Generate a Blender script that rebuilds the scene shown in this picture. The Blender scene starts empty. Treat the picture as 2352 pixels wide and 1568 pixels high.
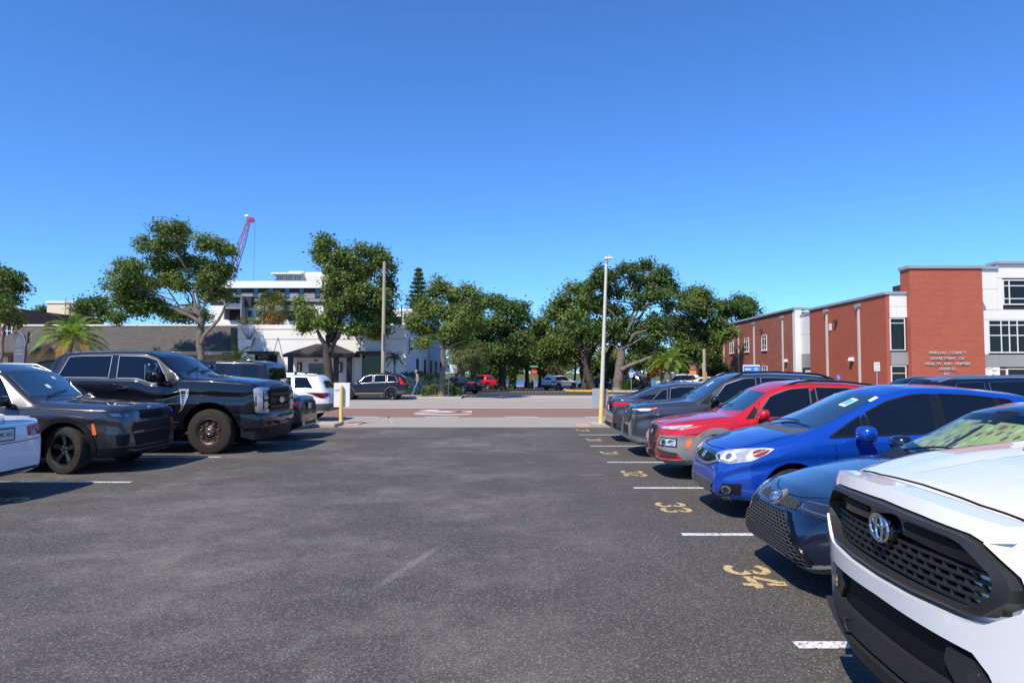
import bpy, bmesh, math, random
import numpy as np
from mathutils import Vector, Matrix
from mathutils.bvhtree import BVHTree
from mathutils.geometry import delaunay_2d_cdt

rad = math.radians
PI = math.pi
scene = bpy.context.scene
C = scene.collection

# ------------------------------------------------------------------ camera
CAM_H = 1.65
PITCH, YAW = rad(2.70), rad(0.33)
camd = bpy.data.cameras.new('camera')
camd.sensor_width = 36.0
camd.lens = 24.0
camd.clip_start = 0.05
camd.clip_end = 4000
cam = bpy.data.objects.new('camera', camd)
C.objects.link(cam)
cam.location = (0, 0, CAM_H)
cam.rotation_euler = (rad(90) + PITCH, 0, YAW)
scene.camera = cam

# ------------------------------------------------------------------ sky, sun, exposure
SUN_EL = rad(51.5)
SUN_DIR = Vector((-0.57 * math.cos(SUN_EL), -0.82 * math.cos(SUN_EL), math.sin(SUN_EL))).normalized()
world = bpy.data.worlds.new('World')
scene.world = world
world.use_nodes = True
wn = world.node_tree
wn.nodes.clear()
sky = wn.nodes.new('ShaderNodeTexSky')
sky.sky_type = 'NISHITA'
sky.sun_disc = False
sky.sun_elevation = SUN_EL
sky.sun_rotation = math.atan2(SUN_DIR.x, SUN_DIR.y)
sky.altitude = 0
sky.air_density = 1.0
sky.dust_density = 0.0
sky.ozone_density = 3.0
hs = wn.nodes.new('ShaderNodeMix')          # white balance of the photograph, the same all over the sky
hs.data_type = 'RGBA'
hs.blend_type = 'MULTIPLY'
hs.inputs[0].default_value = 1.0
hs.inputs[7].default_value = (0.50, 0.905, 1.46, 1)
bg = wn.nodes.new('ShaderNodeBackground')
bg.inputs['Strength'].default_value = 0.116
wo = wn.nodes.new('ShaderNodeOutputWorld')
wn.links.new(sky.outputs[0], hs.inputs[6])
wn.links.new(hs.outputs[2], bg.inputs['Color'])
wn.links.new(bg.outputs[0], wo.inputs['Surface'])
sund = bpy.data.lights.new('sun', 'SUN')
sund.energy = 5.0
sund.angle = rad(0.53)
sund.color = (1.0, 0.90, 0.75)
sun = bpy.data.objects.new('sun', sund)
C.objects.link(sun)
sun.location = (-20, -10, 40)
sun.rotation_euler = (-SUN_DIR).to_track_quat('-Z', 'Y').to_euler()
vs = scene.view_settings
vs.view_transform = 'Standard'
vs.look = 'None'
vs.exposure = 0.27
vs.gamma = 1.0
vs.use_curve_mapping = False
scene.cycles.max_bounces = 7
scene.cycles.transparent_max_bounces = 12
scene.cycles.use_denoising = True

# ------------------------------------------------------------------ pixel (2352 x 1568 frame) to world
_RM = cam.rotation_euler.to_matrix()
FPX = 24.0 / 36.0 * 2352
def ray(px, py):
    return _RM @ Vector(((px - 1176) / FPX, (784 - py) / FPX, -1.0))
def G(px, py, z=0.0):
    d = ray(px, py)
    t = (z - CAM_H) / d.z
    return Vector((d.x * t, d.y * t, z))
def P(px, py, Y):
    d = ray(px, py)
    t = Y / d.y
    return Vector((d.x * t, Y, CAM_H + d.z * t))

# ------------------------------------------------------------------ materials
MATS = {}
def mat(name, col=(0.5, 0.5, 0.5), rough=0.5, metal=0.0, spec=0.5, coat=0.0, coat_rough=0.03, emit=None, alpha=None):
    if name in MATS:
        return MATS[name]
    m = bpy.data.materials.new(name)
    m.use_nodes = True
    b = m.node_tree.nodes['Principled BSDF']
    b.inputs['Base Color'].default_value = (col[0], col[1], col[2], 1)
    b.inputs['Roughness'].default_value = rough
    b.inputs['Metallic'].default_value = metal
    b.inputs['Specular IOR Level'].default_value = spec
    b.inputs['Coat Weight'].default_value = coat
    b.inputs['Coat Roughness'].default_value = coat_rough
    MATS[name] = m
    return m

def nodes(m):
    nt = m.node_tree
    return nt, nt.nodes['Principled BSDF']

def noise_node(nt, scale, detail=4, rough=0.55, vec=None, dim='3D'):
    n = nt.nodes.new('ShaderNodeTexNoise')
    n.noise_dimensions = dim
    n.inputs['Scale'].default_value = scale
    n.inputs['Detail'].default_value = detail
    n.inputs['Roughness'].default_value = rough
    if vec is not None:
        nt.links.new(vec, n.inputs['Vector'])
    return n

def ramp_node(nt, src, stops):
    r = nt.nodes.new('ShaderNodeValToRGB')
    nt.links.new(src, r.inputs['Fac'])
    els = r.color_ramp.elements
    while len(els) < len(stops):
        els.new(0.5)
    for e, (p, c) in zip(els, stops):
        e.position = p
        e.color = (c[0], c[1], c[2], 1) if not isinstance(c, (int, float)) else (c, c, c, 1)
    return r

def mix_node(nt, fac, a, b, blend='MIX'):
    n = nt.nodes.new('ShaderNodeMix')
    n.data_type = 'RGBA'
    n.blend_type = blend
    for key, val in ((0, fac), (6, a), (7, b)):
        if isinstance(val, (int, float)):
            n.inputs[key].default_value = val
        elif isinstance(val, tuple):
            n.inputs[key].default_value = (val[0], val[1], val[2], 1)
        else:
            nt.links.new(val, n.inputs[key])
    return n.outputs[2]

def coord(nt, kind='Object'):
    for n in nt.nodes:
        if n.bl_idname == 'ShaderNodeTexCoord':
            return n.outputs[kind]
    return nt.nodes.new('ShaderNodeTexCoord').outputs[kind]

def world_pos(nt):
    return nt.nodes.new('ShaderNodeNewGeometry').outputs['Position']

def bump(nt, b, height, strength=0.3, dist=0.01):
    n = nt.nodes.new('ShaderNodeBump')
    n.inputs['Strength'].default_value = strength
    n.inputs['Distance'].default_value = dist
    nt.links.new(height, n.inputs['Height'])
    nt.links.new(n.outputs[0], b.inputs['Normal'])

def rough_mat(name, c1, c2, scale=3.0, rough=0.85, spec=0.3, bump_s=0.2, fine=40.0, bump_d=0.01):
    """a plain material mottled between two colours, with fine relief"""
    if name in MATS:
        return MATS[name]
    m = mat(name, c1, rough, 0, spec)
    nt, b = nodes(m)
    co = world_pos(nt)
    n1 = noise_node(nt, scale, 5, 0.6, co)
    n2 = noise_node(nt, fine, 3, 0.6, co)
    r = ramp_node(nt, n1.outputs[0], [(0.3, c1), (0.7, c2)])
    dk = tuple(x * 0.8 for x in c1)
    c = mix_node(nt, ramp_node(nt, n2.outputs[0], [(0.45, 0.0), (0.75, 0.5)]).outputs[0], r.outputs[0], dk)
    nt.links.new(c, b.inputs['Base Color'])
    if bump_s:
        bump(nt, b, n2.outputs[0], bump_s, bump_d)
    return m

def paint(name, col, metallic=0.0, rough=0.3):
    if name in MATS:
        return MATS[name]
    m = mat(name, col, rough, metallic, 0.15 if max(col) < .02 else 0.5, 1.0, 0.03)
    nt, b = nodes(m)
    n = noise_node(nt, 2.2, 6, 0.65, coord(nt))
    # road dust and water spots break the clear coat up a little
    r = ramp_node(nt, n.outputs[0], [(0.35, 0.015), (0.75, 0.06)])
    nt.links.new(r.outputs[0], b.inputs['Coat Roughness'])
    n2 = noise_node(nt, 60, 3, 0.7, coord(nt))
    rr = ramp_node(nt, n2.outputs[0], [(0.62, 0.0), (0.80, 0.03)])
    c = mix_node(nt, rr.outputs[0], col, (0.33, 0.31, 0.28))
    nt.links.new(c, b.inputs['Base Color'])
    return m

GLASS = mat('tinted_glass', (0.004, 0.006, 0.010), 0.02, 0, 0.6)
SHIELD = mat('windshield_glass', (0.010, 0.032, 0.048), 0.02, 0, 0.85, 1.0, 0.01)
SHIELD.node_tree.nodes['Principled BSDF'].inputs['Coat IOR'].default_value = 2.0
BLACKP = mat('black_plastic', (0.010, 0.010, 0.011), 0.5, 0, 0.22)
GREYP = mat('grey_plastic', (0.075, 0.078, 0.082), 0.55, 0, 0.4)
LGREYP = mat('light_grey_plastic', (0.20, 0.205, 0.21), 0.5, 0, 0.4)
GLOSSB = mat('gloss_black', (0.006, 0.006, 0.007), 0.12, 0, 0.5, 0.6)
CHROME = mat('chrome', (0.75, 0.76, 0.78), 0.12, 1.0)
SATIN = mat('satin_silver', (0.55, 0.56, 0.58), 0.3, 0.9)
SEAM = mat('panel_seam', (0.004, 0.004, 0.005), 0.8, 0, 0.1)
RED_L = mat('red_lamp', (0.60, 0.006, 0.010), 0.25, 0, 0.3, 0.25)
DRED_L = mat('dark_red_lamp', (0.12, 0.004, 0.008), 0.1, 0, 0.5, 1.0)
AMBER_L = mat('amber_lamp', (0.85, 0.16, 0.01), 0.2, 0, 0.5, 1.0)
WHITEP = mat('white_print', (0.75, 0.75, 0.75), 0.5)
LAMPD = mat('lamp_dark', (0.02, 0.022, 0.026), 0.08, 0.2, 0.6, 1.0)
def _lamp():
    m = mat('lamp_clear', (0.55, 0.57, 0.6), 0.2, 0.35, 0.6, 1.0)
    nt, b = nodes(m)
    v = nt.nodes.new('ShaderNodeTexVoronoi')
    v.inputs['Scale'].default_value = 13
    nt.links.new(coord(nt), v.inputs['Vector'])
    r = ramp_node(nt, v.outputs['Color'], [(0.0, (0.20, 0.21, 0.22)), (0.4, (0.55, 0.57, 0.6)), (1.0, (0.9, 0.92, 0.95))])
    nt.links.new(r.outputs[0], b.inputs['Base Color'])
    return m
LAMPC = _lamp()
LAMPW = mat('lamp_white', (.72, .74, .76), .15, 0, .6, 1.0)
def _tyre():
    m = mat('tyre_rubber', (0.022, 0.021, 0.020), 0.8, 0, 0.25)
    nt, b = nodes(m)
    n = noise_node(nt, 6, 4, 0.6, coord(nt))
    r = ramp_node(nt, n.outputs[0], [(0.3, (0.016, 0.016, 0.016)), (0.75, (0.045, 0.041, 0.037))])
    nt.links.new(r.outputs[0], b.inputs['Base Color'])
    return m
TYRE = _tyre()
DARK = mat('underbody', (0.006, 0.006, 0.006), 0.9, 0, 0.1)

# ------------------------------------------------------------------ objects
def thing(name, label, cat, loc=(0, 0, 0), rotz=0.0, group=None):
    o = bpy.data.objects.new(name, None)
    o.empty_display_size = 0.2
    C.objects.link(o)
    o.location = loc
    o.rotation_euler = (0, 0, rotz)
    o['label'] = label
    o['category'] = cat
    if group:
        o['group'] = group
    return o

def tag(o, label, cat, group=None):
    o['label'] = label
    o['category'] = cat
    if group:
        o['group'] = group
    return o

def link(name, me, parent=None, loc=None, rot=None):
    o = bpy.data.objects.new(name, me)
    C.objects.link(o)
    if parent is not None:
        o.parent = parent
    if loc is not None:
        o.location = loc
    if rot is not None:
        o.rotation_euler = rot
    return o

def copy_tree(o, parent=None):
    c = o.copy()
    C.objects.link(c)
    if parent is not None:
        c.parent = parent
    for ch in list(o.children):
        copy_tree(ch, c)
    return c

class MB:
    """collects faces; build() links them as one mesh object"""
    def __init__(self):
        self.v, self.f, self.m = [], [], []
    def add(self, vs, fs, mi=0):
        o = len(self.v)
        self.v += [tuple(p) for p in vs]
        for f in fs:
            self.f.append(tuple(i + o for i in f))
            self.m.append(mi)
        return self
    def box(self, x0, x1, y0, y1, z0, z1, mi=0):
        vs = [(x0, y0, z0), (x1, y0, z0), (x1, y1, z0), (x0, y1, z0), (x0, y0, z1), (x1, y0, z1), (x1, y1, z1), (x0, y1, z1)]
        return self.add(vs, [(0, 3, 2, 1), (4, 5, 6, 7), (0, 1, 5, 4), (1, 2, 6, 5), (2, 3, 7, 6), (3, 0, 4, 7)], mi)
    def bbox(self, x0, x1, y0, y1, z0, z1, b=0.02, mi=0):
        """box with bevelled vertical and horizontal edges"""
        xs, ys, zs = (x0, x1), (y0, y1), (z0, z1)
        vs, idx = [], {}
        for i in (0, 1):
            for j in (0, 1):
                for k in (0, 1):
                    sx, sy, sz = (1 - 2 * i) * b, (1 - 2 * j) * b, (1 - 2 * k) * b
                    idx[i, j, k] = len(vs)
                    vs += [(xs[i], ys[j] + sy, zs[k] + sz), (xs[i] + sx, ys[j], zs[k] + sz), (xs[i] + sx, ys[j] + sy, zs[k])]
        fs = []
        X, Y, Z = 0, 1, 2
        def q(*keys):
            fs.append(tuple(idx[k] + a for k, a in keys))
        for i in (0, 1):
            q(*[((i, j, k), X) for j, k in ((0, 0), (1, 0), (1, 1), (0, 1))])
            q(*[((j, i, k), Y) for j, k in ((0, 0), (1, 0), (1, 1), (0, 1))])
            q(*[((j, k, i), Z) for j, k in ((0, 0), (1, 0), (1, 1), (0, 1))])
        for a in (0, 1):
            for c in (0, 1):
                q(((a, c, 0), X), ((a, c, 1), X), ((a, c, 1), Y), ((a, c, 0), Y))
                q(((a, 0, c), X), ((a, 1, c), X), ((a, 1, c), Z), ((a, 0, c), Z))
                q(((0, a, c), Y), ((1, a, c), Y), ((1, a, c), Z), ((0, a, c), Z))
        for k in idx:
            q((k, X), (k, Y), (k, Z))
        return self.add(vs, fs, mi)
    def prism(self, poly, axis, a0, a1, mi=0):
        """2-D polygon extruded along an axis: 'x' poly=(y,z), 'y' poly=(x,z), 'z' poly=(x,y)"""
        n = len(poly)
        def p(u, w, t):
            return {'x': (t, u, w), 'y': (u, t, w), 'z': (u, w, t)}[axis]
        vs = [p(u, w, a0) for u, w in poly] + [p(u, w, a1) for u, w in poly]
        fs = [tuple(range(n))[::-1], tuple(range(n, 2 * n))]
        fs += [(i, (i + 1) % n, n + (i + 1) % n, n + i) for i in range(n)]
        return self.add(vs, fs, mi)
    def tube(self, pts, radii, seg=8, mi=0, cap=True):
        pts = [Vector(p) for p in pts]
        if isinstance(radii, (int, float)):
            radii = [radii] * len(pts)
        vs, fs = [], []
        up = None
        for i, p in enumerate(pts):
            d = (pts[min(i + 1, len(pts) - 1)] - pts[max(i - 1, 0)])
            if d.length < 1e-9:
                d = Vector((0, 0, 1))
            d.normalize()
            if up is None:
                up = Vector((0, 0, 1)) if abs(d.z) < 0.9 else Vector((1, 0, 0))
            a = d.cross(up)
            if a.length < 1e-6:
                a = d.orthogonal()
            a.normalize()
            bb = a.cross(d).normalized()
            up = bb
            for k in range(seg):
                t = 2 * PI * k / seg
                vs.append(p + (a * math.cos(t) + bb * math.sin(t)) * radii[i])
        for i in range(len(pts) - 1):
            for k in range(seg):
                k2 = (k + 1) % seg
                fs.append((i * seg + k, i * seg + k2, (i + 1) * seg + k2, (i + 1) * seg + k))
        if cap:
            fs.append(tuple(range(seg))[::-1])
            fs.append(tuple(range((len(pts) - 1) * seg, len(pts) * seg)))
        return self.add(vs, fs, mi)
    def lathe(self, prof, axis='z', seg=32, center=(0, 0, 0), mi=0, closed=False):
        """prof = [(radius, along)]"""
        vs, fs = [], []
        cx, cy, cz = center
        for r, a in prof:
            for k in range(seg):
                t = 2 * PI * k / seg
                u, w = r * math.cos(t), r * math.sin(t)
                vs.append({'z': (cx + u, cy + w, cz + a), 'y': (cx + u, cy + a, cz + w), 'x': (cx + a, cy + u, cz + w)}[axis])
        n = len(prof)
        for i in range(n if closed else n - 1):
            j = (i + 1) % n
            for k in range(seg):
                k2 = (k + 1) % seg
                fs.append((i * seg + k, i * seg + k2, j * seg + k2, j * seg + k))
        return self.add(vs, fs, mi)
    def ellipsoid(self, c, r, nu=12, nv=8, mi=0):
        vs, fs = [], []
        for j in range(nv + 1):
            ph = PI * j / nv - PI / 2
            for i in range(nu):
                th = 2 * PI * i / nu
                vs.append((c[0] + r[0] * math.cos(ph) * math.cos(th), c[1] + r[1] * math.cos(ph) * math.sin(th), c[2] + r[2] * math.sin(ph)))
        for j in range(nv):
            for i in range(nu):
                i2 = (i + 1) % nu
                fs.append((j * nu + i, j * nu + i2, (j + 1) * nu + i2, (j + 1) * nu + i))
        return self.add(vs, fs, mi)
    def quad(self, a, b, c, d, mi=0):
        return self.add([a, b, c, d], [(0, 1, 2, 3)], mi)
    def xform(self, M):
        self.v = [tuple(M @ Vector(p)) for p in self.v]
        return self
    def mesh(self, name, mats, smooth=None):
        me = bpy.data.meshes.new(name)
        me.from_pydata(self.v, [], self.f)
        if not isinstance(mats, (list, tuple)):
            mats = [mats]
        for m in mats:
            me.materials.append(m)
        if len(mats) > 1:
            me.polygons.foreach_set('material_index', self.m)
        fix_normals(me)
        if smooth:
            smooth_by(me, smooth)
        me.update()
        return me
    def build(self, name, mats, parent=None, smooth=None, loc=None, rot=None):
        return link(name, self.mesh(name, mats, smooth), parent, loc, rot)

def fix_normals(me):
    bm = bmesh.new()
    bm.from_mesh(me)
    bmesh.ops.recalc_face_normals(bm, faces=bm.faces)
    bm.to_mesh(me)
    bm.free()

def smooth_by(me, deg=35):
    me.polygons.foreach_set('use_smooth', [True] * len(me.polygons))
    me.set_sharp_from_angle(angle=rad(deg))

def struct(o):
    o['kind'] = 'structure'
    return o
def stuff(o):
    o['kind'] = 'stuff'
    return o

def text_mesh(body, size=1.0, depth=0.01, align='CENTER', bold=0.0, space=1.0, line=1.0, font_shear=0.0):
    cu = bpy.data.curves.new('text', 'FONT')
    cu.body = body
    cu.size = size
    cu.extrude = depth
    cu.offset = bold
    cu.align_x = align
    cu.align_y = 'CENTER'
    cu.space_character = space
    cu.space_line = line
    cu.shear = font_shear
    cu.resolution_u = 3
    o = bpy.data.objects.new('text_tmp', cu)
    C.objects.link(o)
    dg = bpy.context.evaluated_depsgraph_get()
    dg.update()
    me = bpy.data.meshes.new_from_object(o.evaluated_get(dg))
    bpy.data.objects.remove(o)
    bpy.data.curves.remove(cu)
    return me
# ================================================================== vehicles
def prof(pts, sm=0.05):
    xs = np.array([p[0] for p in pts], float)
    zs = np.array([p[1] for p in pts], float)
    fine = np.arange(xs[0], xs[-1] + 0.0025, 0.005)
    v = np.interp(fine, xs, zs)
    k = max(1, int(sm / 0.005))
    if k > 1:
        pad = np.concatenate([np.full(k, v[0]), v, np.full(k, v[-1])])
        for _ in range(2):
            pad = np.convolve(pad, np.ones(k) / k, 'same')
        v2 = pad[k:-k]
        # keep the ends crisp
        w = np.clip(np.minimum(fine - fine[0], fine[-1] - fine) / max(sm, 1e-3) - 0.1, 0, 1)
        v = v2 * w + v * (1 - w)
    return lambda s: float(np.interp(s, fine, v))

def bez(a, p, b, n=4):
    out = []
    for i in range(n):
        t = i / (n - 1)
        out.append(a * (1 - t) ** 2 + p * 2 * t * (1 - t) + b * t * t)
    return out

def rounded(poly, r, n=4, closed=True):
    pts = [Vector((p[0], p[1])) for p in poly]
    out = []
    N = len(pts)
    for i in range(N):
        if not closed and i in (0, N - 1):
            out.append(pts[i])
            continue
        p, a, b = pts[i], pts[i - 1], pts[(i + 1) % N]
        ra = min(r, (a - p).length * 0.48)
        rb = min(r, (b - p).length * 0.48)
        out += bez(p + (a - p).normalized() * ra, p, p + (b - p).normalized() * rb, n)
    return [(p.x, p.y) for p in out]

def in_poly(x, y, poly):
    c = False
    n = len(poly)
    j = n - 1
    for i in range(n):
        xi, yi = poly[i][0], poly[i][1]
        xj, yj = poly[j][0], poly[j][1]
        if (yi > y) != (yj > y) and x < (xj - xi) * (y - yi) / (yj - yi) + xi:
            c = not c
        j = i
    return c

def cdt_fill(poly, res):
    """triangulate a polygon with interior points -> (points, faces)"""
    pts = []
    n = len(poly)
    for i in range(n):
        a, b = Vector(poly[i]), Vector(poly[(i + 1) % n])
        k = max(1, int((b - a).length / res))
        for j in range(k):
            pts.append(a + (b - a) * (j / k))
    nb = len(pts)
    edges = [(i, (i + 1) % nb) for i in range(nb)]
    xs = [p.x for p in pts]
    ys = [p.y for p in pts]
    ring = [(p.x, p.y) for p in pts]
    y = min(ys) + res * 0.6
    row = 0
    while y < max(ys):
        x = min(xs) + res * (0.6 if row % 2 else 0.2)
        while x < max(xs):
            if in_poly(x, y, ring):
                q = Vector((x, y))
                if min((q - p).length_squared for p in pts[:nb]) > (0.35 * res) ** 2:
                    pts.append(q)
            x += res
        y += res
        row += 1
    r = delaunay_2d_cdt(pts, edges, [], 1, 1e-7)
    return r[0], r[2]

class Car:
    FC = 0.9
    def __init__(self, name, label, cat, sp, paint_mat, group=None):
        self.sp = sp
        self.L, self.W, self.H = sp['L'], sp['W'], sp['H']
        self.root = thing(name, label, cat, group=group)
        self.paint = paint_mat
        self.make_body()

    # ---------------------------------------------------------------- shell
    def make_body(self):
        sp, L, W, H = self.sp, self.L, self.W, self.H
        sm = sp.get('sm', 0.05)
        T = self.T = prof(sp['T'], sm)
        B = self.B = prof(sp['B'], sm)
        f0, r0 = sp.get('wf', 0.62), sp.get('wr', 0.70)
        fl = sp.get('fcorner', 1.0)
        if 'Wp' in sp:
            Wp = prof([(s, w * W) for s, w in sp['Wp']], 0.03)
        else:
            Wp = prof([(0, f0 * W), (0.03 * fl, (f0 + (1 - f0) * .30) * W), (0.10 * fl, (f0 + (1 - f0) * .58) * W), (0.25 * fl, (f0 + (1 - f0) * .84) * W),
                       (0.5 * fl, (f0 + (1 - f0) * .96) * W), (0.95, W), (L - 0.95, W), (L - 0.5, (r0 + (1 - r0) * .96) * W), (L - 0.22, (r0 + (1 - r0) * .82) * W),
                       (L - 0.08, (r0 + (1 - r0) * .5) * W), (L - .02, (r0 + (1 - r0) * .2) * W), (L, r0 * W)], 0.03)
        Z0 = prof(sp.get('Z', [(0, .28), (.12, .21), (.5, .20), (L - .6, .20), (L - .2, .27), (L, .34)]), 0.05)
        sc, zc = sp['cowl']
        sh, zh = sp['head']
        se = sp['rhead']           # s where the roof ends
        sd = sp.get('deck', L - .05)  # s of the tail of the glass
        rw = sp.get('rw', 0.68) * W
        self.rw = rw
        R = self.R = prof([(0, f0 * W * .8), (0.3, .74 * W), (sc - .1, .84 * W), (sc + .06, .90 * W), ((sc + sh) / 2, .5 * (.90 * W + rw)), (sh, rw * 1.01),
                           ((sh + se) / 2, rw), (se, rw * .97), (sd, sp.get('rdeck', .80) * W if sp.get('sedan') else rw * 1.02), (L, r0 * W * .8)], 0.08)
        Cw = self.Cw = prof([(0, .03), (sc - .15, sp.get('hcrown', .035)), (sc + .1, .07), ((sc + sh) / 2, .085), (sh, .065), (sh + .4, sp.get('rcrown', .05)), (se, .055),
                             (sd, .03), (L, .03)], 0.08)
        fr, rr = sp['wheels']
        flare = sp.get('flare', 0.012)
        st = np.concatenate([np.array([0, .006, .015, .03]), np.linspace(.05, .4, 12), np.linspace(.45, L - .45, int((L - .9) / .055)), np.linspace(L - .4, L - .05, 12), np.array([L - .03, L - .015, L - .006, L])])
        prof_rows = []
        crease = sp.get('crease', 0.0)
        for s in st:
            w = Wp(s) + flare * (math.exp(-((s - fr) / .42) ** 4) + math.exp(-((s - rr) / .42) ** 4))
            z0, b, t = Z0(s), B(s), T(s)
            b = max(b, z0 + .06)
            t = max(t, b + .012)
            d = b - z0
            up = t - b
            cw = min(Cw(s), up * .6)
            Cc = t - cw
            r = min(R(s), w * .955)
            vr = [
                (0, z0, 0), (w * .78, z0, .05), (w * .945, z0 + min(.04, d * .1), .05), (w * .985, z0 + d * .26, .08), (w * 1.0, z0 + d * .52, .10),
                (w * (.992 - crease), z0 + d * .70, .04), (w * .998, z0 + d * .80, .035), (w * .972, b - .012, .035), (w * .945, b + min(.01, up * .15), .02),
                (r, Cc, sp.get('cant', .075)), (r * .55, t - cw * .30, .2), (0, t, 0)]
            P2 = [Vector((a, z)) for a, z, _ in vr]
            row = [P2[0]]
            for i in range(1, len(vr) - 1):
                p, a, bb = P2[i], P2[i - 1], P2[i + 1]
                rr_ = vr[i][2]
                ra, rb = min(rr_, (a - p).length * .48), min(rr_, (bb - p).length * .48)
                row += bez(p + (a - p).normalized() * ra if (a - p).length > 1e-6 else p, p, p + (bb - p).normalized() * rb if (bb - p).length > 1e-6 else p, 4)
            row.append(P2[-1])
            prof_rows.append((s, row))
        n = len(prof_rows[0][1])
        vs, fs = [], []
        for s, row in prof_rows:
            x = L / 2 - s
            for p in row:
                vs.append((x, p.x, p.y))
            for p in row[-2:0:-1]:
                vs.append((x, -p.x, p.y))
        m = 2 * n - 2
        ns = len(prof_rows)
        for i in range(ns - 1):
            for k in range(m):
                k2 = (k + 1) % m
                fs.append((i * m + k, i * m + k2, (i + 1) * m + k2, (i + 1) * m + k))
        fs.append(tuple(range(m))[::-1])
        fs.append(tuple(range((ns - 1) * m, ns * m)))
        me = bpy.data.meshes.new('body')
        me.from_pydata(vs, [], fs)
        me.materials.append(self.paint)
        me.materials.append(DARK)
        fix_normals(me)
        bm = bmesh.new()
        bm.from_mesh(me)
        self.bvh = BVHTree.FromBMesh(bm)
        bm.free()
        self.Wp = Wp
        # wheel arches
        Rw = sp['R']
        ra = sp.get('arch', Rw + .055)
        cut = MB()
        dz = sp.get('archdz', .015)
        for s in (fr, rr):
            for sg in (-1, 1):
                y0, y1 = sorted((sg * (W - .34), sg * (W + .4)))
                xc, zc = L / 2 - s, Rw + dz
                arc = [(xc + ra * math.cos(PI * i / 26), zc + ra * math.sin(PI * i / 26)) for i in range(27)]
                cut.prism(arc + [(xc - ra, -.6), (xc + ra, -.6)], 'y', y0, y1)
        cm = cut.mesh('cutter', DARK)
        co = link('cutter', cm)
        bo = link('body', me, self.root)
        md = bo.modifiers.new('arch', 'BOOLEAN')
        md.operation = 'DIFFERENCE'
        md.object = co
        md.solver = 'MANIFOLD'
        md.material_mode = 'TRANSFER'
        dg = bpy.context.evaluated_depsgraph_get()
        dg.update()
        new = bpy.data.meshes.new_from_object(bo.evaluated_get(dg))
        if len(new.polygons) > 500:
            bo.modifiers.clear()
            bo.data = new
        else:
            bo.modifiers.clear()
        bpy.data.objects.remove(co)
        smooth_by(bo.data, sp.get('sharp', 28))
        self.body = bo
        bo.data.name = 'body'

    # ---------------------------------------------------------------- projection on the shell
    def proj(self, view, u, v):
        L = self.L
        if view in 'LR' and len(view) == 1:
            sg = 1 if view == 'L' else -1
            o, d = Vector((L / 2 - u, 3 * sg, v)), Vector((0, -sg, 0))
        elif view == 'F':
            a = rad(u)
            xc = L / 2 - self.FC
            d = Vector((-math.cos(a), -math.sin(a), 0))
            o = Vector((xc, 0, v)) - d * 4
        elif view == 'B':
            a = rad(u)
            xc = -L / 2 + self.FC
            d = Vector((math.cos(a), -math.sin(a), 0))
            o = Vector((xc, 0, v)) - d * 4
        elif view == 'T':
            o, d = Vector((L / 2 - u, v, 4)), Vector((0, 0, -1))
        elif view == 'FP':
            o, d = Vector((L / 2 + 2, u, v)), Vector((-1, 0, 0))
        else:
            o, d = Vector((-L / 2 - 2, u, v)), Vector((1, 0, 0))
        hit, nrm, _, _ = self.bvh.ray_cast(o, d)
        if hit is None:
            hit, nrm, _, _ = self.bvh.find_nearest(o + d * (1.6 if view == 'T' else 2.2))
        if nrm.dot(d) > 0:
            nrm = -nrm
        return hit, nrm

    def patch(self, name, m, view, poly, off=.004, thick=.02, res=None, parent=None, sharp=40):
        """a piece of the given outline laid on the shell, standing off it, with edges that turn in"""
        k = .0157 if view in ('F', 'B') else 1.0
        res = res or .06
        pts, faces = cdt_fill([(u * k, v) for u, v in poly], res)
        tv = []
        ns = []
        for p in pts:
            h, n = self.proj(view, p.x / k, p.y)
            tv.append(h + n * off)
            ns.append(n)
        cnt = {}
        for f in faces:
            for i in range(len(f)):
                e = (f[i], f[(i + 1) % len(f)])
                cnt[tuple(sorted(e))] = cnt.get(tuple(sorted(e)), 0) + 1
        mb = MB()
        vs = list(tv)
        base = {}
        fs = [tuple(f) for f in faces]
        for e, c in cnt.items():
            if c == 1:
                for i in e:
                    if i not in base:
                        base[i] = len(vs)
                        vs.append(tv[i] - ns[i] * (thick + off))
                fs.append((e[0], e[1], base[e[1]], base[e[0]]))
        mb.add(vs, fs)
        o = mb.build(name, m, parent or self.root, sharp)
        return o

    def both(self, name, m, view, poly, **kw):
        """left and right copies of a patch"""
        out = []
        if view in ('L', 'R'):
            for v in 'LR':
                out.append(self.patch(name, m, v, poly, **kw))
        else:
            for sg in (1, -1):
                q = [(sg * u, v) for u, v in poly] if view != 'T' else [(u, sg * v) for u, v in poly]
                out.append(self.patch(name, m, view, q, **kw))
        return out

    def ribbon(self, name, m, view, line, w=.008, off=.0015, thick=.006, parent=None, step=.06, closed=False):
        k = .0157 if view in ('F', 'B') else 1.0
        pts = [Vector((u * k, v)) for u, v in line]
        if closed:
            pts.append(pts[0])
        dense = []
        for a, b in zip(pts[:-1], pts[1:]):
            c = max(1, int((b - a).length / step))
            dense += [a + (b - a) * (i / c) for i in range(c)]
        dense.append(pts[-1])
        hn = [self.proj(view, p.x / k, p.y) for p in dense]
        vs, fs = [], []
        for i, (h, n) in enumerate(hn):
            a, b = hn[max(i - 1, 0)][0], hn[min(i + 1, len(hn) - 1)][0]
            if closed and i in (0, len(hn) - 1):
                a, b = hn[-2][0], hn[1][0]
            t = b - a
            if t.length < 1e-7:
                t = Vector((1, 0, 0))
            sd = t.cross(n).normalized() * (w / 2)
            vs += [h + n * off + sd, h + n * off - sd, h - n * thick - sd, h - n * thick + sd]
        for i in range(len(hn) - 1):
            q = i * 4
            for e in range(4):
                e2 = (e + 1) % 4
                fs.append((q + e, q + e2, q + 4 + e2, q + 4 + e))
        fs += [(0, 1, 2, 3), tuple(len(vs) - 4 + i for i in range(4))]
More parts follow.
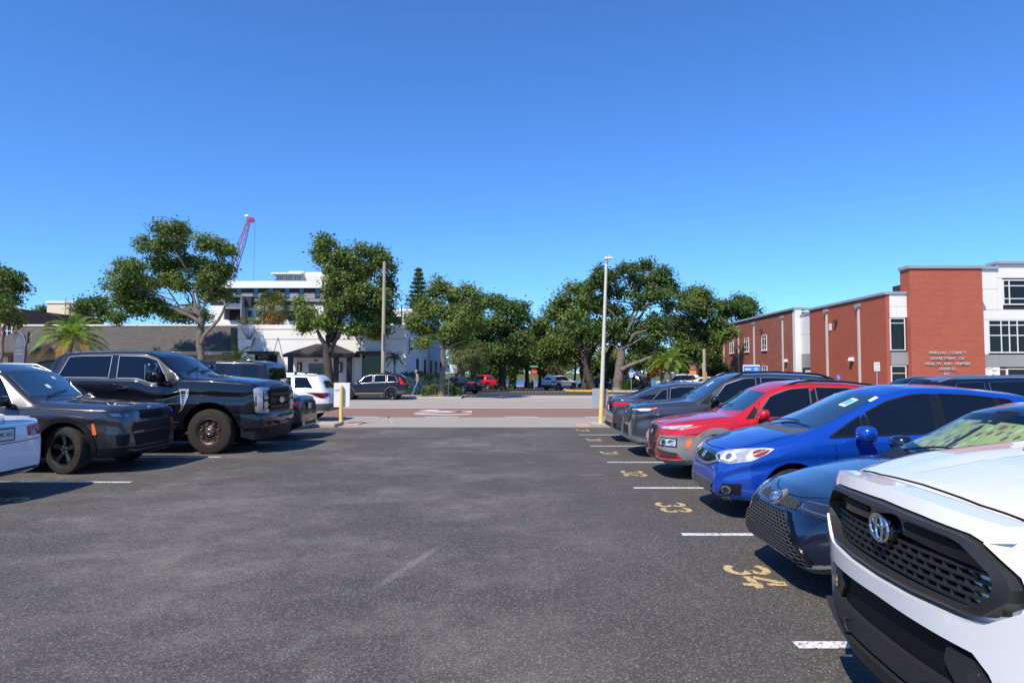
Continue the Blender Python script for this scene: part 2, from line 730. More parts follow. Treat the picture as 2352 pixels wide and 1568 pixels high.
        return MB().add(vs, fs).build(name, m, parent or self.root, 50)

    def lattice(self, name, m, view, poly, pitch=.06, w=.012, off=.014, thick=.012, kind='hex', parent=None, sx=1.0):
        """a mesh of bars inside an outline"""
        k = .0157 if view in ('F', 'B') else 1.0
        ring = [(u * k, v) for u, v in poly]
        xs = [p[0] for p in ring]
        ys = [p[1] for p in ring]
        segs = []
        px, py = pitch * sx, pitch
        x0, x1, y0, y1 = min(xs), max(xs), min(ys), max(ys)
        if kind == 'hex':
            j = 0
            y = y0 - py
            while y < y1 + py:
                x = x0 - px + (px / 2 if j % 2 else 0)
                while x < x1 + px:
                    c = (x, y)
                    up = (x, y + py * .33)
                    segs += [(c, up), (up, (x + px / 2, y + py * .5)), (up, (x - px / 2, y + py * .5))]
                    x += px
                y += py * .5
                j += 1
        elif kind == 'diamond':
            t = 0
            n = int((x1 - x0 + (y1 - y0) * px / py) / px) + 2
            steps = int((y1 - y0) / py * 2) + 2
            for i in range(-n, n * 2):
                for j in range(steps):
                    xa, ya = x0 + i * px + j * px / 2, y0 + j * py / 2
                    segs.append(((xa, ya), (xa + px / 2, ya + py / 2)))
                    xb = x0 + i * px - j * px / 2
                    segs.append(((xb, ya), (xb - px / 2, ya + py / 2)))
        elif kind == 'h':
            y = y0 + py * .5
            while y < y1:
                x = x0
                while x < x1:
                    segs.append(((x, y), (min(x + .05, x1), y)))
                    x += .05
                y += py
        mb = MB()
        for a, b in segs:
            mx, my = (a[0] + b[0]) / 2, (a[1] + b[1]) / 2
            if not in_poly(mx, my, ring):
                continue
            (ha, na), (hb, nb) = self.proj(view, a[0] / k, a[1]), self.proj(view, b[0] / k, b[1])
            if (ha - hb).length > pitch * 2.5 * max(sx, 1):
                continue
            t = (hb - ha)
            if t.length < 1e-6:
                continue
            sd = t.cross(na).normalized() * w / 2
            vs = []
            for h, n in ((ha, na), (hb, nb)):
                vs += [h + n * off + sd, h + n * off - sd, h + n * (off - thick) - sd, h + n * (off - thick) + sd]
            mb.add(vs, [(0, 1, 5, 4), (1, 2, 6, 5), (3, 0, 4, 7)])
        if not mb.v:
            return None
        return mb.build(name, m, parent or self.root)

    # ---------------------------------------------------------------- glass
    def side_windows(self, wins, m=None, trim=None, tw=.014, lo=.03, hi=.062):
        """wins: (s bottom start, s top start, s bottom end, s top end[, bottom lift])"""
        m = m or GLASS
        for wa, wb in zip(wins[:-1], wins[1:]):
            # blacked-out pillars between the panes
            e0, e1, f0, f1 = wa[2], wa[3], wb[0], wb[1]
            if f0 - e0 < .2:
                zb = self.B((e0 + f0) / 2) + lo
                sm_ = (e1 + f1) / 2
                zt = self.T(sm_) - min(self.Cw(sm_), (self.T(sm_) - self.B(sm_)) * .6) - hi
                if zt > zb + .1:
                    for v in 'LR':
                        self.patch('door_pillar', GLOSSB, v, [(e0 - .01, zb), (f0 + .01, zb), (f1 + .01, zt), (e1 - .01, zt)], off=.0015, thick=.008, res=.15)
        for wd in wins:
            sb0, st0, sb1, st1 = wd[:4]
            bl = wd[4] if len(wd) > 4 else 0
            n = 12
            bot, top = [], []
            for i in range(n + 1):
                t = i / n
                s = sb0 + (sb1 - sb0) * t
                bot.append((s, self.B(s) + lo + bl))
            for i in range(n + 1):
                t = i / n
                s = st0 + (st1 - st0) * t
                z = self.T(s) - min(self.Cw(s), (self.T(s) - self.B(s)) * .6) - hi
                top.append((s, max(z, self.B(s) + lo + bl + .006)))
            poly = bot + top[::-1]
            clean = [poly[0]]
            for p in poly[1:]:
                if (Vector(p) - Vector(clean[-1])).length > .012:
                    clean.append(p)
            for v in 'LR':
                self.patch('side_window', m, v, clean, off=.003, thick=.01, res=.12)
                if trim:
                    self.ribbon('window_trim', trim, v, clean, w=tw, off=.008, thick=.01, closed=True, step=.1)

    def windshield(self, m=None, ins=.075, s0=None, s1=None, bow=.10, name='windshield', rear=False):
        m = m or SHIELD
        sc, sh = self.sp['cowl'][0] + .05, self.sp['head'][0] - .03
        s0 = sc if s0 is None else s0
        s1 = sh if s1 is None else s1
        poly = []
        n = 10
        sgn = -1 if rear else 1
        for i in range(n + 1):
            y = -1 + 2 * i / n
            poly.append((s0 + sgn * bow * y * y, y * (self.R(s0 + sgn * bow) - ins)))
        for i in range(1, n):
            s = s0 + sgn * bow + (s1 - s0 - sgn * bow) * i / n
            poly.append((s, self.R(s) - ins))
        for i in range(n + 1):
            y = 1 - 2 * i / n
            poly.append((s1 + sgn * bow * .35 * (y * y - 1), y * (self.R(s1) - ins)))
        for i in range(n - 1, 0, -1):
            s = s0 + sgn * bow + (s1 - s0 - sgn * bow) * i / n
            poly.append((s, -(self.R(s) - ins)))
        return self.patch(name, m, 'T', poly, off=.004, thick=.01, res=.12), poly

    # ---------------------------------------------------------------- fittings
    def wheels(self, rim_mat, style='spoke', n=5, rim=.72, width=.22, steer=0.0, inset=.03, tyre=None, rim2=None, spoke_w=.05):
        Rw = self.sp['R']
        rr = Rw * rim
        w = width
        tp = [(rr - .004, -w * .46), (rr + .012, -w * .5), (Rw * .90, -w * .5), (Rw * .965, -w * .46), (Rw * .995, -w * .36), (Rw, -w * .30), (Rw - .008, -w * .29), (Rw - .008, -w * .25), (Rw, -w * .24),
              (Rw, -w * .04), (Rw - .008, -w * .03), (Rw - .008, w * .03), (Rw, w * .04), (Rw, w * .24), (Rw - .008, w * .25), (Rw - .008, w * .29), (Rw, w * .30),
              (Rw * .995, w * .36), (Rw * .965, w * .46), (Rw * .90, w * .5), (rr + .012, w * .5), (rr - .004, w * .46)]
        tyre_me = MB().lathe(tp, 'y', 48, closed=True).mesh('tyre', tyre or TYRE, 30)
        mb = MB()
        # barrel, lip and back plate (outer side is +y)
        mb.lathe([(rr, w * .47), (rr - .012, w * .485), (rr - .022, w * .46), (rr - .032, w * .2), (rr - .035, -w * .4), (.05, -w * .38)], 'y', 40, mi=0)
        mb.lathe([(.0, w * .02), (rr * .62, w * .02), (rr * .62, -w * .02), (0, -w * .02)], 'y', 32, mi=1)   # brake disc
        zf = w * .40
        if style == 'spoke':
            for i in range(n):
                a = 2 * PI * i / n + PI / 2
                for da in ((-.13, .13) if spoke_w < .04 else (0,)):
                    M = Matrix.Rotation(-(a), 4, 'Y')
                    b = MB()
                    r0, r1 = .04, rr - .012
                    sw = spoke_w
                    o0, o1 = da * .35, da * 1.0
                    y0, y1 = zf * .72, zf
                    vs = []
                    for rx, of, yy, ww in ((r0, o0 * .06, y0, sw * 1.2), (rr * .45, o0 * .3, zf * .8, sw * .85), (r1, o1 * .45 * rr * 1.6, y1, sw)):
                        vs += [(rx, yy, of - ww / 2), (rx, yy, of + ww / 2), (rx, yy - .05, of + ww / 2 * 1.2), (rx, yy - .05, of - ww / 2 * 1.2)]
                    f = []
                    for q in (0, 4):
                        for e in range(4):
                            e2 = (e + 1) % 4
                            f.append((q + e, q + e2, q + 4 + e2, q + 4 + e))
                    f += [(0, 1, 2, 3), (8, 9, 10, 11)]
                    b.add(vs, f)
                    b.xform(M)
                    mb.add(b.v, b.f, 2)
            mb.lathe([(0, zf * .85), (.03, zf * .85), (.036, zf * .78), (.07, zf * .74), (.078, zf * .5), (.078, 0)], 'y', 24, mi=2)
            for i in range(5):
                a = 2 * PI * i / 5
                mb.lathe([(0, .012), (.009, .01), (.010, 0)], 'y', 8, (.052 * math.cos(a), zf * .735, .052 * math.sin(a)), mi=3)
        else:    # 'holes': a dished plate with round windows
            mb.lathe([(.09, zf * .98), (rr * .45, zf * .80), (rr * .80, zf * .86), (rr * .93, zf * 1.05), (rr - .01, zf * 1.12)], 'y', 40, mi=2)
            for i in range(n):
                a = 2 * PI * (i + .5) / n
                cx, cz = rr * .66 * math.cos(a), rr * .66 * math.sin(a)
                hr = rr * .17
                mb.lathe([(hr * .82, zf * .82), (hr * .86, zf * .98), (hr * 1.0, zf * 1.02), (hr * 1.14, zf * .97), (hr * 1.2, zf * .84)], 'y', 20, (cx, 0, cz), 2)
                mb.lathe([(0, zf * .88), (hr * .84, zf * .88)], 'y', 20, (cx, 0, cz), 1)
            mb.lathe([(0, zf * 1.22), (.055, zf * 1.22), (.065, zf * 1.1), (.085, zf * 1.0), (.095, zf * .8)], 'y', 28, mi=1)
            mb.lathe([(.040, zf * 1.23), (.046, zf * 1.27), (.052, zf * 1.23)], 'y', 20, mi=3)
            for i in range(8):
                a = 2 * PI * i / 8
                mb.lathe([(0, .03), (.011, .028), (.013, 0)], 'y', 8, (.085 * math.cos(a), zf * .92, .085 * math.sin(a)), mi=3)
            for i in range(24):
                a = 2 * PI * i / 24
                mb.lathe([(0, .008), (.006, .006), (.007, 0)], 'y', 6, (rr * .9 * math.cos(a), zf * 1.0, rr * .9 * math.sin(a)), mi=3)
        rim_me = mb.mesh('wheel', [rim2 or rim_mat, BRAKE, rim_mat, SATIN], 35)
        yw = self.W - w / 2 - inset
        for s, st in ((self.sp['wheels'][0], steer), (self.sp['wheels'][1], 0)):
            for sg in (1, -1):
                o = link('wheel', rim_me, self.root, (self.L / 2 - s, sg * yw, Rw), (0, 0, st + (0 if sg > 0 else PI)))
                link('tyre', tyre_me, o)

    def arch_trim(self, m, w=.05, off=.012, drop=.0):
        sp = self.sp
        ra = sp.get('arch', sp['R'] + .055)
        zc = sp['R'] + sp.get('archdz', .015)
        for s in sp['wheels']:
            for v in 'LR':
                a0, a1 = rad(-8 - drop), rad(188 + drop)
                n = 18
                arc = [a0 + (a1 - a0) * i / n for i in range(n + 1)]
                poly = [(s - (ra + w) * math.cos(a), zc + (ra + w) * math.sin(a)) for a in arc]
                poly += [(s - (ra - .006) * math.cos(a), zc + (ra - .006) * math.sin(a)) for a in arc[::-1]]
                self.patch('wheel_arch', m, v, poly, off=off, thick=.03, res=.07)

    def seams(self, doors, hood=None, view='L'):
        """door outlines as (s front, s rear) plus the hood joint"""
        for a, b in doors:
            for v in 'LR':
                z0 = self.sp.get('sill', .30)
                for s in (a, b):
                    top = self.B(s) + .02
                    self.ribbon('door_gap', SEAM, v, [(s, z0), (s, z0 + .2), (s - .005, top)], w=.009)
                self.ribbon('door_gap', SEAM, v, [(a, z0), (b, z0)], w=.009)

    def handles(self, ss, z, m=None, ln=.17):
        for s in ss:
            for v in 'LR':
                poly = rounded([(s, z - .016), (s + ln, z - .012), (s + ln, z + .016), (s, z + .012)], .012, 3)
                self.patch('door_handle', m or self.paint, v, poly, off=.03, thick=.02, res=.06)

    def mirrors(self, s, z, m=None, size=(.10, .115, .075), out=.06, low=None):
        for sg in (1, -1):
            h, n = self.proj('L' if sg > 0 else 'R', s, z - .04)
            y = abs(h.y)
            cy = sg * (y + out + size[1])
            x = self.L / 2 - s
            b = MB()
            n1, n2 = 14, 9
            vs = []
            for j in range(n2 + 1):
                ph = PI * j / n2 - PI / 2
                for i in range(n1):
                    th = 2 * PI * i / n1
                    cx_, cy_, cz_ = math.cos(ph) * math.cos(th), math.cos(ph) * math.sin(th), math.sin(ph)
                    f = lambda q, e: math.copysign(abs(q) ** e, q)
                    vs.append((x + size[0] * max(f(cx_, .7), -.45), cy + size[1] * f(cy_, .65), z + size[2] * f(cz_, .7)))
            fs = []
            for j in range(n2):
                for i in range(n1):
                    i2 = (i + 1) % n1
                    fs.append((j * n1 + i, j * n1 + i2, (j + 1) * n1 + i2, (j + 1) * n1 + i))
            o = b.add(vs, fs).build('mirror', m or self.paint, self.root, 50)
            st = MB().tube([(x - .01, sg * (y - .03), z - .05), (x, sg * (y + out * .6), z - .055), (x, cy - sg * size[1] * .3, z - size[2] * .75)], [.035, .03, .028], 8)
            st.build('mirror_arm', BLACKP, o, 50)
            lw = MB().ellipsoid((x + .003, cy, z - size[2] * .72), (size[0] * .75, size[1] * .85, size[2] * .38), 12, 6)
            lw.build('mirror_base', low or BLACKP, o, 60)

    def rails(self, s0, s1, m, y=None, h=.05, r=.016):
        y = y or self.rw * .93
        for sg in (1, -1):
            pts = []
            n = 14
            for i in range(n + 1):
                s = s0 + (s1 - s0) * i / n
                hit, _ = self.proj('T', s, sg * y)
                e = min(i, n - i) / n
                pts.append(hit + Vector((0, 0, -.01 + (h + .01) * min(1, e * 7))))
            MB().tube(pts, r, 8).build('roof_rail', m, self.root, 60)

    def emblem(self, kind, view, u, v, size=.12, m=None, off=.02, tilt=True, back=None):
        h, n = self.proj(view, u, v)
        m = m or CHROME
        b = MB()
        def ell(a, c, w, cy=0, cz=0):
            pts = []
            for i in range(24):
                t = 2 * PI * i / 24
                pts.append(Vector((0, cy + a * math.cos(t), cz + c * math.sin(t))))
            pts.append(pts[0])
            b.tube(pts, w, 6, cap=False)
        s = size
        if kind == 'toyota':
            ell(s * .5, s * .36, s * .045)
            ell(s * .17, s * .33, s * .04, 0, -s * .01)
            ell(s * .34, s * .14, s * .04, 0, s * .17)
        elif kind == 'honda':
            fr = rounded([(-s * .42, s * .42), (s * .42, s * .42), (s * .33, -s * .42), (-s * .33, -s * .42)], s * .15)
            b.tube([(0, a, c) for a, c in fr] + [(0,) + fr[0]], s * .05, 6, cap=False)
            b.tube([(0, -s * .24, s * .36), (0, -s * .17, -s * .36)], s * .055, 6)
            b.tube([(0, s * .24, s * .36), (0, s * .17, -s * .36)], s * .055, 6)
            b.tube([(0, -s * .2, 0), (0, s * .2, 0)], s * .055, 6)
        elif kind == 'hyundai':
            ell(s * .5, s * .30, s * .035)
            b.tube([(0, s * .28, -s * .22), (0, s * .12, s * .24)], s * .045, 6)
            b.tube([(0, -s * .12, -s * .24), (0, -s * .28, s * .22)], s * .045, 6)
            b.tube([(0, s * .18, -s * .03), (0, -s * .18, s * .03)], s * .045, 6)
        elif kind == 'oval':
            ell(s * .5, s * .22, s * .03)
            t = MB().lathe([(0, .012), (s * .44, .010), (s * .46, 0)], 'x', 28)
            t.v = [(x, y, z * .44) for x, y, z in t.v]
            b.add(t.v, t.f, 0)
        elif kind == 'ring':
            ell(s * .5, s * .5, s * .05)
            b.box(-.004, .008, -s * .6, s * .6, -s * .09, s * .09)
        o = b.mesh('emblem', m, 40)
        front = 1 if view.startswith('F') else -1
        nn = n.copy()
        nn.y *= .6
        q = nn.normalized().to_track_quat('X', 'Z')
        if front < 0:
            pass
        ob = link('emblem', o, self.root, h + n * off)
        ob.rotation_mode = 'QUATERNION'
        ob.rotation_quaternion = q
        return ob

    def text_on(self, body, view, u, v, size=.08, m=None, off=.006, name='lettering', space=1.2):
        h, n = self.proj(view, u, v)
        me = text_mesh(body, size, .003, space=space)
        me.materials.clear()
        me.materials.append(m or SATIN)
        z = n.normalized()
        upv = Vector((0, 0, 1))
        x = upv.cross(z).normalized()
        y = z.cross(x).normalized()
        M = Matrix((x, y, z)).transposed()
        o = link(name, me, self.root, h + n * off)
        o.rotation_euler = M.to_euler()
        return o

    def plate(self, view, z, m=None, w=.305, h=.155, off=.012, text=None, u=0):
        hit, n = self.proj(view, u, z)
        sg = 1 if view.startswith('F') else -1
        b = MB().bbox(-.006, .006, -w / 2, w / 2, -h / 2, h / 2, .004)
        o = b.build('license_plate', m or PLATE, self.root, loc=hit + n * (off + .006))
        o.rotation_euler = (0, 0, 0 if sg > 0 else PI)
        fr = MB()
        for a, c in ((-1, 0), (1, 0), (0, -1), (0, 1)):
            if a:
                fr.box(-.008, .010, a * w / 2 - .007, a * w / 2 + .007, -h / 2 - .006, h / 2 + .006)
            else:
                fr.box(-.0085, .0095, -w / 2, w / 2, c * h / 2 - .007, c * h / 2 + .007)
        fr.build('plate_frame', BLACKP, o)
        if text:
            me = text_mesh(text, .075, .002)
            me.materials.clear()
            me.materials.append(mat('plate_green', (.02, .14, .09), .5))
            t = link('plate_number', me, o, (.009, 0, 0))
            t.rotation_euler = (PI / 2, 0, PI / 2)
        return o

    def place(self, x, y, rotz):
        self.root.location = (x, y, 0)
        self.root.rotation_euler = (0, 0, rotz)

BRAKE = mat('brake_disc', (.10, .095, .09), .45, .6)
PLATE = mat('plate_white', (.62, .66, .64), .5)
BLACKRIM = mat('black_rim', (.010, .010, .011), .25, .3, .5, .5)
SILVERRIM = mat('silver_rim', (.45, .46, .48), .3, .85)
BRONZE = mat('bronze_rim', (.060, .032, .022), .42, .35)
# ------------------------------------------------------------------ shapes of the car kinds (s = metres behind the nose)
def sp_sedan(L, W, H, wheels, R, deck_z=1.06, nose=0.0, **kw):
    k = L / 4.63
    dz = H - 1.435
    d = dict(L=L, W=W, H=H, wheels=wheels, R=R, cowl=(1.30 * k, .97 + nose + dz * .3), head=(2.02 * k, 1.37 + dz), rhead=3.40 * k, deck=4.08 * k, sedan=True, rw=.64,
             T=[(0, .42), (.015, .54 + nose), (.05, .635 + nose), (.12, .70 + nose), (.25, .76 + nose), (.6 * k, .85 + nose), (1.0 * k, .925 + nose), (1.30 * k, .97 + nose + dz * .3), (2.02 * k, 1.37 + dz), (2.3 * k, 1.425 + dz),
                (2.6 * k, 1.435 + dz), (3.0 * k, 1.425 + dz), (3.40 * k, 1.36 + dz), (4.08 * k, deck_z + .03), (4.2 * k, deck_z + .012), (L - .13, deck_z), (L - .06, deck_z - .06), (L - .03, deck_z - .25), (L - .005, .62), (L, .5)],
             B=[(0, .38), (.08, .56 + nose), (.3, .67 + nose), (.7 * k, .77 + nose), (1.3 * k, .875 + nose * .6), (2.5 * k, .925), (3.6 * k, .96), (4.15 * k, deck_z - .06), (L - .15, deck_z - .07), (L - .03, deck_z - .3), (L, .47)], crease=.010)
    d.update(kw)
    return d

def sp_suv(L, W, H, wheels, R, hood=1.08, cowl=None, head=None, rhead=None, belt=1.06, nosez=.95, tail=None, **kw):
    cs, hs_ = cowl or L * .27, head or L * .41
    re = rhead or L - .55
    d = dict(L=L, W=W, H=H, wheels=wheels, R=R, cowl=(cs, hood + .07), head=(hs_, H - .12), rhead=re, deck=L - .15, rw=.70,
             T=[(0, .58), (.015, nosez - .17), (.04, nosez - .02), (.11, nosez + .06), (.35, hood), (cs - .35, hood + .045), (cs, hood + .075), (hs_, H - .12), (hs_ + .35, H - .02), (hs_ + .9, H), (re - .5, H - .025), (re, H - .075)] +
               (tail or [(L - .40, H - .20), (L - .20, belt + .06), (L - .07, belt - .12), (L - .01, .72), (L, .58)]),
             B=[(0, .52), (.07, nosez - .08), (.3, hood - .095), (cs * .7, hood - .07), (cs, hood - .06), (L * .55, belt), (L - .8, belt + .05), (L - .3, belt + .02), (L - .06, belt - .2), (L, .55)],
             Z=[(0, .33), (.12, .25), (.5, .24), (L - .6, .24), (L - .2, .32), (L, .40)], sill=.36)
    d.update(kw)
    return d

def tailgate_glass(c, z0, z1, a=38, a2=None, m=None):
    a2 = a2 or a * .85
    c.patch('rear_window', m or GLASS, 'B', rounded([(-a, z0), (a, z0), (a2, z1), (-a2, z1)], .06, 3), off=.004, thick=.01, res=.1)

def disc(u, v, ru, rv, n=16):
    return [(u + ru * math.cos(2 * PI * i / n), v + rv * math.sin(2 * PI * i / n)) for i in range(n)]

def wiper(c, s, y0, y1, m=None):
    pts = []
    for i in range(9):
        t = i / 8
        h, n = c.proj('T', s + .10 * t, y0 + (y1 - y0) * t)
        pts.append(h + n * (.018 + .01 * math.sin(PI * t)))
    MB().tube(pts, [.012] + [.008] * 7 + [.006], 6).build('wiper', BLACKP, c.root, 60)

# ---- blue hatchback ------------------------------------------------------------------------------
def blue_hatch():
    L = 4.06
    sp = dict(L=L, W=.85, H=1.525, wheels=(.78, 3.31), R=.302, cowl=(.93, 1.02), head=(1.92, 1.455), rhead=3.55, deck=3.95, rw=.69,
              T=[(0, .45), (.015, .58), (.05, .685), (.11, .765), (.22, .83), (.5, .925), (.75, .985), (.93, 1.02), (1.92, 1.455), (2.2, 1.515), (2.5, 1.525), (2.9, 1.51), (3.55, 1.445), (3.72, 1.38), (3.9, 1.12), (4.0, .92), (4.05, .7), (4.06, .5)],
              B=[(0, .42), (.06, .60), (.2, .70), (.5, .81), (.93, .90), (1.6, .93), (2.4, .965), (3.3, 1.04), (3.75, 1.06), (3.95, .9), (4.06, .46)], crease=.016, cant=.06, rcrown=.045,
              wf=.58, fcorner=1.25)
    c = Car('hatchback_car', 'bright blue compact hatchback between the red crossover and the navy sedan', 'car', sp, paint('paint_blue', (.004, .062, .42), .3, .28), 'cars parked in the numbered row')
    c.windshield(bow=.16, ins=.07)
    c.side_windows([(1.20, 1.56, 1.60, 1.585), (1.67, 1.67, 2.40, 2.44), (2.50, 2.53, 3.12, 3.16), (3.18, 3.2, 3.52, 3.34)], trim=BLACKP, tw=.02)
    tailgate_glass(c, 1.08, 1.36, 36)
    # headlights
    hl = [(21, .690), (28, .640), (40, .632), (54, .68), (64, .765), (68, .815), (62, .822), (46, .80), (32, .765), (23, .725)]
    for o in c.both('headlight', LAMPC, 'F', hl, off=.008, thick=.03, res=.035):
        pass
    for sg in (1, -1):
        q = [(sg * u, v) for u, v in [(57, .722), (63, .768), (65.5, .806), (58, .80), (54.5, .775), (54, .735)]]
        c.patch('side_marker', mat('marker_red', (.22, .02, .012), .15, 0, .5, 1.0), 'F', q, off=.012, res=.03)
        c.patch('headlight_reflector', LAMPW, 'F', [(sg * 30, .665), (sg * 41, .655), (sg * 45, .70), (sg * 41, .755), (sg * 33, .745)], off=.011, res=.03)
        c.patch('headlight_reflector', SATIN, 'F', disc(sg * 38, .705, 2.6, .034), off=.015, res=.02)
        c.patch('headlight_trim', LAMPD, 'F', [(sg * 24, .70), (sg * 29, .655), (sg * 31, .665), (sg * 27, .715)], off=.012, res=.02)
    c.patch('grille', GLOSSB, 'F', [(-23, .715), (-29, .640), (-20, .600), (0, .578), (20, .600), (29, .640), (23, .715), (12, .735), (0, .742), (-12, .735)], off=.006, res=.05)
    c.ribbon('grille_chrome', SATIN, 'F', [(-30, .648), (-24, .622), (-15, .588), (0, .572), (15, .588), (24, .622), (30, .648)], w=.026, off=.02)
    c.emblem('honda', 'F', 0, .665, .10, off=.03)
    low = rounded([(-25, .40), (25, .40), (21, .255), (-21, .255)], .04)
    c.patch('lower_grille', BLACKP, 'F', low, off=.004, res=.05)
    c.lattice('grille_mesh', GREYP, 'F', low, .05, .008, .014, .01, 'diamond')
    for sg in (1, -1):
        c.patch('fog_surround', BLACKP, 'F', [(sg * u, v) for u, v in rounded([(32, .29), (47, .30), (48, .425), (36, .41)], .03)], off=.006, res=.04)
        c.patch('fog_light', SATIN, 'F', disc(sg * 38.5, .348, 3.2, .044), off=.02, res=.02)
        c.patch('fog_lens', LAMPD, 'F', disc(sg * 38.5, .348, 2.4, .033), off=.024, res=.02)
    c.ribbon('bumper_lip', GREYP, 'F', [(-40, .245), (-22, .232), (0, .228), (22, .232), (40, .245)], w=.05, off=.015)
    # cowl panel and wipers
    c.patch('cowl_panel', mat('cowl_grey', (.075, .08, .085), .6), 'T', [(.84, -.60), (.80, -.3), (.785, 0), (.80, .3), (.84, .60), (1.06, .66), (.95, .3), (.93, 0), (.95, -.3), (1.06, -.66)], off=.003, res=.08)
    wiper(c, 1.0, -.45, .25)
    wiper(c, .97, .05, .60)
    # joints
    for sg in (1, -1):
        c.ribbon('hood_gap', SEAM, 'T', [(.10, sg * .44), (.3, sg * .62), (.55, sg * .70), (.86, sg * .685)], w=.008)
        c.ribbon('bumper_gap', SEAM, 'F', [(sg * 66, .73), (sg * 72, .66), (sg * 76, .62)], w=.008)
    c.ribbon('hood_gap', SEAM, 'F', [(-28, .775), (-14, .768), (0, .765), (14, .768), (28, .775)], w=.010)
    c.seams([(1.25, 2.46), (2.46, 3.2)])
    c.handles([2.22, 3.02], .90)
    c.mirrors(1.52, 1.0, size=(.11, .135, .085))
    c.arch_trim(c.paint, .02, .008)
    c.wheels(SILVERRIM, n=7, rim=.68, width=.185, spoke_w=.045)
    h, n = c.proj('T', 1.78, -.32)
    pm = mat('permit_card', (.12, .42, .45), .5)
    pm2 = mat('permit_white', (.72, .78, .76), .5)
    c.patch('parking_permit', pm2, 'T', [(1.56, .26), (1.56, .40), (1.74, .385), (1.74, .25)], off=.006, res=.1)
    c.patch('parking_permit_print', pm, 'T', [(1.60, .275), (1.60, .385), (1.71, .372), (1.71, .262)], off=.008, res=.1)
    c.patch('toll_tag', pm2, 'T', [(1.78, .52), (1.78, .57), (1.88, .56), (1.88, .50)], off=.006, res=.1)
    return c

